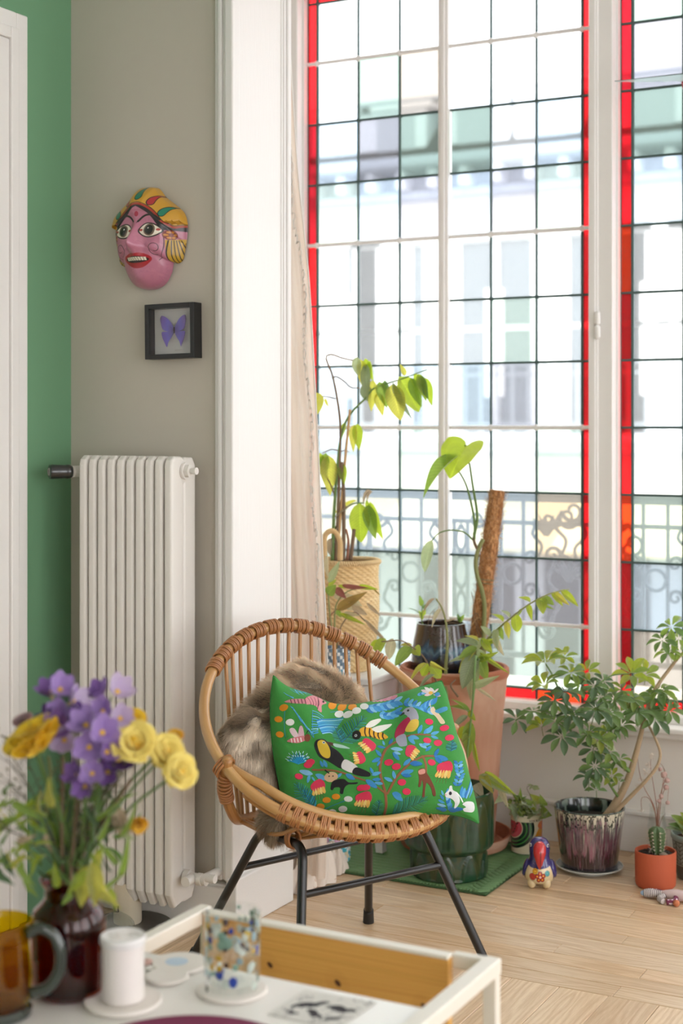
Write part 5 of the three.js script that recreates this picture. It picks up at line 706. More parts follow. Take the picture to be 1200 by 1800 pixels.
// dark blue glazed pot standing inside the planter
const bluePot = [-1.752, 0.49, -3.905];
{
  const gl = rep(tex(512, 256, (u, v) => { const drip = fbm(u * 26, v * 3, 3), n = fbm(u * 60, v * 30, 3), k = clamp01(v * 1.25 + (drip - 0.5) * 0.5); let c = mix3([0.06, 0.075, 0.10], [0.10, 0.24, 0.38], sstep(0.30, 0.52, k)); c = mix3(c, [0.32, 0.47, 0.55], sstep(0.52, 0.60, k) * (1 - sstep(0.62, 0.74, k)) * 0.9); c = mix3(c, [0.22, 0.16, 0.13], sstep(0.66, 0.9, k)); return c.map((x) => x + 0.05 * (n - 0.5)); }), 1, 1);
  const t = thing('glazed_pot', 'dark blue and brown drip glazed pot standing inside the terracotta planter', 'pot', bluePot);
  const g = new THREE.LatheGeometry(new THREE.SplineCurve([[0.084, 0], [0.087, 0.03], [0.083, 0.08], [0.074, 0.125], [0.0715, 0.14], [0.069, 0.1445], [0.0655, 0.142], [0.066, 0.12]].map(([a, b]) => new THREE.Vector2(a, b))).getPoints(50), 64);
  { const q = g.attributes.position, u = g.attributes.uv; for (let i = 0; i < q.count; i++) u.setY(i, q.getY(i) / 0.15); }
  part('pot', g, mat('#ffffff', 0.18, { map: gl, clearcoat: 0.9, clearcoatRoughness: 0.08 }), t);
  part('base', lathe([[0.001, 0.001], [0.084, 0.001], [0.084, 0.003]], 40), mat(lin(0.02, 0.02, 0.03), 0.6), t); part('soil', soil(0.067, 0.122), soilM, t);
}
// green glazed two-tier planter
{
  const p = [-1.597, 0.0125, -3.612], t = thing('green_planter', 'empty glossy green two tier planter with embossed arches on the mat', 'planter', p);
  const gl = rep(tex(512, 512, (u, v) => { const a = Math.abs(((u * 10) % 1) - 0.5) * 2, arch = sstep(0.04, 0.10, a - 0.15 - 0.5 * Math.pow(Math.abs(v - 0.2) * 2, 2)), n = fbm(u * 18, v * 10, 4), st = fbm(u * 50, v * 5, 3); let c = mix3([0.06, 0.17, 0.105], [0.14, 0.29, 0.19], n); c = mix3(c, [0.24, 0.25, 0.12], (1 - arch) * 0.75 * sstep(0.35, 0.6, st + 0.15 * n)); return c; }), 1, 1);
  const glaze = mat('#ffffff', 0.3, { map: gl, clearcoat: 0.7, clearcoatRoughness: 0.1, specularIntensity: 0.5 });
  const bodyG = (prof, n, dep, k) => { const pts = new THREE.SplineCurve(prof.map(([a, b]) => new THREE.Vector2(a, b))).getPoints(60), H = prof[prof.length - 1][1], y00 = prof[0][1]; return surf((u, v) => { const q = pts[Math.round(v * 60)], a = u * 2 * PI, w = Math.abs(((u * n + k) % 1) - 0.5) * 2, vv = (q.y - y00) / (H - y00), e = sstep(0, 0.12, w - 0.25 - 0.75 * Math.pow(vv, 3) ) * (1 - sstep(0.8, 0.95, vv)); const r = q.x - dep * (1 - e) * sstep(0.02, 0.12, vv); return V(r * cos(a), q.y, r * sin(a)); }, 180, 60, true); };
  part('upper_band', merge([bodyG([[0.113, 0.078], [0.119, 0.088], [0.12, 0.12], [0.12, 0.18], [0.12, 0.222]], 10, 0.003, 0.5), lathe([[0.12, 0.222], [0.12, 0.2245], [0.118, 0.227], [0.1155, 0.2265], [0.114, 0.223], [0.1135, 0.1], [0.001, 0.09]], 72)]), glaze, t);
  part('lower_band', merge([bodyG([[0.098, 0.0], [0.1025, 0.006], [0.104, 0.03], [0.104, 0.06], [0.1055, 0.0785]], 9, 0.0045, 0.2), lathe([[0.1055, 0.0785], [0.113, 0.078], [0.001, 0.0002]], 72), lathe([[0.001, 0.0004], [0.098, 0.0004]], 40)]), glaze, t);
}
// fruit printed mug used as a pot
const mugPos = [-1.487, 0.0125, -3.90];
{
  const t = thing('fruit_mug', 'cream mug printed with a watermelon slice, a mango and black lettering, used as a pot', 'mug', mugPos);
  const pr = canvasTex(1024, 512, (c, w, h) => {
    c.fillStyle = '#ded2b4'; c.fillRect(0, 0, w, h); const o = 60;
    c.save(); c.beginPath(); c.rect(0, 62, 700, 450); c.clip();
    c.beginPath(); c.ellipse(o + 385, 260, 100, 220, 0.42, 0, 7); c.fillStyle = '#d98a12'; c.fill(); c.beginPath(); c.ellipse(o + 380, 120, 70, 70, 0.3, 0, 7); c.fillStyle = '#d4601a'; c.fill(); c.beginPath(); c.ellipse(o + 480, 330, 90, 190, 0.5, 0, 7); c.fillStyle = '#b02a20'; c.fill(); c.beginPath(); c.ellipse(o + 560, 200, 60, 150, 0.3, 0, 7); c.fillStyle = '#c8502a'; c.fill(); c.beginPath(); c.ellipse(o + 330, 430, 60, 40, 0, 0, 7); c.fillStyle = '#c98f1c'; c.fill();
    for (const [r, col] of [[280, '#10301f'], [244, '#4b8a41'], [232, '#0f3222'], [200, '#4b8a41'], [188, '#123825'], [152, '#c9bfa0'], [142, '#c4525c'], [90, '#b23440']]) { c.beginPath(); c.ellipse(o, 150, r * 0.95, r * 1.12, -0.1, 0, 7); c.fillStyle = col; c.fill(); }
    c.restore();
    for (const [x, y] of [[90, 100], [78, 140], [66, 180], [52, 220], [104, 86], [30, 250], [20, 180], [30, 120]]) { c.beginPath(); c.ellipse(o + x - 20, y, 9, 16, 0.5, 0, 7); c.fillStyle = '#1d0c10'; c.fill(); }
    c.fillStyle = '#2a2520'; c.font = 'bold 44px serif'; c.fillText('MEXICO', o + 205, 56);
    c.fillStyle = '#2d6a3a'; for (let i = 0; i < 6; i++) { c.beginPath(); c.ellipse(760 + i * 45, 160 + (i % 3) * 90, 50, 22, i, 0, 7); c.fill(); }
  });
  const g = new THREE.CylinderGeometry(0.0445, 0.0435, 0.096, 64, 1, true, 0, 2 * PI); g.rotateY(-1.12); g.translate(0, 0.054, 0);
  part('print', g, mat('#ffffff', 0.25, { map: pr, clearcoat: 0.6, clearcoatRoughness: 0.1 }), t);
  const cream = mat(lin(0.72, 0.65, 0.48), 0.25, { clearcoat: 0.6, clearcoatRoughness: 0.1 });
  part('rim', lathe([[0.001, 0], [0.04, 0], [0.0432, 0.002], [0.0435, 0.0065], [0.0433, 0.007], [0.044, 0.1015], [0.0452, 0.103], [0.0455, 0.106], [0.044, 0.1085], [0.042, 0.1075], [0.041, 0.104], [0.0405, 0.08], [0.001, 0.08]], 56), cream, t); part('soil', soil(0.0405, 0.094), soilM, t);
  const hd = [[0.04, 0.088], [0.062, 0.086], [0.072, 0.06], [0.064, 0.032], [0.042, 0.026]].map(([r, y]) => V(r * cos(2.5), y, -r * sin(2.5))); part('handle', tube(hd, 0.0055, 24, 10), cream, t);
}
// toucan figurine
{
  const p = [-1.357, 0, -3.652], t = thing('toucan_figurine', 'small painted pottery toucan with a big red beak and flowers on its belly', 'figurine', p, 0.32);
  const R = new THREE.SplineCurve([[0.001, 0.012], [0.024, 0.012], [0.035, 0.022], [0.0385, 0.036], [0.037, 0.05], [0.030, 0.066], [0.0255, 0.08], [0.0265, 0.096], [0.0255, 0.112], [0.0185, 0.124], [0.008, 0.129], [0.001, 0.1295]].map(([a, b]) => new THREE.Vector2(a, b))).getPoints(90);
  const pt = canvasTex(1024, 512, (c, w, h) => {
    c.fillStyle = '#37306e'; c.fillRect(0, 0, w, h); for (let i = 0; i < 1600; i++) { c.fillStyle = ['rgba(150,140,215,0.6)', 'rgba(70,70,160,0.6)', 'rgba(215,215,240,0.5)'][i % 3]; c.beginPath(); c.arc(rnd() * w, rnd() * h, rr(1, 3), 0, 7); c.fill(); }
    c.fillStyle = '#d9c296'; c.beginPath(); c.moveTo(512 - 160, h - 470 * 0.0); c.moveTo(360, 275); c.quadraticCurveTo(512, 320, 664, 275); c.quadraticCurveTo(690, 420, 720, 430); c.lineTo(1024, 430); c.lineTo(1024, 512); c.lineTo(0, 512); c.lineTo(0, 430); c.lineTo(304, 430); c.quadraticCurveTo(334, 420, 360, 275); c.fill();
    const fl = (x, y, r, col, mid) => { c.fillStyle = col; for (let i = 0; i < 5; i++) { c.beginPath(); c.ellipse(x + r * cos(i * 1.257 - 0.4), y + r * sin(i * 1.257 - 0.4), r * 0.78, r * 0.66, i * 1.257 - 0.4, 0, 7); c.fill(); c.strokeStyle = '#201414'; c.lineWidth = 3; c.stroke(); } c.fillStyle = mid; c.beginPath(); c.arc(x, y, r * 0.4, 0, 7); c.fill(); };
    fl(528, 378, 34, '#b3261e', '#e8b7a4'); for (let i = 0; i < 5; i++) { c.fillStyle = '#f0b52a'; c.beginPath(); c.arc(528 + 34 * cos(i * 1.257 - 0.4), 378 + 34 * sin(i * 1.257 - 0.4), 8, 0, 7); c.fill(); }
    const rd = (x, y, r, col) => { c.fillStyle = col; c.beginPath(); c.arc(x, y, r, 0, 7); c.fill(); c.strokeStyle = '#201414'; c.lineWidth = 3; c.stroke(); c.beginPath(); c.arc(x, y, r * 0.55, 0, 7); c.stroke(); };
    rd(440, 378, 36, '#c03024'); rd(470, 320, 30, '#e0a527'); rd(606, 342, 28, '#4fb0b4');
  });
  const body = surf((u, v) => { const q = R[Math.round(v * 90)], a = u * 2 * PI - PI, ss = 1 + 0.06 * Math.abs(sin(a)) * (q.y < 0.06 ? 1 : 0); return V(q.x * ss * sin(a), q.y, q.x * 0.95 * cos(a)); }, 64, 90, true);
  { const q = body.attributes.position, u = body.attributes.uv; for (let i = 0; i < q.count; i++) u.setY(i, q.getY(i) / 0.13); }
  part('body', body, mat('#ffffff', 0.22, { map: pt, clearcoat: 0.8, clearcoatRoughness: 0.1 }), t);
  const cr = mat('#d9c296', 0.3, { clearcoat: 0.6 });
  for (const [x, z] of [[-0.019, 0.018], [0.019, 0.018], [-0.019, -0.018], [0.019, -0.018]]) part('foot', moved((() => { const g = new THREE.SphereGeometry(0.0115, 16, 12); g.scale(1, 1.35, 1); return g; })(), x, 0.0154, z), cr, t);
  const red = mat('#c22a2c', 0.2, { clearcoat: 0.9, clearcoatRoughness: 0.08 }), bk = [[0.112, 0.016, 0.0125], [0.108, 0.03, 0.0165], [0.094, 0.038, 0.0165], [0.078, 0.04, 0.0125], [0.064, 0.038, 0.008], [0.055, 0.0345, 0.002]].map(([y, z, r]) => [V(0.002, y, z), r]);
  const bc = bk.map((b) => b[1]), beak = part('beak', tube(bk.map((b) => b[0]), (k) => { const q = k * 5, i = Math.min(4, Math.floor(q)); return bc[i] + (bc[i + 1] - bc[i]) * (q - i); }, 40, 20, false, 1), red, t);
  part('beak_line', tube(bk.slice(1).map(([q, r]) => V(q.x + 0.0035, q.y + r * 0.25, q.z + r * 0.92)), 0.0008, 30, 5), mat(lin(0.03, 0.01, 0.015), 0.4), beak);
  for (const s of [-1, 1]) { const e = part('eye', moved((() => { const g = new THREE.TorusGeometry(0.0036, 0.001, 8, 20); g.rotateY(s * 1.05); return g; })(), s * 0.0222, 0.111, 0.0135), mat(lin(0.8, 0.8, 0.78), 0.3), t); part('pupil', moved(new THREE.SphereGeometry(0.0032, 12, 10), s * 0.0213, 0.111, 0.0128), mat(lin(0.01, 0.01, 0.02), 0.2), e); const wg = new THREE.SphereGeometry(1, 20, 14); wg.scale(0.008, 0.024, 0.019); wg.rotateZ(s * 0.25); part('wing', moved(wg, s * 0.0355, 0.048, -0.004), mat('#39316f', 0.25, { clearcoat: 0.7 }), t); }
}
// purple drip glazed pot on its plate
const purplePot = [-1.288, 0.0155, -3.852];
{
  const pl = [purplePot[0], 0.0004, purplePot[2]];
  const grey = mat(lin(0.30, 0.34, 0.36), 0.2, { clearcoat: 0.8, clearcoatRoughness: 0.1 }), pale = mat(lin(0.62, 0.62, 0.56), 0.3);
  const s = thing('glazed_plate', 'pale rimmed grey blue glazed plate under the purple dripped pot', 'plate', pl);
  part('dish', lathe([[0.001, 0.002], [0.06, 0.002], [0.088, 0.011], [0.0905, 0.014], [0.089, 0.0155], [0.085, 0.0148], [0.06, 0.0075], [0.001, 0.007]], 60), grey, s); part('foot_ring', lathe([[0.052, 0], [0.06, 0], [0.06, 0.0022], [0.052, 0.0022]], 48), pale, s); part('glazed_rim', (() => { const g = new THREE.TorusGeometry(0.0895, 0.0014, 8, 64); g.rotateX(PI / 2); g.translate(0, 0.0148, 0); return g; })(), pale, s);
  const gl = tex(1024, 512, (u, v) => { const n = fbm(u * 44, v * 2.4, 4), f = fbm(u * 90, v * 40, 3), d = clamp01((1 - v) * 1.15 + (n - 0.5) * 0.95), spk = sstep(0.58, 0.7, fbm(u * 70, v * 26, 2)); let c = mix3([0.80, 0.77, 0.68], [0.36, 0.35, 0.34], sstep(0.18, 0.42, d)); c = mix3(c, [0.36, 0.22, 0.26], sstep(0.34, 0.62, d)); c = mix3(c, [0.17, 0.09, 0.115], sstep(0.62, 0.98, d + 0.25 * (f - 0.5))); c = mix3(c, [0.62, 0.42, 0.47], 0.7 * sstep(0.5, 0.62, fbm(u * 9 + 3, v * 2, 3)) * sstep(0.25, 0.5, d) * (1 - sstep(0.7, 0.9, d))); c = mix3(c, [0.10, 0.13, 0.12], 0.9 * spk * sstep(0.62, 0.8, v)); c = mix3(c, [0.55, 0.53, 0.50], 0.5 * sstep(0.55, 0.68, fbm(u * 120, v * 5, 3)) * sstep(0.3, 0.5, d)); return c; });
  const t = thing('drip_glazed_pot', 'purple pot with cream drip glaze holding the umbrella plant', 'pot', purplePot);
  const prof = new THREE.SplineCurve([[0.07, 0], [0.0755, 0.004], [0.079, 0.03], [0.0885, 0.1], [0.0945, 0.148], [0.0955, 0.155]].map(([a, b]) => new THREE.Vector2(a, b))).getPoints(40), g = new THREE.LatheGeometry(prof, 72); { const q = g.attributes.position, u = g.attributes.uv; for (let i = 0; i < q.count; i++) u.setY(i, q.getY(i) / 0.158); }
  part('pot', g, mat('#ffffff', 0.16, { map: rep(gl, 2, 1), clearcoat: 0.9, clearcoatRoughness: 0.1, bumpMap: rep(plasterBump, 4, 2), bumpScale: 0.0008 }), t);
  const inn = rep(tex(256, 64, (u, v) => mix3([0.05, 0.10, 0.085], [0.45, 0.5, 0.46], sstep(0.5, 0.62, fbm(u * 40, v * 8, 3)))), 1, 1);
  part('inner_rim', lathe([[0.0955, 0.155], [0.0953, 0.1572], [0.0935, 0.1585], [0.091, 0.1575], [0.0895, 0.154], [0.085, 0.11], [0.001, 0.11]], 72), mat('#ffffff', 0.2, { map: inn, clearcoat: 0.8 }), t); part('soil', soil(0.086, 0.122), soilM, t);
  part('base', lathe([[0.001, 0.0005], [0.07, 0.0005]], 40), soilM, t);
}
// orange pot with a cactus
const orangePot = [-1.091, 0.0003, -3.80];
{
  const t = thing('orange_pot', 'matt orange cylindrical pot holding a small cactus', 'pot', orangePot), o = mat(lin(0.50, 0.10, 0.04), 0.7, { bumpMap: rep(plasterBump, 2, 2), bumpScale: 0.0006 });
  part('pot', lathe([[0.001, 0], [0.047, 0], [0.051, 0.004], [0.0525, 0.01], [0.0535, 0.09], [0.053, 0.0925], [0.051, 0.0935], [0.049, 0.0925], [0.0483, 0.088], [0.048, 0.06], [0.001, 0.06]], 64), o, t); part('soil', merge([soil(0.0485, 0.083), pebbles(0.042, 0.086, 40, 0.004)]), soilM, t);
  part('stone', moved((() => { const g = new THREE.IcosahedronGeometry(0.0095, 2); g.scale(1.3, 0.7, 0.9); return g; })(), 0.028, 0.0885, 0.022), mat(lin(0.25, 0.20, 0.15), 0.9), t);
}
{
  const t = thing('ribbed_cactus', 'short ribbed green cactus with pale spines in the orange pot', 'cactus', [orangePot[0] + 0.006, 0.083, orangePot[2]]);
  const rib = surf((u, v) => { const a = u * 2 * PI, r = 0.0165 * (0.72 + 0.5 * sin(Math.min(1, v * 1.3) * 1.3)) * (v > 0.8 ? Math.sqrt(Math.max(0, 1 - ((v - 0.8) / 0.2) ** 2)) : 1) * (1 + 0.16 * cos(a * 7)); return V(r * cos(a) - 0.003 * v, 0.072 * v, r * sin(a)); }, 98, 30, true);
  part('stem', rib, mat(lin(0.075, 0.125, 0.045), 0.55, { bumpMap: plasterBump, bumpScale: 0.001 }), t);
  const sp = []; for (let i = 0; i < 7; i++) for (let k = 0; k < 7; k++) { const a = i / 7 * 2 * PI, v = 0.06 + k / 7 * 0.9, r = 0.0165 * (0.72 + 0.5 * sin(Math.min(1, v * 1.3) * 1.3)) * 1.1 * (v > 0.85 ? 0.6 : 1), p = V(r * cos(a) - 0.003 * v, 0.072 * v, r * sin(a)); for (let j = 0; j < 5; j++) { const d = V(cos(a) + rr(-0.8, 0.8), rr(-0.5, 0.9), sin(a) + rr(-0.8, 0.8)).normalize().multiplyScalar(rr(0.006, 0.013)); sp.push(tube([p, p.clone().add(d)], (q) => 0.0005 * (1 - q) + 0.0001, 1, 3)); } const w = new THREE.IcosahedronGeometry(0.0022, 1); sp.push(moved(w, p.x, p.y, p.z)); }
  const spm = part('spines', merge(sp), mat(lin(0.6, 0.52, 0.42), 0.7), t); spm.userData.kind = 'stuff';
}
// patterned grey pot at the frame edge
{
  const p = [-1.005, 0.0003, -3.925], t = thing('patterned_pot', 'grey green pot incised with leaf panels, cut by the photo edge', 'pot', p);
  const pt = canvasTex(1024, 256, (c, w, h) => { c.fillStyle = '#8f978c'; c.fillRect(0, 0, w, h); c.strokeStyle = '#3c3f3a'; c.lineWidth = 4; for (let i = 0; i < 16; i++) { const x = i * 64; c.strokeRect(x + 2, 30, 60, 130); c.beginPath(); c.moveTo(x + 32, 30); c.lineTo(x + 32, 160); for (let k = 0; k < 5; k++) { c.moveTo(x + 32, 60 + k * 24); c.lineTo(x + 6, 40 + k * 24); c.moveTo(x + 32, 60 + k * 24); c.lineTo(x + 58, 40 + k * 24); } c.stroke(); } c.fillStyle = '#55524a'; c.fillRect(0, 170, w, 86); });
  const g = new THREE.LatheGeometry(new THREE.SplineCurve([[0.056, 0], [0.062, 0.006], [0.069, 0.05], [0.074, 0.1], [0.0755, 0.112]].map(([a, b]) => new THREE.Vector2(a, b))).getPoints(30), 64); { const q = g.attributes.position, u = g.attributes.uv; for (let i = 0; i < q.count; i++) u.setY(i, q.getY(i) / 0.115); }
  part('pot', g, mat('#ffffff', 0.4, { map: pt, clearcoat: 0.4 }), t); part('rim', lathe([[0.0755, 0.104], [0.0775, 0.107], [0.078, 0.117], [0.0765, 0.12], [0.073, 0.1195], [0.0715, 0.115], [0.07, 0.08], [0.001, 0.08]], 60), mat(lin(0.28, 0.34, 0.31), 0.3, { clearcoat: 0.6 }), t); part('soil', merge([soil(0.071, 0.1), pebbles(0.06, 0.103, 50, 0.005)]), mat(lin(0.09, 0.04, 0.022), 0.9), t);
}
// small cloth lizard lying on the floor
{
  const p = [-1.035, 0, -3.695], t = thing('cloth_lizard', 'little stuffed lizard with striped head and patterned cloth legs on the floor', 'toy', p, -0.2);
  const st = canvasTex(128, 128, (c, w, h) => { c.fillStyle = '#d8cdc8'; c.fillRect(0, 0, w, h); c.fillStyle = '#2a2430'; for (let i = 0; i < 8; i++) c.fillRect(i * 16, 0, 6, h); }), dots = canvasTex(128, 128, (c, w, h) => { c.fillStyle = '#7a3550'; c.fillRect(0, 0, w, h); c.fillStyle = '#e5d6dc'; for (let i = 0; i < 24; i++) { c.beginPath(); c.arc(rnd() * w, rnd() * h, 7, 0, 7); c.fill(); } });
  for (const x of [st, dots]) x.wrapS = x.wrapT = THREE.RepeatWrapping;
  const sm = mat('#ffffff', 0.9, { map: rep(st, 28, 28) }), dm = mat('#ffffff', 0.9, { map: rep(dots, 22, 22) }), pm = mat(lin(0.66, 0.5, 0.48), 0.9), bm = mat(lin(0.35, 0.5, 0.7), 0.8), om = mat(lin(0.6, 0.2, 0.09), 0.8);
  const y = 0.0135;
  part('body', tube([V(-0.01, y, 0.0), V(0.03, y + 0.003, -0.008), V(0.07, y, -0.012)], (k) => 0.009 + 0.005 * sin(k * PI), 24, 14), pm, t);
  const hd = part('head', tube([V(-0.052, y - 0.002, 0.016), V(-0.035, y, 0.01), V(-0.01, y, 0.001)], (k) => 0.0055 + 0.006 * sin(Math.min(1, k + 0.3) * PI * 0.8), 24, 14), sm, t); part('snout', (() => { const g = new THREE.SphereGeometry(0.0072, 14, 10); g.scale(1.2, 0.9, 1); return moved(g, -0.053, y - 0.002, 0.0165); })(), bm, hd);
  part('leg', tube([V(-0.012, y, -0.008), V(-0.03, 0.01, -0.02), V(-0.058, 0.0075, -0.018)], (k) => 0.0072, 16, 10), dm, t); part('leg', tube([V(0.0, y, 0.008), V(-0.004, 0.01, 0.026), V(0.012, 0.008, 0.036)], 0.0072, 16, 10), sm, t); part('leg', tube([V(0.03, y, 0.002), V(0.036, 0.0095, 0.022), V(0.02, 0.0075, 0.034)], 0.007, 16, 10), dm, t); part('foot', moved(new THREE.SphereGeometry(0.0085, 12, 10), 0.045, 0.0088, 0.03), om, t);
}
// white stool with the wicker basket on it, woven pot beside
const stoolAt = V(-1.972, 0.0125, -3.80), stoolH = 0.4815;
{
  const t = thing('white_stool', 'white painted wooden stool with splayed legs under the wicker basket', 'stool', stoolAt.toArray());
  part('seat', rbox(-0.16, 0.105, stoolH - 0.022, stoolH, -0.13, 0.11, 0.006), whiteBar, t); part('apron', merge([rbox(-0.14, 0.09, stoolH - 0.075, stoolH - 0.022, 0.078, 0.094, 0.003), rbox(-0.14, 0.09, stoolH - 0.075, stoolH - 0.022, -0.112, -0.096, 0.003), rbox(0.074, 0.09, stoolH - 0.075, stoolH - 0.022, -0.1, 0.08, 0.003)]), whiteBar, t);
  for (const [x, z] of [[0.078, 0.085], [0.078, -0.105], [-0.13, 0.085], [-0.13, -0.105]]) { const g = rbox(-0.017, 0.017, 0.001, stoolH - 0.022, -0.014, 0.014, 0.003), p = g.attributes.position; for (let i = 0; i < p.count; i++) { const k = 1 - p.getY(i) / stoolH; p.setX(i, p.getX(i) * (1 - 0.35 * k) + Math.sign(x) * 0.055 * k); p.setZ(i, p.getZ(i) + Math.sign(z) * 0.02 * k); } g.computeVertexNormals(); part('leg', moved(g, x, 0, z), whiteBar, t); }
}
const basketAt = [-2.0, stoolAt.y + stoolH + 0.0005, -3.80];
{
  const t = thing('wicker_basket', 'tall woven straw basket with a looped rope handle on the white stool', 'basket', basketAt), n = 52, rows = 46, H = 0.315;
  const straw = mat('#ffffff', 0.75, { map: rep(grain([0.97, 0.88, 0.70], [0.84, 0.69, 0.47], 30), 6, 3) });
  const rad = (v) => 0.058 + 0.032 * Math.pow(v, 0.75) + 0.012 * sin(PI * Math.min(1, v * 1.15)) ;
  part('woven_side', surf((u, v) => { const a = u * 2 * PI, k = v * rows, row = Math.floor(k), f = k - row, w = 0.0022 * cos(a * n / 2 + (row % 2) * PI) * sin(PI * f) + 0.0016 * sin(PI * f), r = rad(v) + w; return V(r * cos(a), v * H, r * sin(a)); }, n * 6, rows * 4, true), straw, t);
  part('bottom', lathe([[0.001, 0.001], [0.059, 0.001]], 40), straw, t); part('soil', soil(rad(0.93) - 0.003, H * 0.93), soilM, t);
  const rimT = []; for (let i = 0; i < 90; i++) { const a = i / 90 * 2 * PI, R0 = rad(1), c = V(R0 * cos(a), H, R0 * sin(a)), q = []; for (let k = 0; k < 8; k++) { const b = k / 8 * 2 * PI; q.push(c.clone().add(V(0.0062 * cos(b) * cos(a) - 0.002 * sin(b) * sin(a), 0.0062 * sin(b), 0.0062 * cos(b) * sin(a) + 0.002 * sin(b) * cos(a)))); } rimT.push(tube(q, 0.0022, 10, 4, true)); }
  part('rim', merge(rimT), straw, t);
  const l = (px, py, d) => at(px, py, d).sub(V(...basketAt)), hp = [l(571, 985, 4.2), l(572, 940, 4.19), l(585, 933, 4.18), l(596, 947, 4.18), l(598, 985, 4.18)], hb = [tube(hp, 0.0058, 60, 10)], hc = new THREE.CatmullRomCurve3(hp, false, 'centripetal'); for (let i = 0; i < 46; i++) { const p = hc.getPointAt((i + 0.5) / 46), T = hc.getTangentAt((i + 0.5) / 46), g = new THREE.TorusGeometry(0.0062, 0.0019, 5, 12); g.applyQuaternion(new THREE.Quaternion().setFromUnitVectors(V(0, 0, 1), T)); hb.push(moved(g, p.x, p.y, p.z)); }
  part('handle', merge(hb), straw, t);
}
const wovenAt = at(590, 1214, 4.07);
{
  const t = thing('woven_pot', 'slim blue, white and pink woven basket pot behind the chair spindles', 'pot', [wovenAt.x, 0, wovenAt.z]), H = EYE - 388 * 4.07 / FPX, n = 30, rows = 64;
  const pt = canvasTex(256, 512, (c, w, h) => { c.fillStyle = '#e9ecec'; c.fillRect(0, 0, w, h); const cs = ['#4cb4c6', '#f2f4f4', '#3a93b4', '#f2f4f4', '#e3b3d0', '#4cb4c6', '#f5e3c0']; for (let j = 0; j < 64; j++) { const k = Math.floor(j / 3) % 7; for (let i = 0; i < 32; i++) if ((i + j) % 3 < 2) { c.fillStyle = j < 6 ? '#6a7f92' : cs[(k + (i % 8 > 5 ? 1 : 0)) % 7]; c.fillRect(i * 8, j * 8, 8, 8); } } });
  part('woven_side', surf((u, v) => { const a = u * 2 * PI, k = v * rows, f = k - Math.floor(k), r = 0.0385 + 0.0012 * sin(PI * f) + 0.0014 * cos(a * n / 2 + (Math.floor(k) % 2) * PI) * sin(PI * f); return V(r * cos(a), 0.0006 + v * H, r * sin(a)); }, n * 4, rows * 3, true), mat('#ffffff', 0.8, { map: pt }), t);
  part('soil', soil(0.037, H - 0.02), soilM, t); part('bottom', lathe([[0.001, 0.001], [0.038, 0.001]], 30), soilM, t);
}
// glass bird hanging in the window
{
  const c = at(1222, 150, 4.03), t = thing('glass_bird', 'hanging glass bird with a long clear tail and a red and green body', 'ornament', c.toArray());
  const l = (px, py, d = 4.03) => at(px, py, d).sub(c), gl = new THREE.MeshPhysicalMaterial({ color: lin(0.62, 0.76, 0.72), transmission: 0.6, thickness: 0, roughness: 0.3, side: THREE.DoubleSide, clearcoat: 0.5 });
  const a = l(1080, 142.5), b = l(1212, 128), ax = b.clone().sub(a), up = V(0, 1, 0), tail = surf((u, v) => { const k = u, h = 0.0015 + 0.021 * Math.pow(k, 0.8) + 0.0012 * sin(k * 30) * k, q = a.clone().addScaledVector(ax, k); return q.addScaledVector(up, -v * h).add(V(0, 0, 0.003 * sin(PI * v) * k)); }, 40, 6);
  part('tail', tail, gl, t); part('tail_edge', tube([a, b], (k) => 0.0006 + 0.0012 * k, 16, 6), mat(lin(0.12, 0.16, 0.16), 0.2, { transmission: 0.4, thickness: 0 }), t);
  const body = new THREE.SphereGeometry(1, 28, 20); body.scale(0.042, 0.03, 0.026); body.rotateZ(-0.5);
  const bt = canvasTex(64, 128, (x, w, h) => { x.fillStyle = '#2f7a3a'; x.fillRect(0, 0, w, 60); x.fillStyle = '#b3263c'; x.fillRect(0, 60, w, 68); x.fillStyle = '#6a8aa0'; x.fillRect(0, 0, w, 20); });
  part('body', body, mat('#ffffff', 0.08, { map: bt, clearcoat: 1, clearcoatRoughness: 0.03, transmission: 0.25, thickness: 0 }), t);
  part('thread', tube([V(0, 0.03, 0), V(0, YC - c.y, 0)], 0.0005, 2, 5), mat(lin(0.5, 0.5, 0.5), 0.5), t);
}
// ---------------------------------------------------------------- plants
// a leaf of unit length and width along +z, upper side +y
function leafGeo(prof, { curl = 0.25, fold = 0.25, n = 12, m = 6, wave = 0 } = {}) {
  const g = surf((u, v) => { const w = prof(v), x = (u - 0.5) * w, a = Math.abs(u - 0.5) * 2; return V(x, fold * a * w * 0.5 - curl * v * v + 0.12 * curl * Math.sin(v * PI) + wave * w * Math.sin(v * 14 + (u > 0.5 ? 1 : 0)) * a, v); }, m, n);
  g.index.array.reverse(); g.computeVertexNormals(); return g;
}
const P_ = { lance: (t) => Math.pow(sin(PI * Math.pow(t, 0.72)), 0.9) * (1 - 0.25 * t), oval: (t) => Math.pow(Math.max(0, sin(PI * Math.pow(t, 0.8))), 0.75), obov: (t) => Math.pow(Math.max(0, sin(PI * Math.pow(t, 1.25))), 0.85), strap: (t) => Math.pow(Math.max(0, sin(PI * Math.pow(t, 0.6))), 0.7) };
const L_ = { lance: leafGeo(P_.lance, { curl: 0.22, fold: 0.3 }), lance2: leafGeo(P_.lance, { curl: 0.05, fold: 0.18 }), oval: leafGeo(P_.oval, { curl: 0.15, fold: 0.22 }), obov: leafGeo(P_.obov, { curl: 0.2, fold: 0.3, n: 7, m: 4 }), strap: leafGeo(P_.strap, { curl: 0.35, fold: 0.35 }), wavy: leafGeo(P_.lance, { curl: 0.3, fold: 0.3, wave: 0.05 }) };
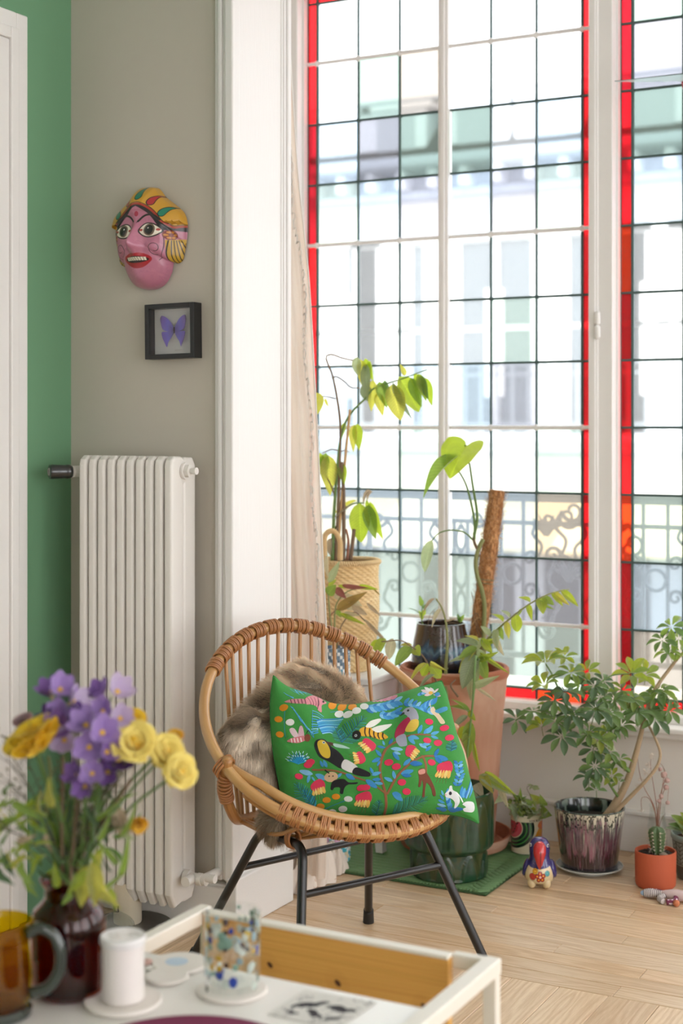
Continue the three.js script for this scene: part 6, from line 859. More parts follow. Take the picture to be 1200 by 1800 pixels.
const leafTex = tex(64, 256, (u, v) => { const vein = 1 - sstep(0, 0.035, Math.abs(u - 0.5)), side = 0.5 + 0.5 * sin((v * 14 - Math.abs(u - 0.5) * 5) * 6.28); return clamp01(0.86 + 0.10 * (fbm(u * 6, v * 14, 3) - 0.5) - 0.05 * side + 0.12 * vein); });
const leafM = (r, g, b, tr = 0.42) => mat(lin(r, g, b), 0.92, { map: leafTex, transmission: tr, thickness: 0, clearcoat: 0.35, clearcoatRoughness: 0.3 });
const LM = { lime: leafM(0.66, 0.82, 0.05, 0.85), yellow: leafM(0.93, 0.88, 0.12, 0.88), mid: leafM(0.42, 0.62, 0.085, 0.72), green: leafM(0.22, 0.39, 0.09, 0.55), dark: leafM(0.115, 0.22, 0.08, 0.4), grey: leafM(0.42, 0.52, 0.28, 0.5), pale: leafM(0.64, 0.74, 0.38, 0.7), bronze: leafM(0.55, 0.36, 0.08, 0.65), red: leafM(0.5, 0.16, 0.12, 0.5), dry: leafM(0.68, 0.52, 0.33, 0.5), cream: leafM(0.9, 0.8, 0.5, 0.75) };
const stemM = { green: mat(lin(0.13, 0.22, 0.06), 0.6), brown: mat(lin(0.19, 0.125, 0.075), 0.8, { bumpMap: plasterBump, bumpScale: 0.001 }), olive: mat(lin(0.24, 0.25, 0.09), 0.6), wood: mat(lin(0.40, 0.29, 0.18), 0.85, { bumpMap: rep(plasterBump, 12, 4), bumpScale: 0.0025 }), cane: mat(lin(0.55, 0.34, 0.15), 0.6), red: mat(lin(0.30, 0.13, 0.08), 0.7) };
// put a unit leaf between a base and a tip; roll turns it about its midrib (0 = broad side to the room)
function setLeaf(mesh, a, b, w, roll = 0, face) {
  const z = b.clone().sub(a), L = z.length(); z.normalize();
  let y = (face ?? FW.clone().negate().add(V(0, 0.5, 0))).clone(); y.addScaledVector(z, -y.dot(z)).normalize(); if (roll) y.applyAxisAngle(z, roll);
  const x = y.clone().cross(z); mesh.quaternion.setFromRotationMatrix(new THREE.Matrix4().makeBasis(x, y, z)); mesh.position.copy(a); mesh.scale.set(w * L, L, L); return mesh;
}
class Plant {
  constructor(name, label, cat, base) { this.b = base.isVector3 ? base : V(...base); this.t = thing(name, label, cat, this.b.toArray()); }
  p(px, py, d) { return at(px, py, d).sub(this.b); }
  stem(pts, r0, r1, m = stemM.green, name = 'stem', n) { return part(name, tube(pts.map((q) => q.isVector3 ? q : this.p(...q)), (k) => r0 + (r1 - r0) * k, n ?? Math.max(10, pts.length * 6), 7), m, this.t); }
  leaf(a, b, w, m, roll = 0, shape = 'lance', parent) { const A = a.isVector3 ? a : this.p(...a), B = b.isVector3 ? b : this.p(...b); return setLeaf(part('leaf', L_[shape], m, parent ?? this.t), A, B, w, roll); }
}
// tall plant in the wicker basket
{
  const D = 4.27, P = new Plant('tall_potted_plant', 'tall leggy plant with hanging yellow green leaves growing from the wicker basket', 'plant', [basketAt[0], basketAt[1] + 0.285, basketAt[2]]), q = (x, y, d = 0) => [x, y, D + d];
  P.stem([q(590, 985), q(594, 900), q(597, 800), q(598, 750), q(593, 705), q(584, 660), q(574, 634), q(573, 626), q(582, 623), q(600, 629), q(622, 634)], 0.0058, 0.002, stemM.brown);
  P.stem([q(583, 665), q(590, 662), q(604, 670), q(617, 681), q(632, 682)], 0.0022, 0.0015, stemM.brown, 'twig'); P.stem([q(590, 701), q(578, 698), q(558, 696)], 0.002, 0.0014, stemM.brown, 'twig'); P.stem([q(595, 792), q(582, 790), q(566, 797)], 0.002, 0.0014, stemM.brown, 'twig'); P.stem([q(593, 800), q(603, 792), q(613, 794)], 0.002, 0.0014, stemM.brown, 'twig'); P.stem([q(588, 870), q(580, 850), q(570, 830), q(568, 810)], 0.0024, 0.0014, stemM.brown, 'twig');
  P.stem([q(584, 985), q(587, 900), q(592, 830), q(598, 775), q(607, 742), q(622, 720), q(642, 700), q(655, 684), q(675, 676), q(700, 668), q(730, 657), q(750, 650)], 0.0055, 0.0016, stemM.green);
  P.stem([q(592, 985), q(607, 800), q(615, 720)], 0.0042, 0.0038, stemM.cane, 'support_cane', 4);
  P.stem([q(603, 985), q(604, 930), q(603, 850), q(600, 812)], 0.0062, 0.0052, stemM.brown); P.stem([q(616, 985), q(621, 940), q(622, 930)], 0.006, 0.0055, stemM.brown); P.stem([q(598, 985), q(590, 930), q(607, 895), q(622, 885), q(640, 884)], 0.0036, 0.002, stemM.green); P.stem([q(610, 985), q(612, 950), q(608, 930)], 0.005, 0.003, stemM.red, 'stub');
  const L = [[626, 628, 629, 660, .42, 'pale', .3], [634, 632, 637, 680, .34, 'yellow', 0], [642, 630, 651, 668, .36, 'lime', .5], [650, 634, 655, 672, .3, 'lime', .9], [643, 640, 645, 704, .26, 'grey', .4], [655, 668, 652, 724, .32, 'yellow', .1], [666, 671, 680, 718, .36, 'mid', .2], [676, 668, 686, 704, .34, 'green', .8], [663, 690, 673, 732, .38, 'yellow', 0], [641, 674, 645, 706, .5, 'grey', .1], [688, 676, 704, 737, .44, 'yellow', .1], [690, 672, 723, 738, .16, 'grey', .6], [701, 662, 740, 724, .44, 'lime', 0], [722, 664, 741, 717, .34, 'mid', .4], [738, 660, 752, 702, .34, 'green', .5], [747, 664, 759, 714, .32, 'lime', .3], [730, 655, 744, 692, .3, 'lime', .9], [735, 657, 749, 706, .26, 'lime', .2], [712, 660, 703, 640, .4, 'yellow', 0],
    [623, 746, 620, 795, .3, 'yellow', .4], [627, 745, 631, 792, .36, 'lime', .1], [563, 796, 566, 838, .4, 'lime', .3], [573, 796, 566, 846, .34, 'mid', .2], [576, 800, 580, 872, .38, 'yellow', 0], [600, 815, 605, 852, .4, 'lime', .2], [556, 690, 555, 728, .6, 'yellow', .2], [571, 700, 577, 716, .3, 'yellow', .5], [608, 742, 600, 770, .3, 'lime', .5],
    [632, 884, 633, 955, .42, 'lime', .15], [645, 888, 660, 949, .36, 'mid', .3], [650, 882, 672, 950, .26, 'lime', .6], [644, 878, 668, 930, .2, 'lime', .9], [627, 880, 580, 906, .16, 'yellow', .5], [618, 888, 584, 912, .1, 'cream', .4]];
  for (const [a, b, c, d, w, m, r] of L) P.leaf(q(a, b), q(c, d, rr(-0.03, 0.03)), w * 1.22, LM[m], r, w > 0.4 ? 'oval' : 'lance2');
  for (const [a, b, c, d] of [[652, 862, 632, 884], [655, 864, 640, 880], [596, 925, 582, 950], [585, 945, 580, 990]]) P.leaf(q(a, b), q(c, d), 0.3, LM.dry, 0.8, 'strap');
}
// bronze-leaved plant in the woven pot
{
  const D = 4.05, P = new Plant('bronze_leaf_plant', 'straggly plant with bronze and red backed leaves in front of the wicker basket', 'plant', [wovenAt.x, 0.57, wovenAt.z]), q = (x, y, d = 0) => [x, y, D + d];
  P.stem([q(588, 1140), q(582, 1100), q(578, 1060), q(576, 1030)], 0.003, 0.002, stemM.olive); P.stem([q(590, 1140), q(588, 1090), q(592, 1060), q(610, 1040), q(630, 1034)], 0.003, 0.0016, stemM.olive); P.stem([q(590, 1140), q(580, 1085), q(592, 1070)], 0.0028, 0.0018, stemM.red); P.stem([q(592, 1140), q(600, 1100), q(622, 1076), q(642, 1092)], 0.002, 0.0015, stemM.brown);
  for (const [a, b, c, d, w, m, r] of [[577, 1024, 597, 986, .36, 'pale', .2], [576, 1030, 592, 1018, .4, 'lime', .5], [575, 1045, 590, 1028, .8, 'mid', .3], [590, 1034, 608, 1052, .5, 'red', .3], [600, 1028, 648, 1034, .2, 'red', .7], [594, 1030, 622, 1032, .28, 'lime', .4], [592, 1072, 645, 1040, .30, 'bronze', .15], [630, 1030, 664, 1036, .26, 'lime', .4], [655, 1034, 670, 1048, .16, 'bronze', .4], [596, 1078, 642, 1098, .18, 'lime', .3], [604, 1078, 632, 1082, .3, 'cream', .3], [590, 1070, 600, 1086, .5, 'mid', .2], [575, 975, 576, 1020, .3, 'cream', .8], [644, 1060, 670, 1084, .2, 'dry', .4], [640, 1088, 690, 1140, .11, 'dry', .3], [610, 1048, 636, 1066, .5, 'cream', .4], [618, 1064, 646, 1082, .4, 'dry', .6], [586, 1050, 616, 1044, .5, 'cream', .2], [604, 1060, 628, 1074, .5, 'cream', .5]]) P.leaf(q(a, b), q(c, d, rr(-0.03, 0.02)), w, LM[m], r, 'lance2');
}
// moss pole with a climbing plant, rooted in the planter
{
  const D = 4.27, B = at(838, 1172, D), c = thing('moss_pole', 'leaning brown coconut fibre pole standing in the terracotta planter', 'pole', [B.x, 0.482, B.z]);
  const l = (x, y, d = D) => at(x, y, d).sub(V(B.x, 0.482, B.z)), a = l(832, 1174), b = l(874, 862), coir = rep(tex(256, 512, (u, v) => { const n = fbm(u * 30, v * 60, 4), m = fbm(u * 90 + v * 20, v * 90 - u * 20, 2); return mix3([0.58, 0.38, 0.22], [0.95, 0.74, 0.52], clamp01(1.4 * (n - 0.3) + 0.4 * (m - 0.5))); }), 1, 1);
  const ax = b.clone().sub(a), N = V(1, 0, 0).addScaledVector(ax, -ax.x / ax.lengthSq()).normalize(), Bi = N.clone().cross(ax.clone().normalize());
  const shell = surf((u, v) => { const an = u * 2 * PI, r = (0.0245 - 0.002 * v) * (1 + 0.22 * (fbm(u * 12, v * 30, 3) - 0.5)) * (v > 0.985 ? 0.93 : 1); return a.clone().addScaledVector(ax, v).addScaledVector(N, r * cos(an)).addScaledVector(Bi, r * sin(an)); }, 60, 140, true);
  part('coir_core', merge([shell, (() => { const g = new THREE.CircleGeometry(0.0185, 24); g.rotateX(-PI / 2); return moved(g, b.x, b.y, b.z); })()]), mat('#ffffff', 0.95, { map: coir, bumpMap: plasterBump, bumpScale: 0.004 }), c);
  const hair = new THREE.CylinderGeometry(0.00035, 0.0003, 1, 3, 1, true); hair.translate(0, 0.5, 0); const N2 = 2600, im = new THREE.InstancedMesh(hair, new THREE.MeshPhysicalMaterial({ color: 0xffffff, roughness: 0.9, side: THREE.DoubleSide }), N2), M = new THREE.Matrix4(), Q = new THREE.Quaternion(), co = new THREE.Color();
  for (let i = 0; i < N2; i++) { const v = rnd(), an = rnd() * 2 * PI, r = (0.0245 - 0.002 * v) * 0.98, o = N.clone().multiplyScalar(cos(an)).addScaledVector(Bi, sin(an)), p = a.clone().addScaledVector(ax, v).addScaledVector(o, r), t = o.clone().cross(ax).normalize().multiplyScalar(rr(-1, 1)).addScaledVector(ax.clone().normalize(), rr(-0.8, 0.8)).addScaledVector(o, rr(0.1, 0.6)).normalize(), L = rr(0.008, 0.02); Q.setFromUnitVectors(V(0, 1, 0), t); M.compose(p, Q, V(1, L, 1)); im.setMatrixAt(i, M); const k = rr(0.3, 1); im.setColorAt(i, co.setRGB(0.75 * k, 0.46 * k, 0.24 * k)); }
  im.name = 'coir_fibre'; im.userData.kind = 'stuff'; shadows(im); c.add(im);
  part('tie', merge([0.12, 0.48, 0.5].map((v) => { const g = new THREE.TorusGeometry(0.0245, 0.0012, 6, 28); g.applyQuaternion(new THREE.Quaternion().setFromUnitVectors(V(0, 0, 1), ax.clone().normalize())); const p = a.clone().addScaledVector(ax, v); return moved(g, p.x, p.y, p.z); })), mat(lin(0.10, 0.16, 0.08), 0.6), c);
}
{
  const D = 4.235, P = new Plant('climbing_plant', 'climbing plant with a heart shaped green leaf trained up the moss pole', 'plant', at(853, 1168, D).setY(0.482)), q = (x, y, d = 0) => [x, y, D + d];
  P.stem([q(851, 1170), q(850, 1110), q(851, 1062), q(846, 1035), q(838, 1010), q(836, 985), q(842, 962), q(849, 948)], 0.0068, 0.0062, stemM.olive); P.stem([q(842, 970), q(834, 955), q(832, 944)], 0.005, 0.0038, stemM.brown, 'node');
  P.stem([q(833, 948), q(834, 922), q(829, 890), q(818, 850), q(806, 828), q(797, 814)], 0.0042, 0.0022, stemM.green, 'petiole'); P.stem([q(833, 940), q(838, 918), q(838, 900), q(830, 850), q(824, 810), q(817, 782)], 0.0046, 0.0022, stemM.green, 'petiole'); P.stem([q(832, 950), q(816, 936), q(790, 932), q(770, 938), q(759, 950)], 0.0026, 0.0016, stemM.green, 'petiole');
  const heart = (() => { const pts = [[0, 0.0], [0.1, 0.09], [0.28, 0.14], [0.46, 0.06], [0.5, -0.14], [0.42, -0.36], [0.26, -0.58], [0.1, -0.72], [0, -0.78]], full = [...pts, ...pts.slice(1, -1).reverse().map(([x, y]) => [-x, y])], c = new THREE.CatmullRomCurve3(full.map(([x, y]) => V(x, y, 0)), true, 'centripetal').getPoints(90); return surf((u, v) => { const e = c[Math.round(u * 90) % 91], k = v, x = e.x * k, y = -0.3 + (e.y + 0.3) * k; return V(x, y, 0.22 * Math.abs(x) - 0.22 * y * y + 0.02 * sin(y * 20) * Math.abs(x)); }, 90, 12, true); })();
  const h = part('leaf', heart, LM.lime, P.t); h.position.copy(P.p(818, 783, D)); h.scale.setScalar(0.142); h.rotation.set(-0.7, -0.3, -0.12, 'ZYX'); h.position.add(V(0.004, 0, 0));
  P.leaf(q(807, 801), q(734, 860, -0.04), 0.42, LM.mid, 0.75, 'lance');
  P.leaf(q(759, 949), q(743, 1006), 0.36, LM.pale, 0.3, 'oval');
  P.stem([q(848, 1120), q(838, 1095), q(832, 1060), q(828, 1040)], 0.0014, 0.0008, stemM.brown, 'aerial_root'); P.stem([q(845, 1130), q(836, 1100), q(832, 1082), q(838, 1078), q(842, 1090)], 0.0016, 0.001, stemM.brown, 'aerial_root'); P.stem([q(850, 1060), q(842, 1052), q(836, 1054)], 0.0026, 0.001, stemM.cane, 'aerial_root'); P.stem([q(828, 1100), q(840, 1086), q(850, 1092), q(853, 1110)], 0.0016, 0.001, stemM.cane, 'aerial_root');
}
// sprouts in the blue pot
{
  const D = 4.29, P = new Plant('young_sprout', 'small green sprout with curled shoots in the dark blue pot', 'plant', [bluePot[0], bluePot[1] + 0.123, bluePot[2]]), q = (x, y, d = 0) => [x, y, D + d];
  P.stem([q(748, 1112), q(741, 1090), q(742, 1062)], 0.0022, 0.0012, stemM.green); P.stem([q(741, 1080), q(728, 1072), q(718, 1069)], 0.0014, 0.001, stemM.green); P.stem([q(750, 1110), q(756, 1080), q(762, 1074), q(760, 1090)], 0.0012, 0.0008, stemM.brown); P.stem([q(765, 1110), q(790, 1095), q(806, 1097)], 0.0016, 0.0012, stemM.brown);
  for (const [a, b, c, d, w, m, r] of [[741, 1066, 737, 1046, .5, 'mid', .2], [742, 1070, 752, 1060, .5, 'green', .4], [741, 1082, 748, 1070, .7, 'lime', .3], [742, 1090, 736, 1072, .5, 'lime', .5], [806, 1094, 816, 1080, .5, 'mid', .3], [808, 1094, 803, 1078, .5, 'green', .3]]) P.leaf(q(a, b), q(c, d), w, LM[m], r, 'lance2');
}
// the long leafy plant that spills out of the planter
{
  const D = 4.06, P = new Plant('trailing_plant', 'long stemmed plant with narrow yellow green leaves spilling over the terracotta planter', 'plant', [-1.68, 0.467, -3.76]), q = (x, y, d = 0) => [x, y, D + d];
  P.stem([q(785, 1225, 0.0), q(783, 1180), q(786, 1130), q(783, 1092), q(776, 1068), q(766, 1052)], 0.0058, 0.0022, stemM.olive);
  for (const y of [1175, 1140, 1105]) { const g = new THREE.TorusGeometry(0.0052, 0.0011, 6, 16); g.rotateX(PI / 2); const p = P.p(...q(784, y)); part('node', moved(g, p.x, p.y, p.z), stemM.olive, P.t); }
  P.stem([q(838, 1175), q(836, 1150), q(860, 1120, -0.02), q(893, 1090, -0.05), q(930, 1062, -0.06), q(965, 1044, -0.06), q(1000, 1036, -0.05)], 0.004, 0.0014, stemM.olive);
  P.stem([q(842, 1170, 0), q(836, 1155, -0.1), q(834, 1175, -0.14), q(832, 1220, -0.15), q(826, 1280, -0.15), q(819, 1345, -0.15)], 0.0042, 0.0024, stemM.green);
  P.stem([q(770, 1205, -0.1), q(757, 1178, -0.12), q(742, 1152, -0.14), q(722, 1136, -0.16), q(704, 1126, -0.18), q(670, 1128, -0.18)], 0.0026, 0.0014, stemM.brown); P.stem([q(805, 1225, -0.05), q(792, 1205, -0.05), q(800, 1195, -0.03)], 0.003, 0.002, stemM.brown);
  const L = [[985, 1037, 1018, 1066, .34, 'lime', .2], [972, 1040, 1000, 1064, .34, 'yellow', .4], [968, 1042, 992, 1066, .36, 'lime', .1], [955, 1050, 972, 1062, .5, 'mid', .3], [950, 1050, 954, 1076, .56, 'lime', .1], [944, 1054, 972, 1072, .24, 'mid', .6], [932, 1058, 914, 1048, .4, 'lime', .2], [928, 1062, 934, 1090, .4, 'lime', .2], [918, 1070, 908, 1084, .4, 'mid', .3], [905, 1078, 910, 1114, .5, 'lime', .15], [895, 1086, 884, 1072, .4, 'pale', .3], [890, 1092, 894, 1124, .42, 'yellow', .2], [884, 1094, 870, 1078, .4, 'lime', .4], [880, 1100, 882, 1128, .4, 'mid', .5], [872, 1106, 872, 1140, .34, 'pale', .4], [868, 1112, 884, 1156, .3, 'cream', .5], [862, 1118, 846, 1100, .5, 'pale', .2],
    [848, 1122, 828, 1146, .5, 'pale', .1], [846, 1122, 864, 1148, .46, 'lime', .3], [842, 1128, 818, 1114, .34, 'yellow', .5], [840, 1134, 800, 1122, .4, 'grey', .2], [846, 1130, 882, 1122, .3, 'lime', .5], [838, 1138, 806, 1156, .44, 'mid', .2], [836, 1142, 802, 1180, .3, 'yellow', .3], [840, 1140, 858, 1180, .4, 'pale', .2], [842, 1146, 896, 1186, .14, 'lime', .4], [834, 1150, 812, 1208, .46, 'grey', .1], [836, 1156, 824, 1236, .34, 'pale', .2], [838, 1150, 856, 1196, .46, 'mid', .2], [840, 1160, 872, 1148, .34, 'lime', .4], [834, 1160, 786, 1158, .3, 'pale', .4],
    [832, 1190, 852, 1208, .4, 'lime', .3], [834, 1206, 874, 1234, .14, 'cream', .3], [832, 1206, 874, 1190, .3, 'pale', .4], [826, 1250, 790, 1238, .3, 'mid', .3], [824, 1255, 798, 1226, .26, 'mid', .5], [822, 1258, 792, 1280, .34, 'grey', .2], [824, 1250, 834, 1266, .5, 'lime', .4], [826, 1266, 822, 1336, .36, 'mid', .15], [824, 1290, 812, 1302, .5, 'lime', .2], [832, 1300, 842, 1362, .14, 'lime', .3], [818, 1276, 806, 1300, .5, 'lime', .3],
    [668, 1126, 648, 1142, .5, 'lime', .2], [676, 1122, 656, 1160, .4, 'lime', .3], [690, 1122, 682, 1160, .5, 'cream', .15], [722, 1136, 694, 1168, .46, 'mid', .1], [724, 1136, 704, 1132, .5, 'yellow', .5], [728, 1138, 736, 1150, .7, 'lime', .4], [750, 1166, 716, 1196, .24, 'yellow', .4], [752, 1166, 740, 1190, .6, 'lime', .1], [756, 1168, 776, 1194, .6, 'lime', .2], [756, 1164, 780, 1178, .26, 'yellow', .6], [764, 1186, 730, 1212, .22, 'grey', .5], [764, 1052, 740, 1076, .22, 'dry', .4], [776, 1070, 756, 1100, .26, 'cream', .4], [783, 1092, 800, 1088, .2, 'dry', .4]];
  for (const [a, b, c, d, w, m, r] of L) { const o = b > 1190 || (a < 810 && b > 1120) ? -0.14 : a > 880 ? -0.05 : -0.04; P.leaf(q(a, b, o), q(c, d, o + rr(-0.05, 0.02)), w, LM[m], r, w > 0.42 ? 'oval' : 'lance'); }
}
// runner with drooping leaves behind the green planter and a trailing leaf
{
  const D = 3.9, P = new Plant('drooping_plant', 'drooping stem with broad pale green leaves hanging over the green planter', 'plant', [-1.602, 0.12, -3.66]), q = (x, y, d = 0) => [x, y, D + d];
  P.stem([q(800, 1440, 0.04), q(815, 1400, 0.03), q(834, 1382), q(852, 1370), q(868, 1362)], 0.003, 0.0016, stemM.brown); P.stem([q(868, 1362), q(884, 1385), q(886, 1410), q(900, 1425)], 0.0018, 0.001, stemM.green);
  for (const [a, b, c, d, w, m, r] of [[842, 1362, 898, 1396, .28, 'pale', .2], [852, 1356, 904, 1398, .26, 'lime', .4], [836, 1378, 848, 1400, .6, 'cream', .2], [846, 1360, 864, 1392, .5, 'yellow', .3], [878, 1380, 892, 1420, .3, 'cream', .3], [886, 1404, 872, 1408, .5, 'pale', .3], [830, 1390, 856, 1438, .2, 'pale', .2]]) P.leaf(q(a, b), q(c, d, -0.04), w, LM[m], r, 'lance');
}
// little plants in the fruit mug and the patterned pot
{
  const D = 4.1, P = new Plant('small_succulent', 'small plant with curly pale green leaves in the fruit printed mug', 'plant', [mugPos[0], mugPos[1] + 0.096, mugPos[2]]), q = (x, y, d = 0) => [x, y, D + d];
  P.stem([q(936, 1432), q(932, 1400), q(926, 1384), q(936, 1380)], 0.0012, 0.0008, stemM.brown); P.stem([q(915, 1432), q(911, 1415), q(910, 1398)], 0.002, 0.0014, stemM.green); P.stem([q(920, 1436), q(902, 1424), q(894, 1418)], 0.0018, 0.001, stemM.green);
  for (let i = 0; i < 10; i++) { const a = i * 0.628; P.leaf(q(911, 1406), q(911 + 15 * cos(a), 1400 - 12 * Math.abs(sin(a)) + (i % 2) * 8, 0.03 * sin(a)), 0.3, LM[i % 2 ? 'green' : 'mid'], rr(-0.6, 0.6), 'lance'); }
  for (let i = 0; i < 44; i++) { const x = rr(896, 956), y = rr(1412, 1440), a = rr(-2.6, -0.3), l = rr(8, 15); P.leaf(q(x, y, rr(-0.04, 0.04)), q(x + l * cos(a), y + l * sin(a), rr(-0.05, 0.05)), rr(0.5, 0.8), LM[['pale', 'lime', 'mid', 'grey'][i % 4]], rr(-0.8, 0.8), 'wavy'); }
  for (let i = 0; i < 6; i++) P.leaf(q(936, 1382), q(936 + 13 * cos(-2.4 + i * 0.9), 1384 + 6 * sin(-2 + i * 0.9)), 0.5, LM.pale, 0.5, 'oval');
}
{
  const D = 3.97, P = new Plant('small_succulent', 'succulent with fleshy green leaves in the patterned pot', 'plant', [-1.005, 0.103, -3.925]), q = (x, y, d = 0) => [x, y, D + d];
  for (const [a, b, c, d, w, m] of [[1210, 1462, 1184, 1432, .5, 'mid'], [1212, 1464, 1178, 1446, .36, 'green'], [1216, 1462, 1200, 1428, .5, 'lime'], [1222, 1462, 1230, 1426, .5, 'mid'], [1210, 1464, 1172, 1452, .3, 'grey'], [1204, 1466, 1196, 1444, .7, 'yellow'], [1226, 1462, 1250, 1440, .5, 'green']]) P.leaf(q(a, b), q(c, d, -0.02), w, LM[m], 0.4, 'oval');
}
// umbrella plant: trunk, branches, palmate leaves with leaflets
{
  const D = 3.97, P = new Plant('umbrella_plant', 'bushy umbrella plant with crooked trunk and fingered leaves in the purple pot', 'plant', [purplePot[0], purplePot[1] + 0.122, purplePot[2]]);
  const c = (x, y, d = 0) => [890 + x / 3.871, 1060 + y / 3.871, D + d];
  P.stem([c(675, 1460), c(720, 1400), c(790, 1280), c(845, 1150), c(885, 1010), c(915, 890), c(935, 790), c(950, 740)], 0.0125, 0.0055, stemM.wood, 'trunk', 60); P.stem([c(700, 1455, -0.01), c(760, 1400, -0.03), c(870, 1290, -0.05), c(965, 1190, -0.06), c(1030, 1100, -0.06), c(1045, 1020, -0.05), c(1015, 930, -0.04), c(965, 830, -0.02)], 0.0068, 0.003, stemM.wood, 'trunk', 60);
  P.stem([c(845, 1150), c(790, 1110, -0.01), c(730, 1060, -0.03), c(650, 1000, -0.05), c(570, 920, -0.06), c(500, 840, -0.06), c(430, 740, -0.05), c(380, 640, -0.03), c(300, 470, 0), c(268, 415, 0)], 0.0068, 0.002, stemM.green, 'branch', 60); P.stem([c(755, 1315, -0.01), c(700, 1230, -0.02), c(645, 1130, -0.04), c(640, 1060, -0.05)], 0.004, 0.0022, stemM.green, 'branch'); P.stem([c(940, 780), c(975, 660, 0.03), c(1040, 540, 0.05), c(1100, 460, 0.06), c(1160, 380, 0.06), c(1230, 310, 0.06)], 0.0062, 0.0042, stemM.wood, 'branch', 40); P.stem([c(1150, 390, 0.06), c(1150, 300, 0.06), c(1130, 190, 0.05)], 0.003, 0.0018, stemM.green, 'branch'); P.stem([c(500, 840, -0.06), c(560, 640, -0.03), c(700, 500, 0), c(840, 480, 0)], 0.003, 0.0018, stemM.green, 'branch'); P.stem([c(430, 740, -0.05), c(300, 770, -0.05), c(160, 740, -0.05), c(60, 800, -0.05)], 0.0028, 0.0016, stemM.green, 'branch');
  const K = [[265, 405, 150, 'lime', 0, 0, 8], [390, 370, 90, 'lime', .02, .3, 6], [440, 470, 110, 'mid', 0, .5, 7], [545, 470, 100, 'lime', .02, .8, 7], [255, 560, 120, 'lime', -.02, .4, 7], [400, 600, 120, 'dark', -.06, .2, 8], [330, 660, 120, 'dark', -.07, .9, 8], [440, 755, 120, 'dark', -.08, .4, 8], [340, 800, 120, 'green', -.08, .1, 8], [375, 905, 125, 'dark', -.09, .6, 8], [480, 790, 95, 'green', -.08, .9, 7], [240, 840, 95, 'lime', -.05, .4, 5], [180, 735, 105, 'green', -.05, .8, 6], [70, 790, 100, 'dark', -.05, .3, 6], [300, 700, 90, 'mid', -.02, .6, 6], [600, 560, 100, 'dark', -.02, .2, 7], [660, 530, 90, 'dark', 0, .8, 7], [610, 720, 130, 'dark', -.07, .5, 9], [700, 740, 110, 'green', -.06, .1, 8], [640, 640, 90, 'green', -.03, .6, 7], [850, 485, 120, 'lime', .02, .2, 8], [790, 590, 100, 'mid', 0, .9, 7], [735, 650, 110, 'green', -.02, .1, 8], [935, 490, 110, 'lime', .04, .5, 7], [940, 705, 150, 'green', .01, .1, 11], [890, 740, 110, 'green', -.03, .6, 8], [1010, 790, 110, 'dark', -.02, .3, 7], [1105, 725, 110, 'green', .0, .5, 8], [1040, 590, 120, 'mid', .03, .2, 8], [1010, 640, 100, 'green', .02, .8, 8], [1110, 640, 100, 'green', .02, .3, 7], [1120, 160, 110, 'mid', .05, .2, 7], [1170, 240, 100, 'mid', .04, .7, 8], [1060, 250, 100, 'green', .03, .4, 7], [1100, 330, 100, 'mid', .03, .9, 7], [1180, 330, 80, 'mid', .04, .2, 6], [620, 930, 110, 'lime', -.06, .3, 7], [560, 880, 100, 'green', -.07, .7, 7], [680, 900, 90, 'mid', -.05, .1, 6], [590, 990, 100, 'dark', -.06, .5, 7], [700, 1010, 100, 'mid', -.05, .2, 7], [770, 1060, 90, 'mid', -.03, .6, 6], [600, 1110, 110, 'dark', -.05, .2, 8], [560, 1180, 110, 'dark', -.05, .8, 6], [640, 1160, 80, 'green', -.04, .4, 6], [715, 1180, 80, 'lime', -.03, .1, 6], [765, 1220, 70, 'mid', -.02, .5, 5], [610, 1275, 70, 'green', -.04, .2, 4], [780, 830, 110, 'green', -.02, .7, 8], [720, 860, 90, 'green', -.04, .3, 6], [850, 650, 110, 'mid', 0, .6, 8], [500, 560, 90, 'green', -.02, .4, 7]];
  for (const [x, y, s, m, d, ph, n] of K) {
    const ctr = P.p(...c(x, y, d)), L = s / 3.871 * D / FPX * 0.98, ax = FW.clone().negate().multiplyScalar(0.55).add(V(rr(-0.4, 0.4), rr(0.5, 1.0), rr(-0.3, 0.3))).normalize(), u = V(1, 0, 0).addScaledVector(ax, -ax.x).normalize(), w = ax.clone().cross(u);
    const foot = ctr.clone().addScaledVector(ax, -L * rr(0.5, 0.8)).add(V(rr(-0.01, 0.01), -L * 0.3, 0));
    const lf = part('leaf', tube([foot, foot.clone().lerp(ctr, 0.6).addScaledVector(ax, 0.003), ctr], (k) => 0.0012 - 0.0004 * k, 8, 5), stemM[m === 'dark' || m === 'green' ? 'green' : 'olive'], P.t);
    for (let i = 0; i < n; i++) { const a = (i / n) * 2 * PI * (n < 6 ? 0.6 : 1) + ph * 2, dir = u.clone().multiplyScalar(cos(a)).addScaledVector(w, sin(a)).addScaledVector(ax, m === 'lime' ? 0.35 : -0.18).normalize(), len = L * rr(0.85, 1.15), q0 = ctr.clone().addScaledVector(dir, len * 0.12), lm = m === 'dark' && i % 4 === 0 ? 'green' : m === 'mid' && i % 3 === 0 ? 'green' : m === 'lime' && i % 3 === 0 ? 'mid' : m; const k = part('leaflet', L_.obov, LM[lm], lf); setLeaf(k, q0, q0.clone().addScaledVector(dir, len), 0.44, rr(-0.3, 0.3), ax.clone().addScaledVector(dir, 0.1)); }
  }
}
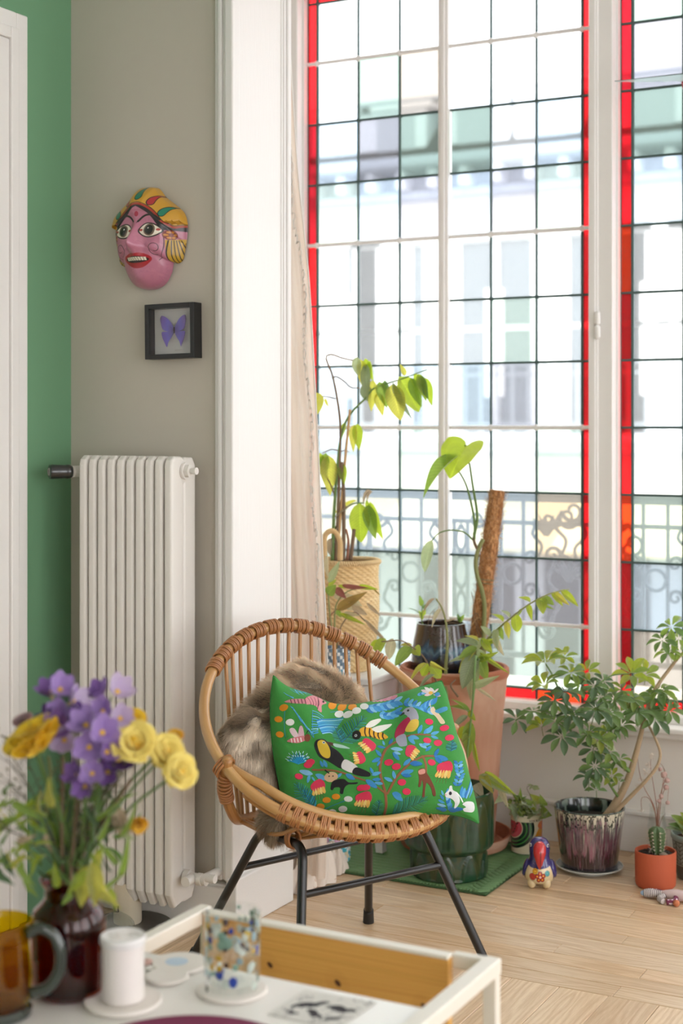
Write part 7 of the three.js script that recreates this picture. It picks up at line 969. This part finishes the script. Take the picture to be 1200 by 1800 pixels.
// dried flowers behind the cactus, standing in a small clear vase
{
  const D = 3.99, B = at(1155, 1492, D), c = thing('clear_vase', 'small clear glass vase of dried flowers behind the cactus', 'vase', [B.x, 0, B.z]);
  part('glass_body', lathe([[0.001, 0.001], [0.026, 0.001], [0.0275, 0.004], [0.0275, 0.12], [0.022, 0.15], [0.0215, 0.175], [0.0235, 0.18], [0.0205, 0.176], [0.0205, 0.15], [0.026, 0.12], [0.026, 0.008], [0.001, 0.006]], 40), new THREE.MeshPhysicalMaterial({ color: lin(0.95, 0.96, 0.96), transmission: 1, thickness: 0, roughness: 0.04, ior: 1.45, side: THREE.DoubleSide }), c);
  const P = new Plant('dried_flowers', 'bunch of dried pinkish flower heads and thin stems behind the orange pot', 'flowers', [B.x, 0.012, B.z]), q = (x, y, d = 0) => [x, y, D + d], head = mat(lin(0.50, 0.33, 0.29), 0.9), fluff = mat(lin(0.66, 0.58, 0.5), 0.95);
  for (const s of [[[1155, 1480], [1152, 1430], [1146, 1410], [1132, 1385], [1124, 1360], [1120, 1330]], [[1155, 1480], [1154, 1420], [1148, 1380], [1143, 1340], [1146, 1327]], [[1156, 1480], [1157, 1420], [1162, 1395], [1166, 1350], [1158, 1340]], [[1156, 1480], [1158, 1415], [1165, 1380], [1172, 1365], [1166, 1350]], [[1156, 1480], [1160, 1420], [1164, 1396], [1174, 1380], [1173, 1408]], [[1155, 1480], [1150, 1425], [1138, 1402], [1128, 1402], [1127, 1424]], [[1155, 1480], [1162, 1440], [1169, 1430]]]) P.stem(s.map((a) => q(...a)), 0.0016, 0.0006, stemM.red);
  for (const [x, y, r] of [[1166, 1362, 7], [1172, 1372, 6.5], [1170, 1384, 6], [1168, 1360, 5], [1161, 1399, 5], [1158, 1408, 5], [1173, 1411, 5], [1162, 1400, 5], [1160, 1352, 5]]) { const g = new THREE.IcosahedronGeometry(r / FPX * D * 0.75, 2), p = g.attributes.position; for (let i = 0; i < p.count; i++) { const k = 1 + 0.5 * (fbm(p.getX(i) * 900 + x, p.getY(i) * 900 + p.getZ(i) * 700, 2) - 0.5); p.setXYZ(i, p.getX(i) * k, p.getY(i) * k, p.getZ(i) * k); } g.computeVertexNormals(); const o = P.p(...q(x, y)); part('flower_head', moved(g, o.x, o.y, o.z), head, P.t); }
  for (const [x, y, r] of [[1146, 1328, 7], [1136, 1358, 9], [1128, 1372, 7], [1122, 1380, 6], [1138, 1345, 6], [1128, 1425, 3]]) { const gs = []; for (let i = 0; i < 26; i++) { const d = V(rr(-1, 1), rr(-1, 1), rr(-1, 1)).normalize().multiplyScalar(r / FPX * D * rr(0.6, 1)), o = P.p(...q(x, y)); gs.push(tube([o, o.clone().add(d)], (k) => 0.0003 + 0.0004 * k, 1, 4)); const b = new THREE.IcosahedronGeometry(0.0012, 0); gs.push(moved(b, o.x + d.x, o.y + d.y, o.z + d.z)); } part('flower_head', merge(gs), fluff, P.t); }
}
// ---------------------------------------------------------------- bouquet in the amber jar
{
  const neck = V(vaseAt[0], vaseAt[1] + 0.15, vaseAt[2]), inside = V(vaseAt[0], vaseAt[1] + 0.02, vaseAt[2]);
  const petalY = [mat(lin(0.90, 0.62, 0.03), 0.75, { transmission: 0.25, thickness: 0 }), mat(lin(0.92, 0.76, 0.20), 0.75, { transmission: 0.3, thickness: 0 }), mat(lin(0.80, 0.46, 0.03), 0.75, { transmission: 0.2, thickness: 0 })];
  const petalP = [mat(lin(0.26, 0.13, 0.42), 0.75, { transmission: 0.3, thickness: 0 }), mat(lin(0.42, 0.27, 0.60), 0.75, { transmission: 0.35, thickness: 0 }), mat(lin(0.10, 0.04, 0.18), 0.7, { transmission: 0.2, thickness: 0 }), mat(lin(0.62, 0.50, 0.70), 0.75, { transmission: 0.4, thickness: 0 })], pinkM = mat(lin(0.52, 0.33, 0.36), 0.8, { transmission: 0.3, thickness: 0 }), heartM = mat(lin(0.80, 0.48, 0.06), 0.7), creamM = mat(lin(0.75, 0.62, 0.38), 0.75, { transmission: 0.3, thickness: 0 });
  const cupPetal = surf((u, v) => { const w = 0.95 * Math.pow(Math.max(0, sin(PI * (0.08 + 0.86 * v))), 0.7), x = (u - 0.5) * w; return V(x, 0.42 * sin(v * 1.9) - 0.5 * x * x, 0.78 * v * (1.1 - 0.35 * v)); }, 6, 7), trumpet = surf((u, v) => { const w = 0.74 * Math.pow(Math.max(0, sin(PI * (0.06 + 0.9 * Math.pow(v, 0.9)))), 0.7), x = (u - 0.5) * w; return V(x, 0.16 * v * v * v + 0.12 * x * x * 4 + 0.05, 1.0 * v); }, 4, 8);
  const route = (head, lean = 0) => { const n = neck.clone().add(V(rr(-0.018, 0.018), 0, rr(-0.018, 0.018))), lo = inside.clone().add(V((neck.x - n.x) * 0.9, rr(0, 0.01), (neck.z - n.z) * 0.9)), mid = n.clone().lerp(head, 0.5).add(V(0, 0.02 + lean, 0)); return [lo, n, mid, head]; };
  function flower(name, label, group, px, py, d, build, r = 0.0022, sm = stemM.green) {
    const h = at(px, py, d), t = thing(name, label, 'flower', inside.toArray(), 0, group), o = (v) => v.clone().sub(inside);
    part('stem', tube(route(h).map(o), (k) => r * (1 - 0.3 * k), 24, 6), sm, t);
    const hd = new THREE.Group(); hd.name = 'bloom'; hd.position.copy(o(h)); t.add(hd); build(hd); return t;
  }
  // layered round yellow blooms
  const ranun = (s, k, tilt, yaw, open = 1) => (hd) => { hd.rotation.set(tilt, yaw, 0, 'YXZ'); for (let ring = 0; ring < 5; ring++) { const n = 6 + ring * 2, el = 1.45 - ring * 0.30 * open; for (let i = 0; i < n; i++) { const p = part('petal', cupPetal, petalY[(ring < 2 && k === 1) ? 0 : k], hd), a = (i + ring * 0.5) / n * 2 * PI; p.rotation.set(-el + rr(-0.16, 0.16), a + rr(-0.2, 0.2), rr(-0.15, 0.15), 'YXZ'); const q = s * (0.52 + ring * 0.125) * rr(0.86, 1.12); p.scale.set(q, q, q); p.position.set(sin(a) * s * 0.04 * ring, s * 0.02 - s * 0.05 * ring, cos(a) * s * 0.04 * ring); } } part('heart', (() => { const g = new THREE.SphereGeometry(s * 0.22, 12, 8); g.translate(0, s * 0.2, 0); return g; })(), petalY[2], hd); part('sepal', (() => { const g = new THREE.SphereGeometry(s * 0.22, 10, 8); g.scale(1, 0.6, 1); g.translate(0, -s * 0.2, 0); return g; })(), stemM.green, hd); };
  const R = [['deep yellow ranunculus at the left of the bouquet', 62, 1306, 1.9, 0.052, 0, 0.5, -0.6, 1.1], ['upper yellow ranunculus right of the purple freesias', 232, 1272, 1.98, 0.029, 0, 0.6, 0.5, 1], ['large pale yellow ranunculus right of the purple freesias', 236, 1310, 1.9, 0.038, 1, 0.9, 0.6, 1.15], ['pale yellow ranunculus nodding at the right edge of the bouquet', 291, 1326, 1.93, 0.033, 1, 1.0, 0.9, 1.1], ['lowest pale ranunculus at the right edge, below its twin', 313, 1358, 1.91, 0.033, 1, 1.2, 1.1, 1.1], ['small orange yellow ranunculus highest at the right edge', 309, 1296, 1.95, 0.018, 2, 0.3, 0.6, 0.8], ['drooping half closed yellow ranunculus bud low on the right', 243, 1446, 1.9, 0.022, 2, 2.1, 0.8, 0.5]];
  for (const [l, x, y, d, s, k, ti, ya, op] of R) flower('ranunculus', l, 'yellow ranunculus in the amber jar', x, y, d, ranun(s, k, ti, ya, op), 0.0026);
  flower('ranunculus', 'dusty pink flower behind the leftmost yellow bloom', undefined, 45, 1276, 1.99, (hd) => { hd.rotation.set(0.4, -0.7, 0, 'YXZ'); for (let ring = 0; ring < 4; ring++) for (let i = 0; i < 8; i++) { const p = part('petal', cupPetal, pinkM, hd), a = (i + ring * 0.5) / 8 * 2 * PI; p.rotation.set(-(1.3 - ring * 0.32), a, 0, 'YXZ'); p.scale.setScalar(0.027 * (0.6 + ring * 0.13)); } });
  // freesia sprays
  const freesia = (list) => (hd) => { for (const [dx, dy, dz, s, k, a, b] of list) { const F4 = new THREE.Matrix4().compose(V(dx, dy, dz), new THREE.Quaternion().setFromEuler(new THREE.Euler(b, a, 0, 'YXZ')), V(1, 1, 1)); const gs = [0, 1, 2, 3].map(() => []); for (let i = 0; i < 6; i++) { const an = i / 6 * 2 * PI, g = trumpet.clone(); g.rotateX(-0.72 + (i % 2) * 0.14); g.rotateY(an); g.scale(s, s, s); gs[(k + (i % 3 === 0 ? 1 : 0)) % 4].push(g); } const c = new THREE.ConeGeometry(s * 0.2, s * 0.55, 10, 1, true); c.rotateX(PI); c.translate(0, -s * 0.1, 0); const m = new THREE.SphereGeometry(s * 0.13, 10, 8); m.translate(0, s * 0.14, 0); part('petals', merge(gs.flat()).applyMatrix4(F4), petalP[k], hd); part('flower_tube', c.applyMatrix4(F4), creamM, hd); part('flower_heart', m.applyMatrix4(F4), heartM, hd); } };
  const F = [['highest purple freesia spray, upright at the top left', 105, 1232, 1.95, [[-0.014, 0.006, 0, .027, 0, .2, .5], [0.004, 0.014, 0.006, .028, 1, 1, .9], [0.022, 0.0, 0.004, .027, 3, 1.6, 1.1], [0.01, -0.012, 0.012, .024, 1, .4, 1.2]]], ['pale purple freesia spray at the top right of the bunch', 195, 1226, 1.96, [[-0.012, 0.0, 0.004, .027, 0, -.4, .6], [0.008, 0.006, 0, .029, 3, 1.2, .9], [-0.004, -0.018, 0.01, .026, 1, .3, 1.1], [0.018, -0.026, 0.006, .026, 3, .9, 1.2]]], ['dark purple freesia spray at the middle of the bunch', 116, 1276, 1.93, [[-0.02, 0.004, 0, .027, 2, -.6, .8], [0.0, 0.0, 0.012, .029, 0, .4, 1.2], [0.022, 0.008, 0.004, .027, 2, .9, .8], [0.006, -0.016, 0.01, .026, 3, .5, 1.4]]], ['broad mid purple freesia spray right of the middle', 170, 1292, 1.9, [[-0.012, 0.01, 0.004, .03, 1, .2, .9], [0.012, 0.004, 0.006, .03, 1, .9, 1.1], [-0.002, -0.014, 0.012, .029, 1, .5, 1.3], [0.018, -0.02, 0.006, .026, 0, 1.2, 1.1]]], ['purple freesia spray low on the right with a dark bud', 204, 1330, 1.92, [[-0.012, 0.004, 0.006, .027, 1, .1, 1.0], [0.008, -0.002, 0.008, .028, 2, .8, 1.2], [-0.004, -0.018, 0.01, .026, 0, .3, 1.4]]], ['lowest small purple freesia spray under the others', 158, 1362, 1.9, [[-0.012, 0.0, 0.006, .024, 0, -.3, 1.2], [0.01, 0.004, 0.008, .025, 1, .6, 1.2], [0.002, -0.012, 0.01, .022, 0, .2, 1.5]]]];
  for (const [l, x, y, d, list] of F) flower('freesia', l, 'purple freesias in the amber jar', x, y, d, freesia(list), 0.0018);
  // greenery: twiggy filler, long leaves, loose yellow leaves at the neck
  const g = thing('bouquet_greenery', 'olive stems, twiggy sprigs and limp yellow leaves filling the bouquet', 'foliage', inside.toArray()), o = (x, y, d) => at(x, y, d).sub(inside), n0 = neck.clone().sub(inside);
  const stems = [[70, 1390], [90, 1370], [130, 1380], [150, 1400], [175, 1400], [200, 1420], [110, 1330], [85, 1330], [60, 1400], [140, 1350], [195, 1390], [230, 1370]];
  for (const [x, y] of stems) part('stem', tube([n0.clone().add(V(rr(-0.02, 0.02), -0.1, rr(-0.02, 0.02))), n0.clone().add(V(rr(-0.018, 0.018), 0, rr(-0.018, 0.018))), o(x, y, rr(1.88, 2.0))], 0.0024, 12, 6), stemM[['green', 'olive', 'brown'][x % 3]], g);
  const twig = mat(lin(0.10, 0.085, 0.055), 0.9), gs = [], bb = [];
  for (let i = 0; i < 34; i++) { const x = i < 10 ? rr(-10, 60) : rr(80, 235), y = i < 10 ? rr(1240, 1500) : rr(1330, 1480), d = rr(1.86, 2.04), e = o(x, y, d), m = n0.clone().lerp(e, 0.55).add(V(rr(-0.01, 0.01), 0.015, 0)); gs.push(tube([n0, m, e], 0.0008, 10, 4)); for (let k = 0; k < 7; k++) { const a = m.clone().lerp(e, 0.3 + k * 0.1), b = a.clone().add(V(rr(-0.022, 0.022), rr(0.0, 0.026), rr(-0.02, 0.02))); gs.push(tube([a, b], 0.0005, 2, 4)); const s = new THREE.IcosahedronGeometry(rr(0.0012, 0.0026), 0); bb.push(moved(s, b.x, b.y, b.z)); } }
  part('twigs', merge(gs), twig, g); part('seed_heads', merge(bb), mat(lin(0.16, 0.14, 0.07), 0.9), g);
  for (let i = 0; i < 60; i++) { const x = rr(85, 215), y = rr(1400, 1560), a = rr(-2.7, -0.4), l = rr(26, 64), d = rr(1.88, 2.0); setLeaf(part('leaf', L_.strap, LM[['green', 'dark', 'mid', 'green', 'dark', 'mid'][i % 6]], g), o(x, y, d), o(x + l * cos(a), y + l * sin(a), d + rr(-0.03, 0.03)), rr(0.12, 0.22), rr(-0.8, 0.8)); }
  for (let i = 0; i < 46; i++) { const x = rr(-15, 85), y = rr(1400, 1530), a = rr(-2.9, -0.3), l = rr(16, 40), d = rr(1.86, 2.0); setLeaf(part('leaf', L_.strap, LM[['lime', 'mid', 'mid', 'green', 'yellow'][i % 5]], g), o(x, y, d), o(x + l * cos(a), y + l * sin(a), d + rr(-0.03, 0.03)), rr(0.16, 0.28), rr(-0.8, 0.8)); }
  for (const [a, b, c, d, w, m] of [[20, 1410, 70, 1440, .4, 'mid'], [30, 1440, 60, 1400, .35, 'lime'], [-10, 1460, 40, 1430, .4, 'mid'], [60, 1480, 20, 1500, .4, 'lime'], [95, 1420, 80, 1370, .3, 'yellow'], [30, 1520, 60, 1560, .4, 'mid'], [70, 1500, 50, 1545, .3, 'lime'], [10, 1500, 20, 1545, .5, 'dark'], [-10, 1520, 20, 1560, .5, 'dark'], [44, 1540, 62, 1580, .4, 'mid'], [150, 1520, 142, 1600, .4, 'yellow'], [160, 1515, 172, 1598, .36, 'yellow'], [165, 1540, 205, 1602, .3, 'yellow'], [150, 1530, 118, 1575, .35, 'lime'], [170, 1500, 176, 1520, .5, 'yellow'], [128, 1570, 108, 1590, .4, 'mid'], [190, 1560, 206, 1600, .26, 'lime'], [100, 1560, 96, 1520, .3, 'lime'], [182, 1490, 160, 1545, .3, 'lime'], [205, 1420, 214, 1470, .5, 'dry'], [214, 1430, 226, 1470, .4, 'dry'], [215, 1465, 234, 1476, .4, 'pale'], [80, 1465, 90, 1500, .5, 'dry'], [30, 1480, 60, 1470, .5, 'dry']]) { const k = rr(1.86, 1.93); setLeaf(part('leaf', L_.wavy, LM[m], g), o(a, b, k), o(c, d, k - 0.01), w * (a < 90 ? 0.75 : 1.2), rr(-0.5, 0.5)); }
}
renderer.render(scene, camera);
